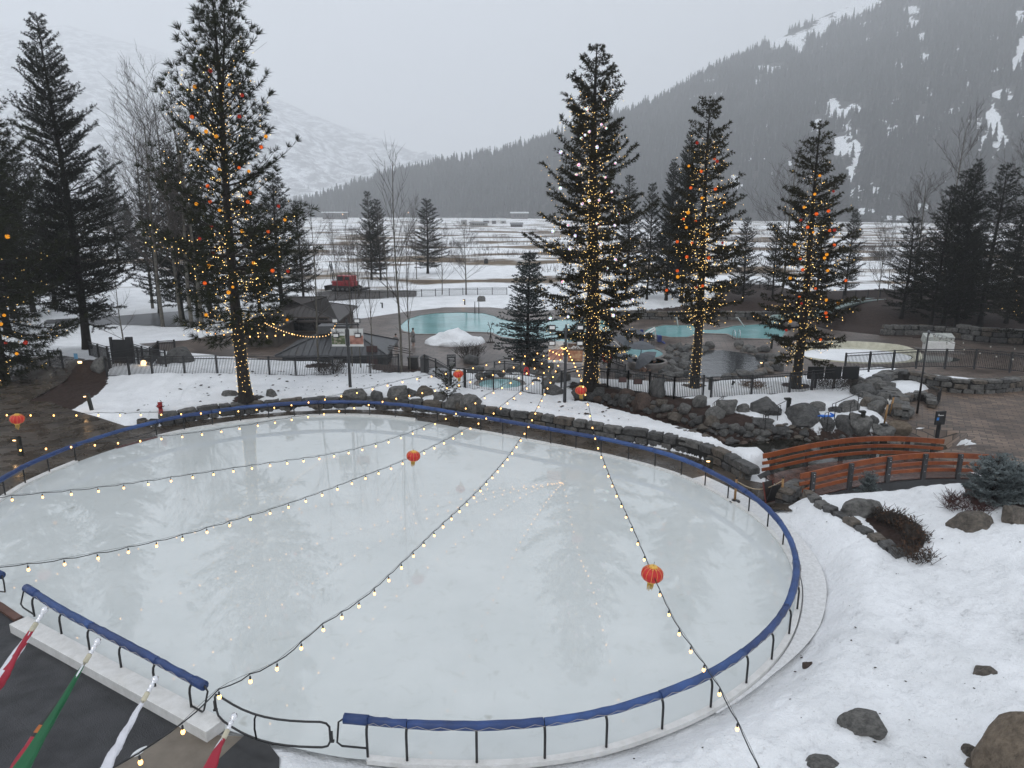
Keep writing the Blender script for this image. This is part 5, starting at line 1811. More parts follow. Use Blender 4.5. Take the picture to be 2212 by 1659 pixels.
# ------------------------------------------------------------------ trees
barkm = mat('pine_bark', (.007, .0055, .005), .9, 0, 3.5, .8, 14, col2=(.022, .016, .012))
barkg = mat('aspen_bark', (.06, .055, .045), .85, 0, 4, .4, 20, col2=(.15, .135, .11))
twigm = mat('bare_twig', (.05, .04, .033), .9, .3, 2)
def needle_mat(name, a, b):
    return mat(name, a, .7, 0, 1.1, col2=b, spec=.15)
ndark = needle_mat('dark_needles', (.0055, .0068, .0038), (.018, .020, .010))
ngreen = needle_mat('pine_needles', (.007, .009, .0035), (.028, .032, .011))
nwarm = needle_mat('lit_pine_needles', (.009, .009, .004), (.036, .031, .011))  # warm glow of the fairy lights is tinted into this needle colour
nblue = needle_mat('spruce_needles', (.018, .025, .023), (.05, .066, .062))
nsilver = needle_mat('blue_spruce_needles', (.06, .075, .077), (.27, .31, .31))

def segs(name, P, Q, r0, r1, n=4):
    P, Q = np.asarray(P, float), np.asarray(Q, float)
    D = Q - P
    D /= np.linalg.norm(D, axis=1, keepdims=True) + 1e-9
    ref = np.where(np.abs(D[:, 2:3]) < .9, np.array([[0, 0, 1.0]]), np.array([[1.0, 0, 0]]))
    A = np.cross(D, ref)
    A /= np.linalg.norm(A, axis=1, keepdims=True) + 1e-9
    B = np.cross(D, A)
    th = 2 * np.pi * np.arange(n) / n
    ring = A[:, None] * np.cos(th)[None, :, None] + B[:, None] * np.sin(th)[None, :, None]
    V = np.concatenate([P[:, None] + ring * np.asarray(r0)[:, None, None], Q[:, None] + ring * np.asarray(r1)[:, None, None]], 1).reshape(-1, 3)
    j = np.arange(n)
    f = np.stack([j, (j + 1) % n, n + (j + 1) % n, n + j], -1)
    Fc = (f[None] + (np.arange(len(P)) * 2 * n)[:, None, None]).reshape(-1, 4)
    return np_mesh(name, V, Fc, True)

def tufts(name, P, D, L, wd, K, spread, seed):
    """K slim needle blades around every point, fanned about its direction"""
    r_ = np.random.default_rng(seed)
    n = len(P)
    dirs = r_.normal(size=(n, K, 3))
    dirs /= np.linalg.norm(dirs, axis=2, keepdims=True)
    dirs = dirs * spread + D[:, None]
    dirs /= np.linalg.norm(dirs, axis=2, keepdims=True) + 1e-9
    LL = np.asarray(L).reshape(-1, 1, 1) * r_.uniform(.6, 1.1, (n, K, 1))
    side = np.cross(dirs, r_.normal(size=(n, K, 3)))
    side /= np.linalg.norm(side, axis=2, keepdims=True) + 1e-9
    base = P[:, None] + dirs * LL * .08
    w_ = LL * wd
    a, b = base - side * w_, base + side * w_
    mid = base + dirs * LL * .55
    c = base + dirs * LL
    c[..., 2] -= LL[..., 0] * .08
    V = np.stack([a, b, mid + side * w_ * .9, c, mid - side * w_ * .9], 2).reshape(-1, 3)
    k = n * K
    Fq = np.arange(k)[:, None] * 5
    Fc = np.concatenate([Fq + np.array([[0, 1, 2]]), Fq + np.array([[0, 2, 4]]), Fq + np.array([[4, 2, 3]])])
    return np_mesh(name, V, Fc)

def conifer(H, Rr, cb, nwh, seed, tr=.4, e_top=50, e_bot=-8, curve=.35, nb=5, tw=.55, tl=.55, L=.32, wd=.05, K=16, spread=.75, prof=.8, leaders=1, droop=0.0, dens=1.0, bare=0, irregular=.25, bl=.1, jit=9):
    """returns wood mesh, crown mesh, list of branch polylines (local coordinates, base at origin)"""
    r_ = random.Random(seed)
    SP, SQ, R0, R1, TP, TD, TL, BR = [], [], [], [], [], [], [], []
    def seg(p, q, a, b):
        SP.append(p); SQ.append(q); R0.append(a); R1.append(b)
    nseg = 26
    bend = [(r_.uniform(-1, 1) * .012 * H * bl, r_.uniform(-1, 1) * .012 * H * bl) for _ in range(6)]
    def axis(z, off=0.0):
        f = z / H
        return np.array((math.sin(f * 5 + seed) * .012 * H * bl * 5 + off * max(0, (f - .72)) * H * .5, math.cos(f * 4 + seed) * .01 * H * bl * 5, z))
    def rad(z): return tr * ((1 - z / H) ** .85 * .93 + .035) * (1 + .5 * math.exp(-z / .5) * .6)
    for i in range(nseg):
        z0, z1 = H * i / nseg, H * (i + 1) / nseg
        seg(axis(z0), axis(z1), rad(z0), rad(z1))
    if leaders > 1:
        for i in range(10):
            z0, z1 = H * (.72 + .026 * i), H * (.72 + .026 * (i + 1))
            seg(axis(z0, .22), axis(z1, .22), rad(z0) * .7, rad(z1) * .7)
    az = r_.random() * 6.28
    whorls = [(cb + (1 - cb) * ((i + r_.uniform(-.3, .3)) / nwh) ** 1.0) for i in range(nwh)]
    for i, hf in enumerate(whorls):
        hf = min(max(hf, cb), .992)
        tt = (hf - cb) / (1 - cb)
        shape = (1 - tt) ** prof * min(1, .45 + tt * 3.2)
        n_here = nb if tt < .9 else max(3, nb - 1)
        for b in range(n_here):
            if r_.random() > dens: continue
            az += 2.4 + r_.uniform(-.4, .4)
            lead = .22 if (leaders > 1 and hf > .76 and r_.random() < .5) else 0.0
            o = axis(hf * H, lead)
            ln = Rr * shape * r_.uniform(1 - irregular * 1.6, 1 + irregular * .6) + .25
            el = R(e_bot + (e_top - e_bot) * tt + r_.uniform(-jit, jit))
            d = np.array((math.cos(az), math.sin(az)))
            pts = []
            for k in range(7):
                s_ = k / 6
                rr = ln * s_ * math.cos(el * (1 - .3 * s_))
                z = ln * (math.sin(el) * s_ + curve * s_ * s_ * math.cos(el) - droop * math.sin(s_ * 3.14) * .5)
                w_ = .05 * ln * math.sin(s_ * 3 + az)
                pts.append(o + np.array((d[0] * rr - d[1] * w_, d[1] * rr + d[0] * w_, z)))
            br_ = .012 + .013 * ln
            for k in range(6):
                seg(pts[k], pts[k + 1], br_ * (1 - k / 6.6), br_ * (1 - (k + 1) / 6.6))
            BR.append(pts)
            ntw = max(2, int(ln / tw))
            for q in range(ntw):
                s_ = (bare + (1 - bare) * (q + .5) / ntw) if bare else (.16 + .84 * (q + .5) / ntw)
                k = min(5, int(s_ * 6))
                f = s_ * 6 - k
                p = pts[k] * (1 - f) + pts[k + 1] * f
                bd = pts[k + 1] - pts[k]
                bd = bd / (np.linalg.norm(bd) + 1e-9)
                for sd in (-1, 1):
                    tlen = min(tl * (1.35 - s_ * .75), ln * .6) * r_.uniform(.6, 1.2)
                    sidev = np.array((-bd[1], bd[0], 0)) * sd
                    td = bd * .65 + sidev * r_.uniform(.55, 1.0) + np.array((0, 0, r_.uniform(-.15, .45) - droop))
                    td = td / np.linalg.norm(td)
                    e_ = p + td * tlen
                    seg(p, e_, .011, .006)
                    nt = max(1, int(round(tlen / (L * .75))))
                    for m_ in range(nt):
                        TP.append(p + td * tlen * (m_ + 1) / nt)
                        TD.append(td)
                        TL.append(L * r_.uniform(.8, 1.15))
            TP.append(pts[-1]); TD.append((pts[-1] - pts[-2]) / (np.linalg.norm(pts[-1] - pts[-2]) + 1e-9)); TL.append(L * 1.1)
    for lead in ((0.0, .22) if leaders > 1 else (0.0,)):
        for k in range(4):
            TP.append(axis(H * (1 - .012 * k), lead)); TD.append(np.array((0, 0, 1.0))); TL.append(L)
    wood_ = segs('trunk', SP, SQ, R0, R1, 6)
    crown = tufts('crown', np.array(TP), np.array(TD), np.array(TL), wd, K, spread, seed)
    return wood_, crown, BR

def bare_tree(H, seed, tr=.16, start=.3, spread=.55, levels=4, nbr=15, el=48, rmin=.011):
    r_ = random.Random(seed)
    SP, SQ, R0, R1 = [], [], [], []
    TPi, TQ, T0, T1 = [], [], [], []
    def grow(p, d, ln, r, lev):
        n = 5
        pts = [p]
        for i in range(n):
            d = d + np.array((r_.uniform(-1, 1), r_.uniform(-1, 1), r_.uniform(-.4, .8))) * (.10 if lev else .04)
            d = d / np.linalg.norm(d)
            q = pts[-1] + d * ln / n
            a, b = r * (1 - i / n * .8), r * (1 - (i + 1) / n * .8)
            if lev <= 0: SP.append(pts[-1]); SQ.append(q); R0.append(a); R1.append(b)
            else: TPi.append(pts[-1]); TQ.append(q); T0.append(a); T1.append(b)
            pts.append(q)
        if lev >= levels - 1: return
        m_ = nbr if lev == 0 else (8 if lev == 1 else 6)
        for j in range(m_):
            s_ = start + (1 - start) * (j + r_.random()) / m_ if lev == 0 else .2 + .8 * (j + r_.random()) / m_
            k = min(n - 1, int(s_ * n))
            f = s_ * n - k
            o = pts[k] * (1 - f) + pts[k + 1] * f
            az = r_.random() * 6.28
            e_ = R(el + r_.uniform(-18, 18))
            if lev == 0:
                nd = np.array((math.cos(az) * math.cos(e_), math.sin(az) * math.cos(e_), math.sin(e_)))
            else:
                nd = d + np.array((r_.uniform(-1, 1), r_.uniform(-1, 1), r_.uniform(-.5, .8))) * .75
                nd = nd / np.linalg.norm(nd)
            l2 = ln * (spread * .62 * (1.15 - s_ * .7) if lev == 0 else .5 * r_.uniform(.6, 1.1))
            grow(o, nd, l2, max(rmin, r * (1 - s_ * .75) * .40), lev + 1)
    grow(np.array((0, 0, -.1)), np.array((0, 0, 1.0)), H, tr, 0)
    return segs('trunk', SP, SQ, R0, R1, 8), segs('branches', TPi, TQ, T0, T1, 3)

def plant(name, label, cat, base, meshes, mats, sc=1.0, rz=0.0, group=None):
    t = thing(name, label, cat, base, group, rz)
    t.scale = sc if isinstance(sc, tuple) else (sc,) * 3
    for (nm, me), m in zip(meshes, mats):
        if not me.materials: me.materials.append(m)
        o = bpy.data.objects.new(nm, me)
        C.objects.link(o)
        o.parent = t
    return t

def height(base, vtop):
    a, s = ray(CX, vtop)
    return CH + s * base.y - base.z

# --- lit pines, each its own growth
LIT = {}
def lit_tree(key, label, base, vtop, ndl, **kw):
    H = height(base, vtop)
    wd_, cr_, brs = conifer(H, **kw)
    t = plant('pine_tree', label, 'tree', base, (('trunk', wd_), ('crown', cr_)), (barkm, ndl), group='pines wound with fairy lights')
    LIT[key] = (t, base, H, brs, kw)
    return t
B2, B6, B7, B9 = at(533, 866, .85), at(1272, 842, .75), at(1497, 853, .5), at(1717, 850, .6)
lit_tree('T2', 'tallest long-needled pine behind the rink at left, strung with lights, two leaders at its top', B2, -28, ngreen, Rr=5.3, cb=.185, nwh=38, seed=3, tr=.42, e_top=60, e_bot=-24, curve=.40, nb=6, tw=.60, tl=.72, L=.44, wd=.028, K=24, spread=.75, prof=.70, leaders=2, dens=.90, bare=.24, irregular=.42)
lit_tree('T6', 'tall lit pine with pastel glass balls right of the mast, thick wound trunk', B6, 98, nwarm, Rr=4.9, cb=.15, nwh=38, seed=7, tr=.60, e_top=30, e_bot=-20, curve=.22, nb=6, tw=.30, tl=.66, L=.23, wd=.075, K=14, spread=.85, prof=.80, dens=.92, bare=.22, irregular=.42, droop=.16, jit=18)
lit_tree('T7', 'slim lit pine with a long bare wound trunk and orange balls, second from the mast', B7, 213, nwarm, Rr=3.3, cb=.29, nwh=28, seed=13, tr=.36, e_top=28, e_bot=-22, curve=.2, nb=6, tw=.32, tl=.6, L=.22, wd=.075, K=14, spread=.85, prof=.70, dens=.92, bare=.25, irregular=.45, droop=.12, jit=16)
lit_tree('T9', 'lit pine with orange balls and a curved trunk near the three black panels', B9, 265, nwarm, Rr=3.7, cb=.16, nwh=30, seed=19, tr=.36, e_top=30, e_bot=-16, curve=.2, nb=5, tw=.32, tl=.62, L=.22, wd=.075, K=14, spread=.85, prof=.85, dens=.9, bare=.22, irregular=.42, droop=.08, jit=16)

warm_pin = glow('fairy_pinpoint', (1.0, .66, .21), 3.3)
OCT_V = np.array([(1, 0, 0), (-1, 0, 0), (0, 1, 0), (0, -1, 0), (0, 0, 1), (0, 0, -1)], float)
OCT_F = np.array([(0, 2, 4), (2, 1, 4), (1, 3, 4), (3, 0, 4), (2, 0, 5), (1, 2, 5), (3, 1, 5), (0, 3, 5)])
def fairy(key, label, n_br, step, zmax, trunk=(.0, .3), turns=18, per_turn=16, rb=.038, sel=1.0, seed=1, off=.16, inner=1.0):
    t, base, H, brs, kw = LIT[key]
    r_ = random.Random(seed)
    pts, wires = [], []
    for pl in brs:
        if pl[0][2] > H * zmax or r_.random() > sel: continue
        fade = 1 - .5 * (pl[0][2] / (H * zmax))
        s_ = r_.uniform(0, .06)
        ln = sum(np.linalg.norm(pl[i + 1] - pl[i]) for i in range(6))
        prev = None
        while s_ < inner:
            k = min(5, int(s_ * 6))
            f = s_ * 6 - k
            p = pl[k] * (1 - f) + pl[k + 1] * f
            q = p + np.array((r_.gauss(0, off), r_.gauss(0, off), r_.gauss(-.05, off)))
            if r_.random() < fade: pts.append(q)
            if prev is not None: wires.append((prev, q))
            prev = q
            s_ += step / max(ln, .5) * r_.uniform(.6, 1.4)
    n_branch = len(pts)
    tr = kw['tr']
    z0, z1 = trunk[0] * H + .5, trunk[1] * H
    n = int(turns * per_turn)
    prev = None
    for i in range(n):
        z = z0 + (z1 - z0) * i / n
        a = 2 * math.pi * turns * i / n + r_.uniform(-.35, .35)
        rr = tr * ((1 - z / H) ** .85 * .93 + .035) * (1 + .3 * math.exp(-z / .5)) + .05
        f = z / H
        ax = (math.sin(f * 5 + kw['seed']) * .012 * H * .5, math.cos(f * 4 + kw['seed']) * .01 * H * .5)
        q = np.array((ax[0] + rr * math.cos(a), ax[1] + rr * math.sin(a), z + r_.uniform(-.07, .07)))
        pts.append(q)
        if prev is not None: wires.append((prev, q))
        prev = q
    P = np.array(pts)
    V = (OCT_V[None] * (np.where(np.arange(len(P)) >= n_branch, .66, .82) * rb * np.random.default_rng(seed).uniform(.7, 1.3, len(P)))[:, None, None] + P[:, None]).reshape(-1, 3)
    Fc = (OCT_F[None] + (np.arange(len(P)) * 6)[:, None, None]).reshape(-1, 3)
    root = thing('fairy_lights', label, 'fairy lights', base)
    o = link_mesh('bulbs', np_mesh('bulbs', V, Fc), warm_pin, root)
    o['kind'] = 'stuff'
    W = np.array(wires)
    link_mesh('wire', segs('wire', W[:, 0], W[:, 1], np.full(len(W), .006), np.full(len(W), .006), 3), blackm, root)
    return root
fairy('T2', 'warm fairy lights wound up the trunk and branches of the tallest long-needled pine', 60, .30, .84, (.0, .24), 16, 8.4, .034, .62, 5, .30, .95)
fairy('T6', 'dense warm fairy lights over the tall pine with the pastel balls', 60, .20, .88, (.0, .62), 60, 8.3, .027, .95, 6, .34, 1.0)
fairy('T7', 'warm fairy lights on the slim pine with the long bare trunk', 60, .20, .86, (.0, .62), 42, 6.3, .028, .95, 7, .32, 1.0)
fairy('T9', 'warm fairy lights on the lit pine near the three black panels', 60, .30, .82, (.0, .62), 25, 5.4, .028, .85, 8, .30, 1.0)

# --- ornament balls
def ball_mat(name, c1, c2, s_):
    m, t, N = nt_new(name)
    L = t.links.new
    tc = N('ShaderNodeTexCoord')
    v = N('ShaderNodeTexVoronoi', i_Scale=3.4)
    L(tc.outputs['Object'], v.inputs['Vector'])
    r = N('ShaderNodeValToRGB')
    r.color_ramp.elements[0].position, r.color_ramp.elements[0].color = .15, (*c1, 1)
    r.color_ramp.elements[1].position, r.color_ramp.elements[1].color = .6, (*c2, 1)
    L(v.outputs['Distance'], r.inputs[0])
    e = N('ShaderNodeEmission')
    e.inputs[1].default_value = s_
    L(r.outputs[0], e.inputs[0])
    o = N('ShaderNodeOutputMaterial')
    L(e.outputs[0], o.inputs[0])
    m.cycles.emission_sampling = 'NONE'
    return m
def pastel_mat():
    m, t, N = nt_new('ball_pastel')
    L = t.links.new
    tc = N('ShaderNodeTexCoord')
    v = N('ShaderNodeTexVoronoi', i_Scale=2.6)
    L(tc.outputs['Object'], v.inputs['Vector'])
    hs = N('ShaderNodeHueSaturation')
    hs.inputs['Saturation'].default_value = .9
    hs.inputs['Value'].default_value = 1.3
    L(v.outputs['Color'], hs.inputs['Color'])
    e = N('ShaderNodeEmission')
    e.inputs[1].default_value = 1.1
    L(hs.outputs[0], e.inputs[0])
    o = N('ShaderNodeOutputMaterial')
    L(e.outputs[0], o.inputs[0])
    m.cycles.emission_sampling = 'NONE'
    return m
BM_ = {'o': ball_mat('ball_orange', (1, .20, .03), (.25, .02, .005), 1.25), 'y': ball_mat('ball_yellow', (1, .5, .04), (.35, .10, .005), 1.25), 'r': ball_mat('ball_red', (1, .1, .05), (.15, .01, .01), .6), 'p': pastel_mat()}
BME = {}
for k_, m_ in BM_.items():
    V, Fc = ICO[2]
    me = np_mesh('ornament_ball', V * (1 + .06 * np.sin(V[:, :1] * 9) * np.sin(V[:, 1:2] * 9)), Fc, True)
    me.materials.append(m_)
    BME[k_] = me
CAPM = np_mesh('cap', np.array(MB().lathe([(.2, .95), (.2, 1.15), (.06, 1.18), (.05, 1.5)], n=6).v), np.array([f for f in MB().lathe([(.2, .95), (.2, 1.15), (.06, 1.18), (.05, 1.5)], n=6).f if len(f) == 4]))
CAPM.materials.append(blackm)
def balls(key, pix, fwd, r, tree_words, base=None):
    for u, v, k in pix:
        b = base or LIT[key][1]
        q = atY(u, v, b.y - fwd * random.uniform(.5, 1.0))
        o = bpy.data.objects.new('ornament_ball', BME[k])
        C.objects.link(o)
        o.location = q
        o.rotation_euler = (random.random() * 6, random.random() * 6, random.random() * 6)
        o.scale = (r * random.uniform(.50, .74),) * 3
        cn = {'o': 'glowing orange', 'y': 'glowing yellow', 'r': 'dim red', 'p': 'shimmering multicoloured'}[k]
        tag(o, f'{cn} ball ornament hung in the {tree_words}', 'ornament', f'{cn} balls in the {tree_words}')
        c = bpy.data.objects.new('cap', CAPM)
        C.objects.link(c)
        c.parent = o
c1 = lambda L_, k=.3335, x0=0, y0=0: [(x0 + x * k, y0 + y * k, c) for x, y, c in L_]
balls('T2', c1([(1362, 458, 'r'), (1485, 548, 'y'), (1262, 562, 'y'), (1568, 617, 'r'), (1243, 758, 'o'), (1550, 755, 'r'), (1335, 852, 'y'), (1401, 884, 'y'), (1722, 884, 'y'), (1692, 953, 'o'), (1281, 970, 'y'), (1420, 1097, 'y'), (1549, 1086, 'o'), (1612, 1109, 'y'), (1345, 1206, 'o'), (1621, 1250, 'o'), (1605, 1307, 'o'), (1361, 1307, 'o'), (1272, 1321, 'y'), (1804, 1335, 'r'), (1845, 1424, 'y'), (1371, 1470, 'r'), (1567, 1497, 'y'), (1737, 1500, 'o'), (1293, 1546, 'r'), (1422, 1362, 'y')]) +
      c1([(1380, 17, 'r'), (1352, 103, 'y'), (1765, 134, 'o'), (1865, 138, 'r'), (1326, 215, 'o'), (1508, 240, 'y'), (1480, 275, 'y'), (1642, 85, 'y'), (1335, 420, 'y'), (1860, 453, 'y')], y0=540), 2.2, .17, 'tall long-needled pine')
balls('T6', c1([(1700, 643, 'p'), (1590, 706, 'p'), (1683, 806, 'p'), (1714, 830, 'p'), (1605, 852, 'p'), (1577, 875, 'p'), (1555, 898, 'p'), (1655, 953, 'p'), (1420, 984, 'p'), (1774, 1056, 'p'), (1537, 1068, 'p'), (1522, 1130, 'p'), (1705, 1146, 'p'), (1417, 1219, 'p'), (1750, 1242, 'p'), (1669, 1296, 'p'), (1603, 1300, 'p'), (1559, 1320, 'p'), (1790, 1386, 'p'), (1466, 1459, 'p'), (1654, 1447, 'p'), (1770, 1460, 'p'), (1368, 1497, 'p'), (1514, 1527, 'p'), (1678, 1586, 'p'), (1478, 1612, 'p')], x0=737.7) +
      c1([(1773, 62, 'p'), (1835, 100, 'p'), (1433, 208, 'p'), (1887, 323, 'p'), (1530, 358, 'p'), (1752, 382, 'p'), (1760, 424, 'p'), (1468, 433, 'p'), (1352, 442, 'p'), (1720, 120, 'p')], x0=737.7, y0=540), 2.4, .165, 'tall lit pine by the mast')
balls('T7', c1([(95, 925, 'r'), (208, 1027, 'o'), (41, 1075, 'y'), (122, 1110, 'o'), (225, 1045, 'r'), (54, 1217, 'o'), (214, 1225, 'o'), (126, 1283, 'y'), (271, 1314, 'y'), (37, 1377, 'y'), (8, 1418, 'o'), (85, 1434, 'o'), (25, 1473, 'y'), (161, 1521, 'y'), (62, 1573, 'o'), (259, 1573, 'r'), (279, 1602, 'y')], x0=1474.2) +
      c1([(28, 45, 'o'), (171, 52, 'o'), (130, 232, 'o'), (88, 243, 'r')], x0=1474.2, y0=540) + [(1463, 585, 'o'), (1464, 598, 'y'), (1440, 627, 'o'), (1463, 522, 'o')], 1.6, .165, 'slim lit pine with the bare trunk')
balls('T9', c1([(890, 1138, 'y'), (978, 1239, 'r'), (857, 1258, 'y'), (788, 1342, 'y'), (946, 1367, 'o'), (868, 1386, 'o'), (767, 1425, 'r'), (811, 1472, 'o'), (848, 1505, 'y'), (955, 1495, 'o'), (726, 1583, 'y'), (984, 1587, 'o'), (935, 1648, 'y'), (986, 1490, 'r')], x0=1474.2) +
      c1([(763, 57, 'o'), (920, 52, 'y'), (779, 128, 'o'), (940, 132, 'y'), (698, 182, 'y'), (1058, 197, 'o'), (862, 250, 'o'), (757, 305, 'o'), (931, 324, 'y'), (1007, 347, 'y'), (771, 346, 'r'), (929, 408, 'o'), (934, 432, 'o'), (700, 462, 'y'), (895, 581, 'o'), (672, 520, 'r')], x0=1474.2, y0=540), 1.9, .16, 'lit pine near the black panels')

# --- shared growths for the dark trees
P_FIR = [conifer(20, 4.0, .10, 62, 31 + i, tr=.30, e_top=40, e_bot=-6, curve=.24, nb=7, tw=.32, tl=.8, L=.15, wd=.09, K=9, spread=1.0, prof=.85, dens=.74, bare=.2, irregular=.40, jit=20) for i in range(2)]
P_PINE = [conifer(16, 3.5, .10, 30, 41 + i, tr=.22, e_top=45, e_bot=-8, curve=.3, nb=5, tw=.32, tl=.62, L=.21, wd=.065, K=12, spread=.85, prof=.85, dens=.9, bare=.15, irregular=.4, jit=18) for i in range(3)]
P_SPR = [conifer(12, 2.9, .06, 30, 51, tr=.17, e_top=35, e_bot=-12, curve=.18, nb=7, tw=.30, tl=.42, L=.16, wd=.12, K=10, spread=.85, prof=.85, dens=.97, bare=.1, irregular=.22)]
P_BARE = [bare_tree(14, 61, .15, .22, .6, 4, 24, 52), bare_tree(14, 62, .13, .2, .66, 4, 26, 46), bare_tree(14, 63, .12, .25, .5, 4, 20, 58)]
P_BARE.append(bare_tree(14, 64, .12, .3, .5, 3, 18, 50, .014))
P_YOUNG = [bare_tree(6, 71, .07, .1, .7, 3, 12, 40)]
def tree(proto, u, v, vtop, label, mats=(barkm, ndark), wide=1.0, z=None, Hp=None, group=None, Y=None):
    base = on(u, v) if z is None else at(u, v, z)
    if Y is not None:
        base = atY(u, v, Y); base.z = zat(base.x, base.y)
    H = height(base, vtop)
    sc = H / Hp
    two = len(proto) == 2
    nm = 'bare_tree' if two else 'conifer_tree'
    parts = (('trunk', proto[0]), ('branches' if two else 'crown', proto[1]))
    return plant(nm, label, 'tree', base - Vector((0, 0, .1)), parts, mats, (sc * wide, sc * wide, sc), random.random() * 6.28, group)
T = lambda k, i, *a, **kw: tree((P_FIR, P_PINE, P_SPR)[k][i], *a, Hp=(20, 16, 12)[k], **kw)
Bt = lambda i, *a, **kw: tree(P_BARE[i], *a, Hp=14, mats=(barkg, twigm), **kw)
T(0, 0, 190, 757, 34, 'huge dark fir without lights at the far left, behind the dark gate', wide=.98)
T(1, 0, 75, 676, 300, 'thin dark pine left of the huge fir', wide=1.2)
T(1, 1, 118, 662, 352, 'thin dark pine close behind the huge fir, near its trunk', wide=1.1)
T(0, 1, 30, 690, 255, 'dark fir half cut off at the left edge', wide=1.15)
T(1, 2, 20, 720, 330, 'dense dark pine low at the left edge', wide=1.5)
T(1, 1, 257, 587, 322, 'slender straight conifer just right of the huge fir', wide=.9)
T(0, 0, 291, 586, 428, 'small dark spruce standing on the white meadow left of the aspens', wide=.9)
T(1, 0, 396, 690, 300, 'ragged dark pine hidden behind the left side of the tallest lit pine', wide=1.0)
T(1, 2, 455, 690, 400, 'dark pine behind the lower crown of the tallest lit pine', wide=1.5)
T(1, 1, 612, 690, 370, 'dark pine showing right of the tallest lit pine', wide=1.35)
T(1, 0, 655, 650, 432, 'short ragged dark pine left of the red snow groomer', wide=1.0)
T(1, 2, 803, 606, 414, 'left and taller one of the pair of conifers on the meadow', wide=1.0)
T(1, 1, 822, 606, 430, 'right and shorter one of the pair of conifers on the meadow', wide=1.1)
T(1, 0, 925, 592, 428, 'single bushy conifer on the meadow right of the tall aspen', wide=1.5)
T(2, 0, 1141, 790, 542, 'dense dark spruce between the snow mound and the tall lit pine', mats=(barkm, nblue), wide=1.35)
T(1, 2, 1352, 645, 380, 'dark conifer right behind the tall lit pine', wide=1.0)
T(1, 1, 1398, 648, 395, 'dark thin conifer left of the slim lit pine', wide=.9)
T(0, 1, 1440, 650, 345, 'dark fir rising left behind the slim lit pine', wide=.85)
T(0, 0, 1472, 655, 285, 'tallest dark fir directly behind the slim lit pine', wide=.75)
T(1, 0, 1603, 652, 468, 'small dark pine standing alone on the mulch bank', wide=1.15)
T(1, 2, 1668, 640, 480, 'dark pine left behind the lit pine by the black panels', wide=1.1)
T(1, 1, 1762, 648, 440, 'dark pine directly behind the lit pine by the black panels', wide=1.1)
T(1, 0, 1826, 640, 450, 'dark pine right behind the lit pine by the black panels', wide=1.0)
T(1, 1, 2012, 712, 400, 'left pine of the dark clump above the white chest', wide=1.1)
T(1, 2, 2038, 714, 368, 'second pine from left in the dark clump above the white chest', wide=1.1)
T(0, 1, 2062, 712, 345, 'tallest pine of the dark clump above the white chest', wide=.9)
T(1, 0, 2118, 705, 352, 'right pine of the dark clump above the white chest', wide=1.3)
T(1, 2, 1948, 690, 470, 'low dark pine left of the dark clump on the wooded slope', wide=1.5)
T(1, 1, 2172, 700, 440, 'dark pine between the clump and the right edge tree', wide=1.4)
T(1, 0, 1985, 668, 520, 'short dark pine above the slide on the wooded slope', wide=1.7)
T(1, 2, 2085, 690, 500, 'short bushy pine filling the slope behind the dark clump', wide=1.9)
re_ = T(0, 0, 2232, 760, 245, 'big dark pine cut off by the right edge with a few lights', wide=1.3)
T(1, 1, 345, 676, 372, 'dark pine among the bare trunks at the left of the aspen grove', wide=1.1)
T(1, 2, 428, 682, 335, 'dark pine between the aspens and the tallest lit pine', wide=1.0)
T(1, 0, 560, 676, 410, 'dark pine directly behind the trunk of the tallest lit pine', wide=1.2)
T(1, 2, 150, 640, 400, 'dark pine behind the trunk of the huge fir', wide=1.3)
# left edge pine with lights: long low boughs reaching in from beyond the frame
bL = at(12, 812, .3)
bL = Vector((bL.x, bL.y, zat(bL.x, bL.y)))
lit_tree('T0', 'long-needled pine at the left edge with drooping lit boughs', bL, 150, ngreen, Rr=6.4, cb=.05, nwh=32, seed=23, tr=.36, e_top=40, e_bot=-22, curve=.22, nb=6, tw=.48, tl=.8, L=.42, wd=.032, K=20, spread=.75, prof=.45, dens=.9, bare=.15, irregular=.3, droop=.2)
fairy('T0', 'few warm fairy lights on the drooping boughs at the left edge', 60, .75, .42, (.0, .05), 2, 6, .034, .5, 9, .35, 1.0)
bR = Vector(re_.location)
LIT['TR'] = (re_, bR, 20, [[np.array(p) * re_.scale.x for p in pl] for pl in P_FIR[0][2]], dict(tr=.3, seed=1))
fairy('TR', 'few warm fairy lights on the big dark pine at the right edge', 60, .9, .42, (.0, .02), 1, 3, .034, .22, 10, .45, 1.0)
balls('T0', [(16, 511, 'y'), (9, 681, 'y'), (12, 741, 'r'), (55, 740, 'r'), (36, 764, 'y'), (2, 700, 'y')], 3.2, .22, 'left edge pine')
# bare aspens
Bt(0, 352, 706, 262, 'tall bare aspen, leftmost of the grove left of the lit pine', wide=.95)
Bt(1, 392, 700, 215, 'tall bare aspen in the middle of the left grove', wide=.85)
Bt(3, 415, 708, 235, 'leaning bare aspen close to the tallest lit pine', wide=1.2)
Bt(0, 438, 715, 280, 'bare aspen partly behind the tallest lit pine', wide=1.0)
Bt(1, 330, 668, 285, 'bare tree further back in the left grove', wide=1.0)
tree(P_YOUNG[0], 268, 748, 588, 'bare two-stemmed sapling on the snow left of the ramp', Hp=6, mats=(barkg, twigm))
Bt(3, 690, 806, 470, 'bare aspen with a lit trunk in front of the pool bar', wide=.9)
Bt(3, 868, 806, 342, 'tallest bare aspen beside the snow mound', wide=.75)
Bt(3, 886, 800, 480, 'slanting bare aspen just right of the tallest one', wide=.6)
Bt(3, 762, 795, 480, 'thin bare aspen at the right end of the pool bar', wide=.6)
Bt(3, 779, 797, 520, 'second thin bare aspen at the pool bar', wide=.6)
Bt(3, 806, 796, 500, 'third thin bare aspen right of the pool bar', wide=.6)
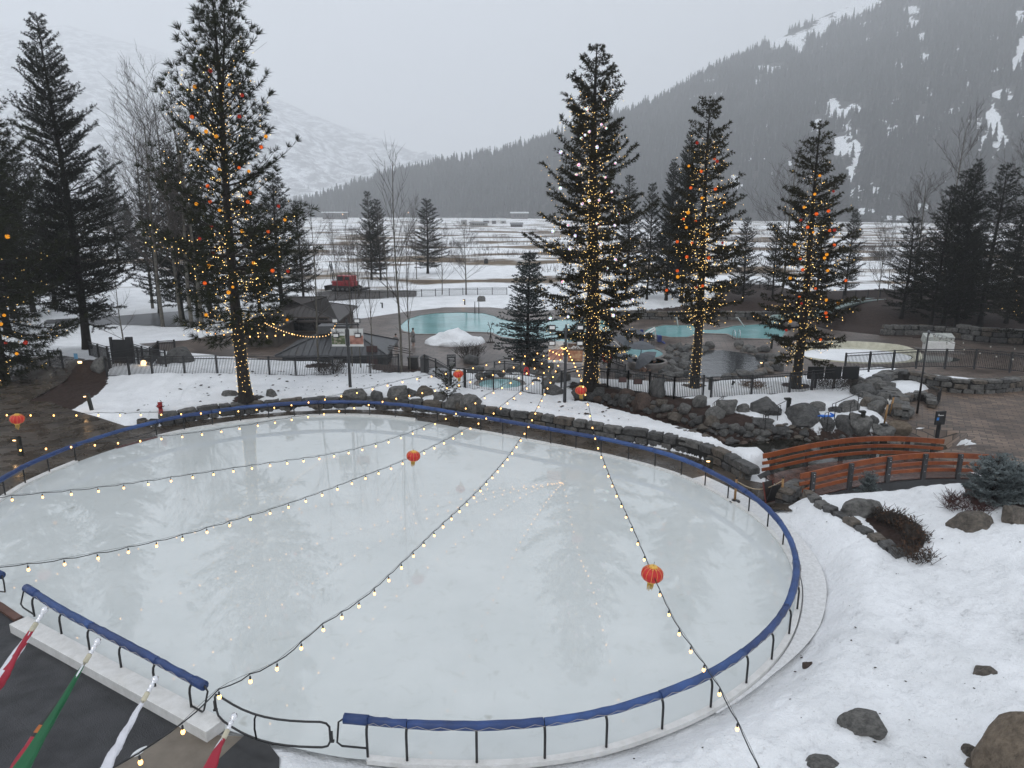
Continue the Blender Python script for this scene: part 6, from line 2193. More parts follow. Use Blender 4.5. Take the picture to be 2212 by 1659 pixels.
Bt(0, 775, 640, 500, 'bare aspen with an uplit trunk by the red snow groomer', wide=.9)
Bt(2, 838, 645, 470, 'bare double aspen at the far fence', wide=1.0)
Bt(1, 955, 638, 500, 'bare aspen with a lit foot at the far fence', wide=.9)
Bt(0, 1007, 638, 492, 'small bare aspen with a lit foot standing alone on the snow', wide=1.1)
Bt(1, 1690, 632, 345, 'broad bare tree on the meadow left of the lit pine by the black panels', wide=1.1)
Bt(2, 2030, 660, 275, 'tall bare tree behind the dark pine clump', wide=.8)
Bt(0, 1968, 665, 400, 'reddish bare tree left of the dark pine clump', wide=1.1)
Bt(1, 1895, 655, 500, 'bare tree beside the pale slide', wide=.9)
Bt(2, 1915, 656, 490, 'second bare tree beside the pale slide', wide=.7)
Bt(1, 2190, 640, 330, 'bare tree at the right behind the dark pine', wide=1.0)
Bt(2, 730, 640, 480, 'thin bare tree left of the red snow groomer', wide=.8)
Bt(0, 900, 604, 440, 'thin bare tree beside the bushy meadow conifer', wide=.6)

# --- shrubs
def twig_clump(n, w_, h, seed, r0=.012):
    r_ = np.random.default_rng(seed)
    P, Q = [], []
    for i in range(n):
        a = r_.random() * 6.28
        b = r_.random() ** .5 * w_ * .35
        p = np.array((math.cos(a) * b, math.sin(a) * b, -.05))
        q = p + np.array((math.cos(a) * w_ * .3 * r_.random(), math.sin(a) * w_ * .3 * r_.random(), h * r_.uniform(.3, .6)))
        P.append(p); Q.append(q)
        for k in range(3):
            e = q + np.array((r_.normal() * w_ * .15, r_.normal() * w_ * .15, h * r_.uniform(.15, .45)))
            P.append(q); Q.append(e)
    k = len(P)
    return segs('twigs', P, Q, np.full(k, r0), np.full(k, r0 * .5), 3)
# willow scrub on the meadow: countless, one object
P, Q = [], []
rr_ = np.random.default_rng(77)
for i in range(560):
    v = rr_.uniform(492, 556 if i < 370 else 596) if i < 440 else rr_.uniform(478, 500)
    u = rr_.uniform(560, 2230)
    c = at(u, v, -.6)
    if vn(c.x * .02, c.y * .05, 3) < .36: continue
    for k in range(60):
        p = np.array((c.x + rr_.normal() * 3.2, c.y + rr_.normal() * 1.6, -.9))
        q = p + np.array((rr_.normal() * .5, rr_.normal() * .5, rr_.uniform(1.0, 2.4)))
        P.append(p); Q.append(q)
me = segs('meadow_willows', P, Q, np.full(len(P), .045), np.full(len(P), .02), 3)
tag(link_mesh('meadow_willows', me, mat('willow_twigs', (.06, .042, .034), .9, .3, .05)), kind='stuff')
brown_leaf = mat('withered_leaves', (.05, .028, .016), .9, 0, 3, col2=(.125, .065, .036))
def shrub(label, base, w_, h, n, seed, m, leaves=0, name='shrub', cat='shrub', lm=None):
    t = thing(name, label, cat, base)
    me = twig_clump(n, w_, h, seed)
    link_mesh('twigs', me, m, t)
    if leaves:
        r_ = np.random.default_rng(seed)
        Pp = r_.normal(size=(leaves, 3)) * np.array((w_ * .2, w_ * .2, h * .17)) + np.array((0, 0, h * .42))
        D = r_.normal(size=(leaves, 3))
        D /= np.linalg.norm(D, axis=1, keepdims=True)
        link_mesh('leaves', tufts('leaves', Pp, D, np.full(leaves, .09), .25, 4, .9, seed), lm or brown_leaf, t)
    return t
for i, (u, v, w_, h, lb) in enumerate(((1915, 1130, 1.0, .8, 'withered brown shrub at the top of the planter bed'), (1948, 1146, 1.1, .8, 'withered brown shrub in the middle of the planter bed'), (1975, 1172, 1.0, .75, 'dry brown shrub at the right rim of the planter bed'), (1975, 1212, 1.2, .75, 'dry seed-headed shrub at the lower tip of the planter bed'))):
    shrub(lb, on(u, v), w_, h, 44, 200 + i, twigm, 150)
shrub('reddish bare shrub at the left foot of the blue spruce', on(2090, 1112), 1.6, .9, 140, 210, mat('red_twigs', (.06, .022, .018), .8))
shrub('round brown bush on the far snow at right', on(1903, 565), 6, 3.2, 260, 211, twigm, 300)
shrub('dry grass clump in the snow behind the long fence', on(1627, 838), 1.6, .6, 90, 212, mat('dry_grass', (.16, .10, .06), .9))
shrub('dark spiky shrub in front of the pool bar', on(716, 808), 2.2, 1.3, 120, 213, twigm)
shrub('bare twiggy bush by the round rock on the terrace', on(1015, 773), 2.6, 1.6, 140, 214, twigm)
shrub('bare brown bush behind the black panels', on(1800, 839), 3.0, 1.2, 120, 215, twigm)
wd_, cr_, _b = conifer(1.9, .95, .02, 13, 91, tr=.05, e_top=45, e_bot=4, curve=.12, nb=8, tw=.16, tl=.26, L=.095, wd=.10, K=14, spread=.95, prof=.5, dens=.9, bare=.05, irregular=.45, jit=22)
for k, (dx, dy, s_) in enumerate(((0, 0, 1.0), (.85, .25, .82), (1.5, .2, .75), (.45, .75, .9))):
    bs = at(2138, 1126, .75) + Vector((dx, dy, 0))
    bs.z = zat(bs.x, bs.y)
    plant('blue_spruce', ('low blue grey spruce in front, left in its clump at the right edge', 'blue grey spruce second in its clump at the right edge', 'blue grey spruce cut by the right edge', 'blue grey spruce behind the others in its clump')[k], 'tree', bs, (('trunk', wd_), ('crown', cr_)), (barkm, nsilver), (s_ * 1.15, s_ * 1.15, s_ * .95), k * 1.9)
plant('blue_spruce', 'tiny blue grey spruce in front of the near bridge rail', 'tree', Vector((16.1, 29.75, .25)), (('trunk', wd_), ('crown', cr_)), (barkm, nsilver), (.5, .5, .62), 2)
wd_, cr_, _b = conifer(2.0, .75, .18, 7, 95, tr=.035, e_top=40, e_bot=10, curve=.3, nb=4, tw=.22, tl=.25, L=.14, wd=.05, K=16, spread=.8, prof=.35, dens=.85, bare=.3, irregular=.4)
plant('pine_seedling', 'small sparse pine seedling growing by the back wall boulders', 'tree', on(966, 868), (('trunk', wd_), ('crown', cr_)), (barkm, ngreen), 1.0, .5)
# ------------------------------------------------------------------ pool bar, buildings
roofm = mat('metal_roof', (.034, .035, .038), .4, .25, 1.2)
brownroof = mat('brown_metal_roof', (.030, .023, .020), .5, .25, 1)
barw = mat('dark_bar_wall', (.013, .013, .014), .6, .3, 2)
brownw = mat('brown_timber_wall', (.05, .032, .023), .7, .3, 1.5)
def hip_roof(mb, x0, x1, y0, y1, z, h, inset, rz, c, seams=None, ov=.5, gap=.55):
    M = Matrix.Rotation(rz, 3, 'Z')
    tr = lambda p: M @ Vector(p) + Vector(c)
    a = [(x0 - ov, y0 - ov, z), (x1 + ov, y0 - ov, z), (x1 + ov, y1 + ov, z), (x0 - ov, y1 + ov, z)]
    ym = (y0 + y1) / 2
    r0, r1 = (x0 + inset, ym, z + h), (x1 - inset, ym, z + h)
    vs = [tr(p) for p in a + [r0, r1]] + [tr((p[0], p[1], p[2] - .14)) for p in a]
    mb.add(vs, [(0, 1, 5, 4), (2, 3, 4, 5), (1, 2, 5), (3, 0, 4), (6, 7, 1, 0), (7, 8, 2, 1), (8, 9, 3, 2), (9, 6, 0, 3), (9, 8, 7, 6)])
    if seams is not None:
        n = int((x1 - x0 + 2 * ov) / gap)
        for i in range(1, n):
            x = x0 - ov + (x1 - x0 + 2 * ov) * i / n
            f = 1.0
            if x < r0[0]: f = (x - (x0 - ov)) / (r0[0] - x0 + ov)
            if x > r1[0]: f = ((x1 + ov) - x) / (x1 + ov - r1[0])
            for sy, ye in ((y0 - ov, 0), (y1 + ov, 0)):
                q = (x, sy + (ym - sy) * f, z + h * f)
                seams.beam(tr((x, sy, z + .03)), tr((q[0], q[1], q[2] + .03)), .05, .06)
        for p, q in ((a[0], r0), (a[1], r1), (a[2], r1), (a[3], r0), (r0, r1)):
            seams.beam(tr((p[0], p[1], p[2] + .03)), tr((q[0], q[1], q[2] + .04)), .12, .08)
def bar_building(name, label, uL, uR, vb, v_eave, v_ridge, dep_, rz, wm, rm, inset, z=None, cat='building', win=()):
    L_, R_ = (on(uL, vb), on(uR, vb)) if z is None else (at(uL, vb, z), at(uR, vb, z))
    ze, zr = atY(0, v_eave, L_.y).z, atY(0, v_ridge, L_.y + dep_ / 2).z
    w_ = R_.x - L_.x
    zb = min(L_.z, R_.z) - .2
    c = Vector((L_.x, L_.y, 0))
    M = Matrix.Rotation(rz, 3, 'Z')
    t = thing(name, label, cat, (L_.x + w_ / 2, L_.y + dep_ / 2, zb))
    cen = M @ Vector((w_ / 2, dep_ / 2, 0)) + c
    put('wall', MB().box((cen.x, cen.y, (zb + ze) / 2), (w_, dep_, ze - zb), rz=rz), wm, t)
    rf, sm = MB(), MB()
    hip_roof(rf, 0, w_, 0, dep_, ze, zr - ze, inset, rz, c, sm)
    ro = put('roof', rf, rm, t)
    put('roof_seams', sm, rm, ro)
    return t, c, w_, dep_, zb, ze, zr, M
bt = bar_building('pool_bar', 'black poolside bar with a grey metal hip roof behind the picket fence', 612, 826, 800, 766, 716, 6.5, .03, barw, roofm, 3.2, z=-.7)
t, c, w_, d_, zb, ze, zr, M = bt
for k in range(4):
    x = w_ * (.1 + .2 * k)
    put('shutter', MB().box(M @ Vector((x, -.03, ze - 1.15)) + c, (w_ * .17, .05, 1.1), rz=.03), mat('bar_shutter', (.022, .022, .023), .5), t)
put('counter', MB().box(M @ Vector((w_ * .42, -.15, ze - 1.8)) + c, (w_ * .8, .4, .08), rz=.03), mat('bar_counter', (.09, .08, .07), .4), t)
put('door', MB().box(M @ Vector((w_ * .9, -.03, zb + 1.3)) + c, (.95, .06, 2.1), rz=.03), mat('bar_door', (.05, .02, .018), .5), t)
put('vent_hood', MB().box(M @ Vector((w_ * .45, d_ * .5, zr + .25)) + c, (w_ * .30, 1.6, .7), rz=.03), mat('hood_grey', (.06, .06, .062), .5), t)
put('cooler', MB().box(M @ Vector((w_ * .55, -.5, zb + .7)) + c, (.9, .7, 1.1), rz=.03), mat('cooler_grey', (.3, .3, .3), .5), t)
put('log_pile', MB().beam(M @ Vector((w_ + .3, 1.5, ze + .1)) + c, M @ Vector((w_ + 2.4, 2.4, ze - .5)) + c, .08, .06).beam(M @ Vector((w_ + .2, 2.2, ze + .2)) + c, M @ Vector((w_ + 2.2, 3.0, ze - .4)) + c, .08, .06).beam(M @ Vector((w_ + .2, 3.0, ze + .2)) + c, M @ Vector((w_ + 2.0, 3.7, ze - .3)) + c, .08, .06), twigm, t)
l2 = bar_building('spa_lodge', 'brown lodge with a big standing-seam hip roof behind the pool bar', 552, 724, 728, 694, 642, 12, .05, brownw, brownroof, 7, z=-.95)
t, c, w_, d_, zb, ze, zr, M = l2
for k in range(5):
    x = w_ * (.1 + .18 * k)
    f = put('window', MB().box(M @ Vector((x, -.04, zb + 1.6)) + c, (1.9, .1, 1.7), rz=.05), mat('window_frame_brown', (.06, .045, .035), .5), t)
    put('pane', MB().box(M @ Vector((x, -.10, zb + 1.6)) + c, (1.6, .03, 1.4), rz=.05), mat('dark_glass', (.015, .016, .018), .08), f)
l3 = bar_building('stone_annex', 'low stone annex with a flat brown roof left behind the pool bar', 520, 600, 748, 706, 690, 7, .0, mat('annex_stone', (.06, .05, .042), .8, .4, 1.2, .5, 4), brownroof, 2.5, z=-.9)
# gate house at the far left
gh = on(172, 794)
t = thing('gate', 'dark solid gate with a small blue notice at the far left', 'gate', gh)
q = lambda u, v: atY(u, v, gh.y)
put('leaf', MB().box(((q(142, 0).x + q(176, 0).x) / 2, gh.y, gh.z + 1.15), (q(176, 0).x - q(142, 0).x, .12, 2.3)), barw, t)
put('post', MB().box((q(182, 0).x, gh.y, gh.z + 1.25), (.5, .3, 2.5)), barw, t)
put('post', MB().box((q(138, 0).x, gh.y, gh.z + 1.25), (.18, .18, 2.5)), blackm, t)
put('notice', MB().box(q(165, 769) + Vector((0, -.08, 0)), (.3, .02, .45)), mat('notice_blue', (.16, .36, .55), .5), t)
put('lamp', MB().box(q(174, 782) + Vector((0, -.1, 0)), (.3, .05, .16)), lamp_warm, t)
fence('pale board fence panel left of the dark gate', px((108, 790), (136, 792)), 1.3, gap=.2, name='board_fence')
rock_px(212, 806, 36, 36, 'pale rounded boulder behind the fence right of the dark gate', None, 0)
rock_px(385, 786, 60, 30, 'dark boulder by the ramp under the aspens', None, 2)
rock_px(352, 790, 34, 22, 'small dark rock at the foot of the ramp', None, 2)
ol = on(311, 792)
tag(put('path_lamp', MB().ball(ol + Vector((0, 0, .3)), .22, 8), lamp_warm, org=ol, smooth=True), 'small amber glowing lamp at the foot of the left ramp', 'lamp')
bulb_soft = BULB.copy()
bulb_soft.name = 'bulb'
bulb_soft.materials[0] = glow('soft_bulb', (1.0, .62, .25), 2.0)
# string of round bulbs between the lit pine and the aspen
cable('round bright bulb string from the lit pine to the aspen by the pool bar', [atY(566, 690, B2.y - .5), atY(590, 702, B2.y + .5), atY(620, 714, B2.y + 1.5), atY(655, 722, B2.y + 2.5), atY(688, 723, B2.y + 3.5), atY(712, 717, B2.y + 4), atY(728, 690, B2.y + 5)], 30, group=None, scale=.7, bm_=bulb_soft)
cable('faint bulb string over the annex terrace behind the lit pine trunk', [atY(420, 708, 62), atY(480, 718, 62), atY(560, 722, 62), atY(650, 715, 62)], 12, group=None, scale=1.1)

# ------------------------------------------------------------------ gatepost kiosk, bins, sculptures on the terrace
kp = on(918, 806)
t = thing('pillar', 'square dark pillar with a pyramid cap behind the fence, left of the caution board', 'pillar', kp)
s_ = depth(kp) / F
put('shaft', MB().box((kp.x, kp.y, kp.z + 17 * s_), (17 * s_, 17 * s_, 34 * s_)), mat('pillar_grey', (.05, .05, .05), .6), t)
put('cap', MB().lathe([(14 * s_, 0), (14 * s_, 1.2 * s_), (.02, 8 * s_)], (kp.x, kp.y, kp.z + 34 * s_), 4, M=Matrix.Rotation(math.pi / 4, 3, 'Z')), MATS['pillar_grey'], t)
kb = on(893, 796)
t = thing('waste_bin', 'dark slatted bin behind the fence below the aspens', 'bin', kb)
put('body', MB().box((kb.x, kb.y, kb.z + .45), (.75, .7, .9)), mat('bin_dark', (.03, .028, .026), .6), t, bevel=.02)
put('lid', MB().box((kb.x, kb.y, kb.z + .93), (.85, .8, .07)), MATS['bin_dark'], t)
def antler(label, p, h, base=True):
    t = thing('antler_stand', label, 'sculpture', p)
    m_ = MB()
    m_.tube([(0, 0, 0), (0, 0, h * .6), (-.12 * h, 0, h)], [.05, .045, .025], 6).tube([(0, 0, h * .62), (.1 * h, 0, h * .98)], [.04, .025], 6).tube([(-.06 * h, 0, h * .8), (-.16 * h, 0, h * .88)], .022, 5).tube([(.06 * h, 0, h * .82), (.02 * h, 0, h * .95)], .022, 5)
    put('stem', m_, barkm, t, True, local=True)
    if base:
        put('hoops', MB().tube([(.25 * math.sin(a) + .1, .0, h * .55 + .3 * math.cos(a)) for a in np.linspace(0, 3.1, 9)], .018, 5).tube([(-.25 * math.sin(a) - .1, 0, h * .5 + .3 * math.cos(a)) for a in np.linspace(0, 3.1, 9)], .018, 5).tube([(0, 0, h * .4), (.25, .1, 0)], .03, 5).tube([(0, 0, h * .4), (-.25, .1, 0)], .03, 5), barkm, t, True, local=True)
        put('base', MB().box((0, 0, .03), (.9, .6, .06)), barkm, t, local=True)
antler('branching antler-like towel stand on a flat base by the big pool', at(1060, 740, -1), 2.3)
antler('forked stump post by the round rock on the terrace', on(1008, 785), 1.6, False)
rock_px(1018, 787, 40, 22, 'round dark rock with a bush beside it on the terrace', None, 2)
rock_px(1030, 808, 34, 17, 'dark low rock near the caution board', None, 2)

# snow mound
mc = at(978, 748, -1)
mx_ = (at(1045, 748, -1) - at(912, 748, -1)).x / 2
V, Fc = ICO[4]
V = V.copy()
zt = atY(0, 709, mc.y + 1.5).z - mc.z
V = V[:, :] * np.array((mx_, mx_ * .7, zt))
prof_ = np.clip(1 - (np.hypot(V[:, 0] / mx_, V[:, 1] / (mx_ * .7))), 0, 1)
V[:, 2] = np.where(V[:, 2] > 0, zt * prof_ ** .62 * (1 - .1 * V[:, 0] / mx_), -.1)
V[:, 2] += (fbm(V[:, 0] * 1.3 + 40, V[:, 1] * 1.3 + V[:, 2] + 40, 5) - .47) * 1.0 * (V[:, 2] > .1)
V[:, 0] += (fbm(V[:, 0] * 1.1 + 10, V[:, 1] * 1.5 + 3, 6) - .47) * .8
me = np_mesh('snow_mound', V, Fc, True)
so_ = link_mesh('snow_mound', me, GM)
so_.location = mc + Vector((0, mx_ * .6, 0))
tag(so_, 'big white mound of ploughed snow on the terrace by the big pool', 'snow pile')

# empty cream pool
crm = mat('cream_plaster', (.38, .36, .27), .6, 0, 1.5, col2=(.58, .56, .45))
cr0 = Vector((np.mean([p[0] for p in CREAM]), np.mean([p[1] for p in CREAM]), -1))
ax_, ay_ = (max(p[0] for p in CREAM) - min(p[0] for p in CREAM)) / 2, (max(p[1] for p in CREAM) - min(p[1] for p in CREAM)) / 2
pool = thing('empty_pool', 'empty cream coloured round pool half filled with snow beyond the long fence', 'pool', cr0)
vs, fs = [], []
prof = [(1.0, .0), (1.0, .13), (.975, .15), (.965, .10), (.965, -.02), (.93, -.02), (.925, .0)]
prof = [(1.0, -.1), (1.0, .10), (.972, .12), (.966, .06), (.955, .015), (.80, .012), (.0, .012)]
n = 60
for r_, z in prof:
    for j in range(n):
        a = 2 * math.pi * j / n
        zz = z
        vs.append((cr0.x + ax_ * r_ * math.cos(a), cr0.y + ay_ * r_ * math.sin(a), cr0.z + zz + (.5 if z > .03 and math.sin(a) > -.3 else 0) * min(1, max(0, (math.sin(a) + .3) * 1.2 + .1))))
for i in range(len(prof) - 1):
    for j in range(n):
        fs.append((i * n + j, i * n + (j + 1) % n, (i + 1) * n + (j + 1) % n, (i + 1) * n + j))
put('basin', MB().add(vs, fs), crm, pool, True)
sp_ = [(cr0.x + ax_ * .86 * math.cos(a) - .06 * ax_, cr0.y + ay_ * .80 * math.sin(a) - .14 * ay_) for a in np.linspace(0, 6.2, 30)]
sn_ = sheet('snow_fill', sp_, cr0.z + .03, GM, 1.0, .0, kind=None)
sn_.parent = pool
sn_.location = -Vector(pool.location)
V = np.array([v.co[:] for v in sn_.data.vertices])
dd = sdp(V[:, 0], V[:, 1], sp_)
V[:, 2] += sstep(0, 1.2, dd) * .14 + (fbm(V[:, 0], V[:, 1], 3) - .5) * .15
sn_.data.vertices.foreach_set('co', V.ravel())
# white chest
bc = at(2038, 761, -1)
s_ = depth(bc) / F
t = thing('storage_chest', 'white deck storage chest on a dark slab at the right terrace', 'chest', bc)
put('slab', MB().box((bc.x, bc.y + .8, -.97), (78 * s_, 3.4, .1), rz=-.12), cop, t)
put('box', MB().box((bc.x, bc.y + 1.0, -.5), (56 * s_, 1.1, .95), rz=-.12), whitem, t, bevel=.02)
put('lid', MB().box((bc.x - .02, bc.y + 1.25, .18), (60 * s_, .9, .85), M=Matrix.Rotation(-.12, 3, 'Z') @ Matrix.Rotation(.35, 3, 'X')), mat('chest_lid', (.42, .43, .40), .5), t, bevel=.03)
# slide
slm = mat('slide_fibreglass', (.27, .36, .345), .35, .1, 1)
pts = [at(1640, 702, -.5), at(1700, 694, .3), at(1760, 682, .9), at(1815, 666, 1.6), at(1860, 655, 2.0), at(1905, 652, 2.2), at(1950, 650, 2.3)]
pts = [on(1690, 706) + Vector((-1, 0, .3)), on(1700, 702) + Vector((0, 2, .5)), atY(1760, 683, 84), atY(1815, 665, 90), atY(1860, 655, 98), atY(1910, 652, 102), atY(1970, 652, 103)]
path = smooth_path(pts, 6)
vs, fs = [], []
for i, p in enumerate(path):
    p = Vector(p)
    tn = (Vector(path[min(i + 1, len(path) - 1)]) - Vector(path[max(i - 1, 0)])).normalized()
    sd_ = tn.cross(Vector((0, 0, 1))).normalized()
    for j in range(9):
        a = math.pi + math.pi * j / 8
        vs.append(p + sd_ * math.cos(a) * .8 + Vector((0, 0, math.sin(a) * .6 + .5)))
    for j in range(8, -1, -1):
        a = math.pi + math.pi * j / 8
        vs.append(p + sd_ * math.cos(a) * .9 + Vector((0, 0, math.sin(a) * .7 + .5)))
for i in range(len(path) - 1):
    for j in range(18):
        fs.append((i * 18 + j, i * 18 + (j + 1) % 18, (i + 1) * 18 + (j + 1) % 18, (i + 1) * 18 + j))
t = thing('water_slide', 'pale green open water slide curving down the wooded slope', 'slide', path[len(path) // 2])
put('flume', MB().add(vs, fs), slm, t, True)
for k in (10, 16, 22, 28):
    p = Vector(path[k])
    put('support', MB().tube([p, (p.x, p.y, zat(p.x, p.y) - .2)], .07, 6), steelm, t)
# pool ladders and rails
def ladder(label, p, h=1.0):
    t = thing('pool_ladder', label, 'ladder', p)
    for sx in (-.28, .28):
        put('handrail', MB().tube([(sx, .7, -.1), (sx, .7, h * .8), (sx, .45, h), (sx, .1, h), (sx, -.15, h * .7), (sx, -.2, -.4)], .035, 6), blackm if 'dark' in label else chrome, t, True, local=True)
ladder('dark metal ladder at the far edge of the big pool', at(1030, 677, -.95), 1.6)
ladder('low ladder at the near edge of the right pool', at(1592, 733, -.95), 1.0)
def grab(label, u0, v0, u1, v1, Y, m=whitem):
    a, b = atY(u0, v0, Y), atY(u1, v1, Y)
    t = thing('grab_rail', label, 'handrail', b)
    put('rail', MB().tube([a + Vector((-.25, 0, -.02)), a, b], .055, 6), m, t, True)
grab('bright handrail at the far left edge of the right pool', 1462, 686, 1465, 706, 84)
grab('bright handrail sloping into the right pool behind the lit pine', 1594, 686, 1608, 706, 84)
grab('white sloping handrail into the lower round spa tub', 1373, 767, 1394, 795, 61)
grab('white sloping handrail beside the upper round spa tub', 1328, 738, 1347, 757, 66)
grab('icy white handrail leading into the green spa tub', 1118, 805, 1092, 836, 50)
for i, (u, v, Y) in enumerate(((1311, 771, 60), (1137, 805, 53.5))):
    p = atY(u, v, Y)
    t = thing('life_ring', ('red life ring hanging on a dark post left of the spa tubs', 'red life ring on a post behind the green spa tub')[i], 'life ring', p)
    put('ring', MB().tube([(p.x + .36 * math.sin(a) * (1 if i == 0 else .45), p.y - .1, p.z + .42 * math.cos(a)) for a in np.linspace(0, 6.283, 20)], .085, 8, cap=False), mat('life_ring_red', (.5, .035, .035), .45), t, True)
    pg = on(u + 6, v + 20)
    put('post', MB().box((p.x + .15, p.y, (p.z + pg.z) / 2 + .5), (.22, .2, 2.6)), barkm, t)
# umbrellas, lift, chairs
um = mat('grey_canvas', (.10, .105, .115), .8, .15, 3)
def umbrella(label, u, vtop, Y, r, ang=0.0, h=.6):
    p = atY(u, vtop, Y)
    t = thing('parasol', label, 'parasol', Vector((p.x, p.y, max(zat(p.x, p.y), -1))))
    M = Matrix.Rotation(ang, 3, 'Y')
    cn = MB()
    vs = [p]
    n = 8
    for j in range(n):
        a = 2 * math.pi * j / n
        vs.append(p + M @ Vector((r * .55 * math.cos(a), r * .55 * math.sin(a), -h * .38)))
    for j in range(n):
        a = 2 * math.pi * j / n
        vs.append(p + M @ Vector((r * math.cos(a), r * math.sin(a), -h)))
    vs += [v - Vector((0, 0, .03)) for v in vs]
    o_ = 1 + 2 * n
    fs = [(0, 1 + j, 1 + (j + 1) % n) for j in range(n)] + [(1 + j, 1 + n + j, 1 + n + (j + 1) % n, 1 + (j + 1) % n) for j in range(n)]
    fs += [tuple(i + o_ for i in f[::-1]) for f in fs]
    fs += [(1 + n + j, o_ + 1 + n + j, o_ + 1 + n + (j + 1) % n, 1 + n + (j + 1) % n) for j in range(n)]
    put('canopy', cn.add(vs, fs), um, t)
    put('pole', MB().tube([p + Vector((0, 0, .1)), Vector((p.x + M[0][2] * -1.5, p.y, p.z - 2.0))], .035, 6), steelm, t)
    return t
umbrella('open grey parasol on the terrace behind the blue pool lift', 1365, 708, 75, 1.35)
umbrella('tilted grey parasol leaning low beside the patio chairs', 1352, 727, 72, 1.3, .7, .8)
umbrella('grey parasol over the upper round spa tub', 1386, 736, 66, 1.35)
umbrella('folded-over grey parasol lying near the lit pine trunk', 1300, 746, 64, 1.2, -.6, .7)
umbrella('low domed grey parasol left of the spa tubs', 1344, 756, 62, 1.25, .25, .7)
umbrella('grey parasol tipped over beside the lower spa tub rail', 1383, 764, 61, 1.2, -.7, .8)
lp_ = at(1385, 742, -1)
t = thing('pool_lift', 'blue covered pool lift with white arms beside the right pool', 'pool lift', lp_)
s_ = depth(lp_) / F
put('cover', MB().lathe([(4.6 * s_, 0), (5 * s_, 4 * s_), (4.4 * s_, 16 * s_), (3.6 * s_, 30 * s_), (.02, 31 * s_)], (lp_.x, lp_.y, lp_.z), 9), mat('lift_blue', (.018, .035, .16), .6, .2, 4), t)
put('arm', MB().beam(lp_ + Vector((5 * s_, 0, 12 * s_)), lp_ + Vector((33 * s_, 1, 27 * s_)), .14, .12).beam(lp_ + Vector((5 * s_, .4, 18 * s_)), lp_ + Vector((33 * s_, 1.4, 30 * s_)), .14, .12).beam(lp_ + Vector((33 * s_, 1.2, 29 * s_)), lp_ + Vector((36 * s_, 1.2, 6 * s_)), .14, .12), whitem, t)
put('seat', MB().box(lp_ + Vector((41 * s_, .6, 9 * s_)), (8 * s_, .8, 13 * s_)).beam(lp_ + Vector((46 * s_, .2, 4 * s_)), lp_ + Vector((56 * s_, 0, -4 * s_)), .5, .12), MATS['lift_blue'], t)
dkf = mat('dark_furniture', (.03, .03, .032), .6, .2, 4)
def patio_chair(label, u, v, ang):
    p = on(u, v)
    t = thing('patio_chair', label, 'chair', p, rz=ang)
    t.scale = (1.25,) * 3
    put('seat', MB().box((0, 0, .45), (.5, .5, .05)), dkf, t, local=True)
    put('backrest', MB().box((0, .25, .75), (.5, .05, .6), M=Matrix.Rotation(-.15, 3, 'X')), dkf, t, local=True)
    for sx in (-.22, .22):
        for sy in (-.22, .22): put('leg', MB().box((sx, sy, .22), (.04, .04, .45)), dkf, t, local=True)
        put('armrest', MB().box((sx * 1.1, 0, .65), (.04, .5, .04)), dkf, t, local=True)
patio_chair('dark patio chair under the open grey parasol', 1358, 748, .6)
patio_chair('dark patio chair at the left of the tilted parasol', 1345, 744, -.5)
patio_chair('dark patio chair in the mist right of the blue pool lift', 1405, 746, .2)
patio_chair('dark chair with its back to the camera above the ramp railing', 1338, 784, 3.14)
fence('black ramp railing by the lower round spa tub', px((1285, 800), (1318, 800), (1350, 812)), 1.0)
fence('short black railing pair behind the green spa tub', px((1068, 808), (1090, 806), (1125, 810)), 1.1)

# ------------------------------------------------------------------ people
skin = mat('skin', (.42, .25, .18), .6, .08, 5)
robe_m = mat('grey_robe', (.19, .185, .18), .9, .2, 7)
hair_m = mat('dark_hair', (.02, .014, .01), .7, .2, 9)
def figure(name_label, loc, joints, edges, radii, mats_, sc=1.0, rz=0.0, robe=None, hair=None):
    t = thing('person', name_label, 'person', loc, rz=rz)
    t.scale = (sc,) * 3
    me = bpy.data.meshes.new('body')
    me.from_pydata(joints, edges, [])
    o = link_mesh('body', me, mats_, t)
    md = o.modifiers.new('skin', 'SKIN')
    for i, r_ in enumerate(radii):
        me.skin_vertices[0].data[i].radius = (r_, r_)
    me.skin_vertices[0].data[0].use_root = True
    md.use_smooth_shade = True
    s2 = o.modifiers.new('sub', 'SUBSURF')
    s2.levels = s2.render_levels = 2
    dg = bpy.context.evaluated_depsgraph_get()
    me2 = bpy.data.meshes.new_from_object(o.evaluated_get(dg))
    o.modifiers.clear()
    o.data = me2
    if not me2.materials: me2.materials.append(mats_)
    hd = joints[4]
    if hair: put('hair', MB().ball((hd[0], hd[1] + .02, hd[2] + .05), .115, 8, sc=(1, 1.05, .9)), hair, t, True, local=True)
    if robe: put('robe', robe, robe_m, t, True, local=True)
    return t
J = [(0, 0, .95), (0, 0, 1.15), (0, 0, 1.4), (0, 0, 1.52), (0, -.01, 1.66), (-.09, 0, .93), (-.1, -.02, .5), (-.1, .02, .08), (-.1, -.14, .03), (.09, 0, .93), (.1, .0, .5), (.1, .04, .08), (.1, -.12, .03), (-.19, 0, 1.4), (-.25, .02, 1.13), (-.17, -.16, 1.0), (-.1, -.2, 1.03), (.19, 0, 1.4), (.25, .02, 1.13), (.17, -.16, 1.0), (.1, -.2, 1.03), (0, -.01, 1.74)]
E = [(0, 1), (1, 2), (2, 3), (3, 4), (0, 5), (5, 6), (6, 7), (7, 8), (0, 9), (9, 10), (10, 11), (11, 12), (2, 13), (13, 14), (14, 15), (15, 16), (2, 17), (17, 18), (18, 19), (19, 20), (4, 21)]
RD = [.13, .12, .14, .05, .095, .09, .06, .045, .035, .09, .06, .045, .035, .06, .05, .04, .03, .06, .05, .04, .03, .06]
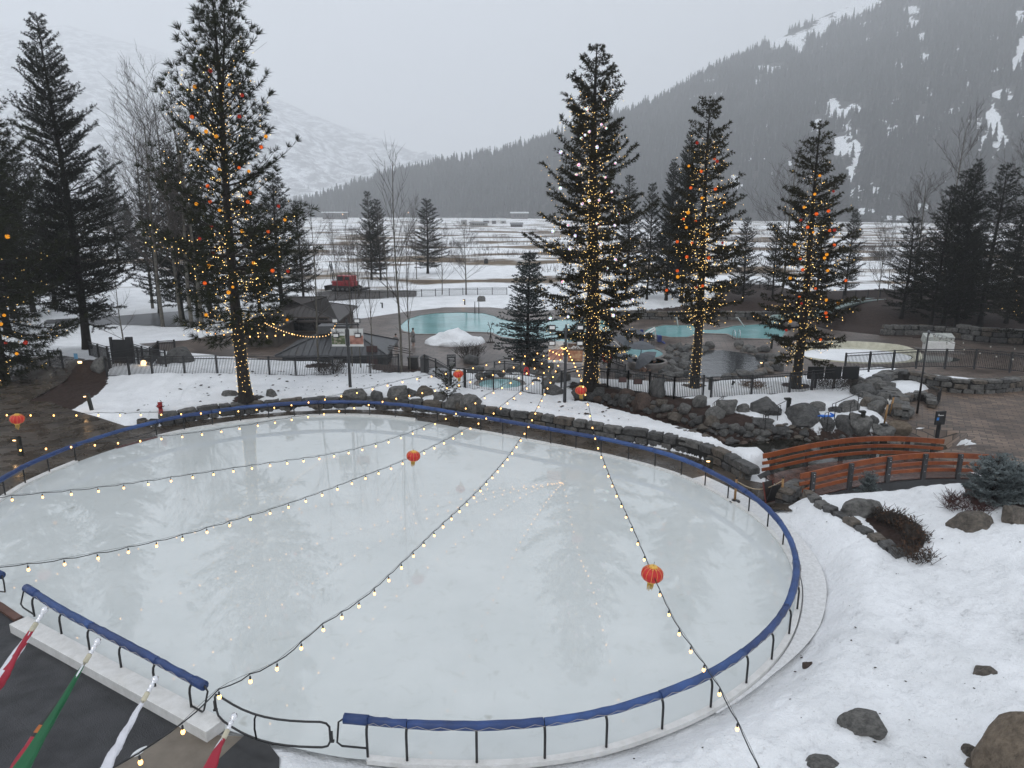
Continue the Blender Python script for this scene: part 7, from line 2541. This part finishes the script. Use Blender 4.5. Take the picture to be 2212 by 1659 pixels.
def robe_mb():
    m_ = MB().lathe([(.26, .42), (.24, .7), (.185, 1.02), (.19, 1.2), (.23, 1.38), (.13, 1.48), (.06, 1.5)], n=14, sy=.72)
    for sx in (-1, 1): m_.tube([(sx * .2, 0, 1.4), (sx * .265, .02, 1.13), (sx * .17, -.17, 1.0)], [.085, .085, .09], 8)
    return m_.lathe([(.195, 1.0), (.205, 1.03), (.195, 1.07)], n=14, sy=.74)
p1, p2 = at(856, 757, -1), at(893, 748, -1)
figure('person in a grey bathrobe walking away on the terrace left of the aspens', p1, J, E, RD, skin, 36 * depth(p1) / F / 1.75, 3.0, robe_mb(), hair_m)
figure('person in a grey bathrobe standing at the pool edge behind the aspens', p2, J, E, RD, skin, 39 * depth(p2) / F / 1.75, -.9, robe_mb(), hair_m)
# bathers
JB = [(0, 0, -.5), (0, 0, -.3), (0, 0, .02), (0, 0, .14), (0, 0, .28), (-.1, -.1, -.55), (-.1, -.4, -.6), (.1, -.1, -.55), (.1, -.4, -.6), (-.19, 0, .02), (-.5, .02, .06), (-.78, .04, .13), (-.9, .04, .15), (.19, 0, .02), (.5, .02, -.02), (.76, .04, -.04), (.88, .04, -.04), (0, 0, .35)]
EB = [(0, 1), (1, 2), (2, 3), (3, 4), (0, 5), (5, 6), (0, 7), (7, 8), (2, 9), (9, 10), (10, 11), (11, 12), (2, 13), (13, 14), (14, 15), (15, 16), (4, 17)]
RB = [.13, .13, .15, .05, .095, .09, .06, .09, .06, .065, .05, .04, .035, .065, .05, .04, .035, .06]
bp = at(1413, 790, -.8)
figure('bather with arms spread along the rim of the lower round spa tub', bp, JB, EB, RB, skin, 1.55, .1, None, mat('grey_hair', (.12, .11, .1), .7))
bp = at(1391, 797, -.75)
figure('dark-haired bather seen from behind at the near rim of the lower spa tub', bp, [(x * .5 if i in (10, 11, 12, 14, 15, 16) else x, y, z - (.2 if i in (10, 11, 12, 14, 15, 16) else 0)) for i, (x, y, z) in enumerate(JB)], EB, RB, skin, 1.35, 3.1, None, hair_m)

# lower spa tub: raised stone cylinder with water
cc = np.mean(np.array(TUB2), 0)
ax2, ay2 = max(abs(p[0] - cc[0]) for p in TUB2), max(abs(p[1] - cc[1]) for p in TUB2)
ay2 = min(ay2, ax2)
t = thing('spa_tub', 'lower round stone-rimmed spa tub with pale blue water beside the rock pile', 'hot tub', (cc[0], cc[1], -1))
sw = MB().lathe([(1.16, -.3), (1.16, .55), (1.12, .62), (1.0, .62), (.985, .58), (.985, .2)], (cc[0], cc[1], -1), 36, M=Matrix.Diagonal(Vector((ax2, ay2, 1))))
sw.f = [f for f in sw.f if len(f) == 4]
sw.m = sw.m[:len(sw.f)]
put('rim_wall', sw, cop, t, True)
put('water', MB().lathe([(.0, 0), (.99, 0.0)], (cc[0], cc[1], -.47), 36, M=Matrix.Diagonal(Vector((ax2, ay2, 1)))), mat('spa_tub_water', (.20, .36, .38), .08, .1, 1, .15, 4), t, True)

# ------------------------------------------------------------------ snow groomer
sg = on(748, 628)
s_ = 36 * depth(sg) / F / 3.0
t = thing('snow_groomer', 'red tracked snow groomer with a black lattice boom on the meadow behind the lodge', 'snow groomer', sg, rz=math.radians(160))
t.scale = (s_,) * 3
cabred = mat('groomer_red', (.30, .012, .02), .4, .2, 1.2)
glass = mat('tinted_glass', (.014, .016, .018), .1)
put('cabin', MB().prism([(-2.0, -1.1), (2.2, -1.1), (2.2, 1.1), (-2.0, 1.1)], .9, 1.75).box((-.2, 0, 2.2), (2.9, 2.0, 1.1)).box((2.0, 0, 1.5), (.9, 1.6, .5)), cabred, t, local=True, bevel=.08)
for sx in (-1, 1):
    put('window', MB().box((.5, sx * 1.02, 2.25), (1.1, .04, .75)), glass, t, local=True)
    put('window', MB().box((-.9, sx * 1.02, 2.3), (.8, .04, .55)), glass, t, local=True)
    tk = MB().tube([(-2.3, sx * 1.45, .55), (-1.9, sx * 1.45, .2), (1.9, sx * 1.45, .2), (2.4, sx * 1.45, .6), (1.9, sx * 1.45, .85), (-1.9, sx * 1.45, .85), (-2.3, sx * 1.45, .55)], .16, 6)
    put('track', tk.box((0, sx * 1.45, .5), (3.9, .75, .55)), mat('track_rubber', (.018, .017, .017), .8), t, local=True)
    for k in range(4): put('wheel', MB().lathe([(.26, -.05), (.26, .05)], (-1.4 + k * .95, sx * 1.86, .42), 12, M=Matrix.Rotation(math.pi / 2, 3, 'X')), steelm, t, True, local=True)
put('windscreen', MB().box((1.28, 0, 2.3), (.04, 1.7, .75), M=Matrix.Rotation(.2, 3, 'Y')), glass, t, local=True)
put('blade', MB().box((3.1, 0, .55), (.2, 4.0, .9), M=Matrix.Rotation(.2, 3, 'Y')).beam((2.2, .7, .7), (3.1, .7, .6), .2, .2).beam((2.2, -.7, .7), (3.1, -.7, .6), .2, .2), blackm, t, local=True)
put('tiller', MB().box((-3.2, 0, .4), (.9, 4.2, .35)).beam((-2.0, 0, .9), (-3.0, 0, .5), .3, .2), blackm, t, local=True)
bo = MB()
for sy in (-.25, .25):
    bo.beam((2.3, sy, 1.4), (3.0, sy, 5.2), .1, .1).beam((2.9, sy, 1.2), (3.0, sy, 5.2), .08, .08)
for k in range(6):
    bo.beam((2.35 + k * .1, -.25, 1.7 + k * .55), (2.5 + k * .1, .25, 2.0 + k * .55), .05, .05)
put('boom', bo.beam((3.0, 0, 5.2), (3.9, 0, 2.6), .06, .06), blackm, t, local=True)
jb = on(1050, 571)
tag(put('barrel', MB().lathe([(.5, 0), (.55, .3), (.5, 1.3), (.3, 1.5)], jb, 10), barw, org=jb, smooth=True), 'small dark barrel standing alone on the white meadow', 'barrel')

# ------------------------------------------------------------------ far houses
def house(label, u, vb, wpx, hpx, rpx, wm, rm, dep_=8, nwin=3, lit=False):
    p = at(u, vb, -.8)
    s_ = depth(p) / F
    W, Hh, Rr_ = wpx * s_, hpx * s_, rpx * s_
    t = thing('house', label, 'house', p)
    put('wall', MB().box((0, dep_ / 2, Hh / 2), (W, dep_, Hh)), wm, t, local=True)
    o_ = W * .06
    rf = MB().add([(-W / 2 - o_, -o_, Hh), (W / 2 + o_, -o_, Hh), (W / 2 + o_, dep_ / 2, Hh + Rr_), (-W / 2 - o_, dep_ / 2, Hh + Rr_), (W / 2 + o_, dep_ + o_, Hh), (-W / 2 - o_, dep_ + o_, Hh)], [(0, 1, 2, 3), (3, 2, 4, 5), (1, 4, 2), (0, 3, 5), (0, 5, 4, 1)])
    put('roof', rf, rm, t, local=True)
    for k in range(nwin):
        put('window', MB().box((W * (-.35 + .7 * (k + .5) / nwin), -.06, Hh * .55), (W * .4 / nwin, .12, Hh * .4)), glass, t, local=True)
    return t
dw = mat('weathered_wall', (.07, .06, .055), .8, .2, .3)
lw_ = mat('pale_wall', (.30, .29, .27), .8, .1, .3)
wr = mat('snowy_roof', (.60, .62, .63), .7, .08, .2)
dr = mat('slate_roof', (.14, .145, .15), .7, .15, .2)
for a in (('long dark barn with a grey roof edged by tiny red lights on the meadow edge', 1116, 491, 26, 6, 4, dw, dr, 10, 4), ('small pale house with a snowy roof left of the long dark barn', 1087, 484, 12, 7, 5, lw_, wr, 8, 1), ('narrow house with a snowy roof, second left of the barn', 1067, 484, 9, 7, 5, dw, wr, 8, 1), ('small house with a snowy roof between cabin and narrow house', 1050, 483, 12, 6, 5, dw, wr, 8, 1), ('low pale cabin with a row of windows on the meadow edge', 1034, 489, 38, 7, 2, lw_, dr, 8, 6), ('small pale block house at the left end of the meadow cabins', 1002, 487, 11, 9, 2, lw_, dr, 8, 1),
          ('wide brown house with a snowy slab roof above the long barn', 1122, 473, 36, 12, 3, dw, wr, 12, 4), ('house with a grey roof in the trees above the cabins', 1072, 470, 18, 14, 5, dw, dr, 9, 2), ('dark gabled chalet in the trees above the cabins', 1038, 470, 27, 16, 6, dw, dr, 9, 3), ('long pale two-storey lodge at the forest foot left of the meadow conifers', 722, 474, 50, 14, 2, dw, wr, 12, 9), ('low roofed house at the forest edge behind the left grove', 330, 476, 60, 12, 4, dw, wr, 12, 6), ('dark house among trees at the foot of the right hill', 1722, 462, 20, 12, 4, dw, dr, 9, 3), ('grey house in the trees right of the lit pine by the panels', 1945, 470, 30, 14, 4, dw, wr, 9, 3)):
    house(*a)
for i, (u, v) in enumerate(((740, 463), (882, 459), (1690, 466))):
    p = at(u, 474, -.8)
    q = atY(u, v, p.y - 6)
    t = thing('street_lamp', ('tiny distant street lamp glowing by the long lodge', 'tiny distant street lamp glowing behind the tall aspen', 'tiny distant lamp glowing at the foot of the right hill')[i], 'street lamp', (q.x, q.y, -1))
    put('pole', MB().tube([(q.x, q.y, -1), q], .1, 5), blackm, t)
    put('lamp', MB().ball(q, .55, 6), lamp_warm, t)

# ------------------------------------------------------------------ flags
def cloth_mat(name, c): return mat(name, c, .65, .1, 6)
FR, FW, FG, FK, FO = cloth_mat('flag_red', (.30, .012, .03)), cloth_mat('flag_white', (.62, .62, .66)), cloth_mat('flag_green', (.006, .10, .035)), cloth_mat('flag_black', (.012, .011, .013)), cloth_mat('flag_orange', (.42, .12, .02))
def flag(label, tip, low, Yt, Yl, w0, w1, bands, seed, f0=.16, tw=2.2):
    a, b = atY(*tip, Yt), atY(*low, Yl)
    r_ = random.Random(seed)
    t = thing('flag', label, 'flag', b)
    d = (b - a).normalized()
    put('pole', MB().tube([a, b], .018, 8), chrome, t, True)
    q = Matrix((d.orthogonal().normalized(), d.cross(d.orthogonal().normalized()), d)).transposed()
    fin = MB().lathe([(.001, -.17), (.03, -.155), (.045, -.125), (.04, -.09), (.02, -.07), (.024, -.06), (.034, -.04), (.03, -.02), (.02, 0), (.03, .02), (.024, .05)], a, 12, M=q)
    put('finial', fin, chrome, t, True)
    put('collar', MB().lathe([(.028, .05), (.032, .06), (.032, .15), (.026, .16)], a, 10, M=q), mat('ivory_collar', (.5, .46, .34), .5), t, True)
    ux = Vector((1, -.25, 0)) - d * Vector((1, -.25, 0)).dot(d)
    ux.normalize()
    uy = d.cross(ux)
    n, k = 30, 16
    L = (b - a).length
    vs, fs, mi = [], [], []
    for i in range(n + 1):
        f = f0 + (1.02 - f0) * i / n
        g = i / n
        c = a + d * L * f
        w_ = w0 + (w1 - w0) * min(1, g * 1.15)
        for j in range(k):
            an = 2 * math.pi * j / k
            ph = an + tw * g
            rr = w_ * (1 + .22 * math.sin(3 * ph + 5 * g + seed) + .1 * math.sin(7 * ph + 9 * g))
            vs.append(c + ux * (rr * math.cos(an) - w_ * .1) + uy * rr * .55 * math.sin(an))
    for i in range(n):
        for j in range(k):
            fs.append((i * k + j, i * k + (j + 1) % k, (i + 1) * k + (j + 1) % k, (i + 1) * k + j))
            u_ = ((j / k) + tw * i / n / 6.28) % 1
            mi.append(bands(i / n, u_, j / k))
    mb = MB().add(vs, fs)
    mb.m = mi
    put('cloth', mb, [FR, FW, FG, FK, FO], t, True)
flag('red and white flag wrapped round its pole, leftmost of the four flags', (84, 1337), (-20, 1500), 8.0, 7.35, .03, .085, lambda g, u, j: 0 if (u < .4 or g > .82) else 1, 1, .14)
flag('green, black and red flag hanging furled from its pole, second from left', (199, 1405), (28, 1690), 8.0, 6.75, .02, .11, lambda g, u, j: (0 if (g > .62 and j < .62 and j > .25) else (4 if (.52 < g < .6 and .3 < j < .55) else (3 if .28 < j < .55 else 2))), 2, .13, .5)
flag('white flag with dark marks and a red edge twisted round its pole, third from left', (324, 1487), (212, 1690), 7.7, 6.8, .028, .07, lambda g, u, j: (3 if (abs(u - .35) < .07 and .45 < g < .8 and int(g * 22) % 2) else (0 if (g > .86 and .6 < j < .9) else 1)), 3, .17, 6.0)
flag('red and white flag with its pole tip just above the bottom edge, rightmost flag', (496, 1568), (438, 1690), 7.5, 6.9, .024, .09, lambda g, u, j: 1 if (g < .35 and .35 < j < .6) else 0, 4, .2, .6)
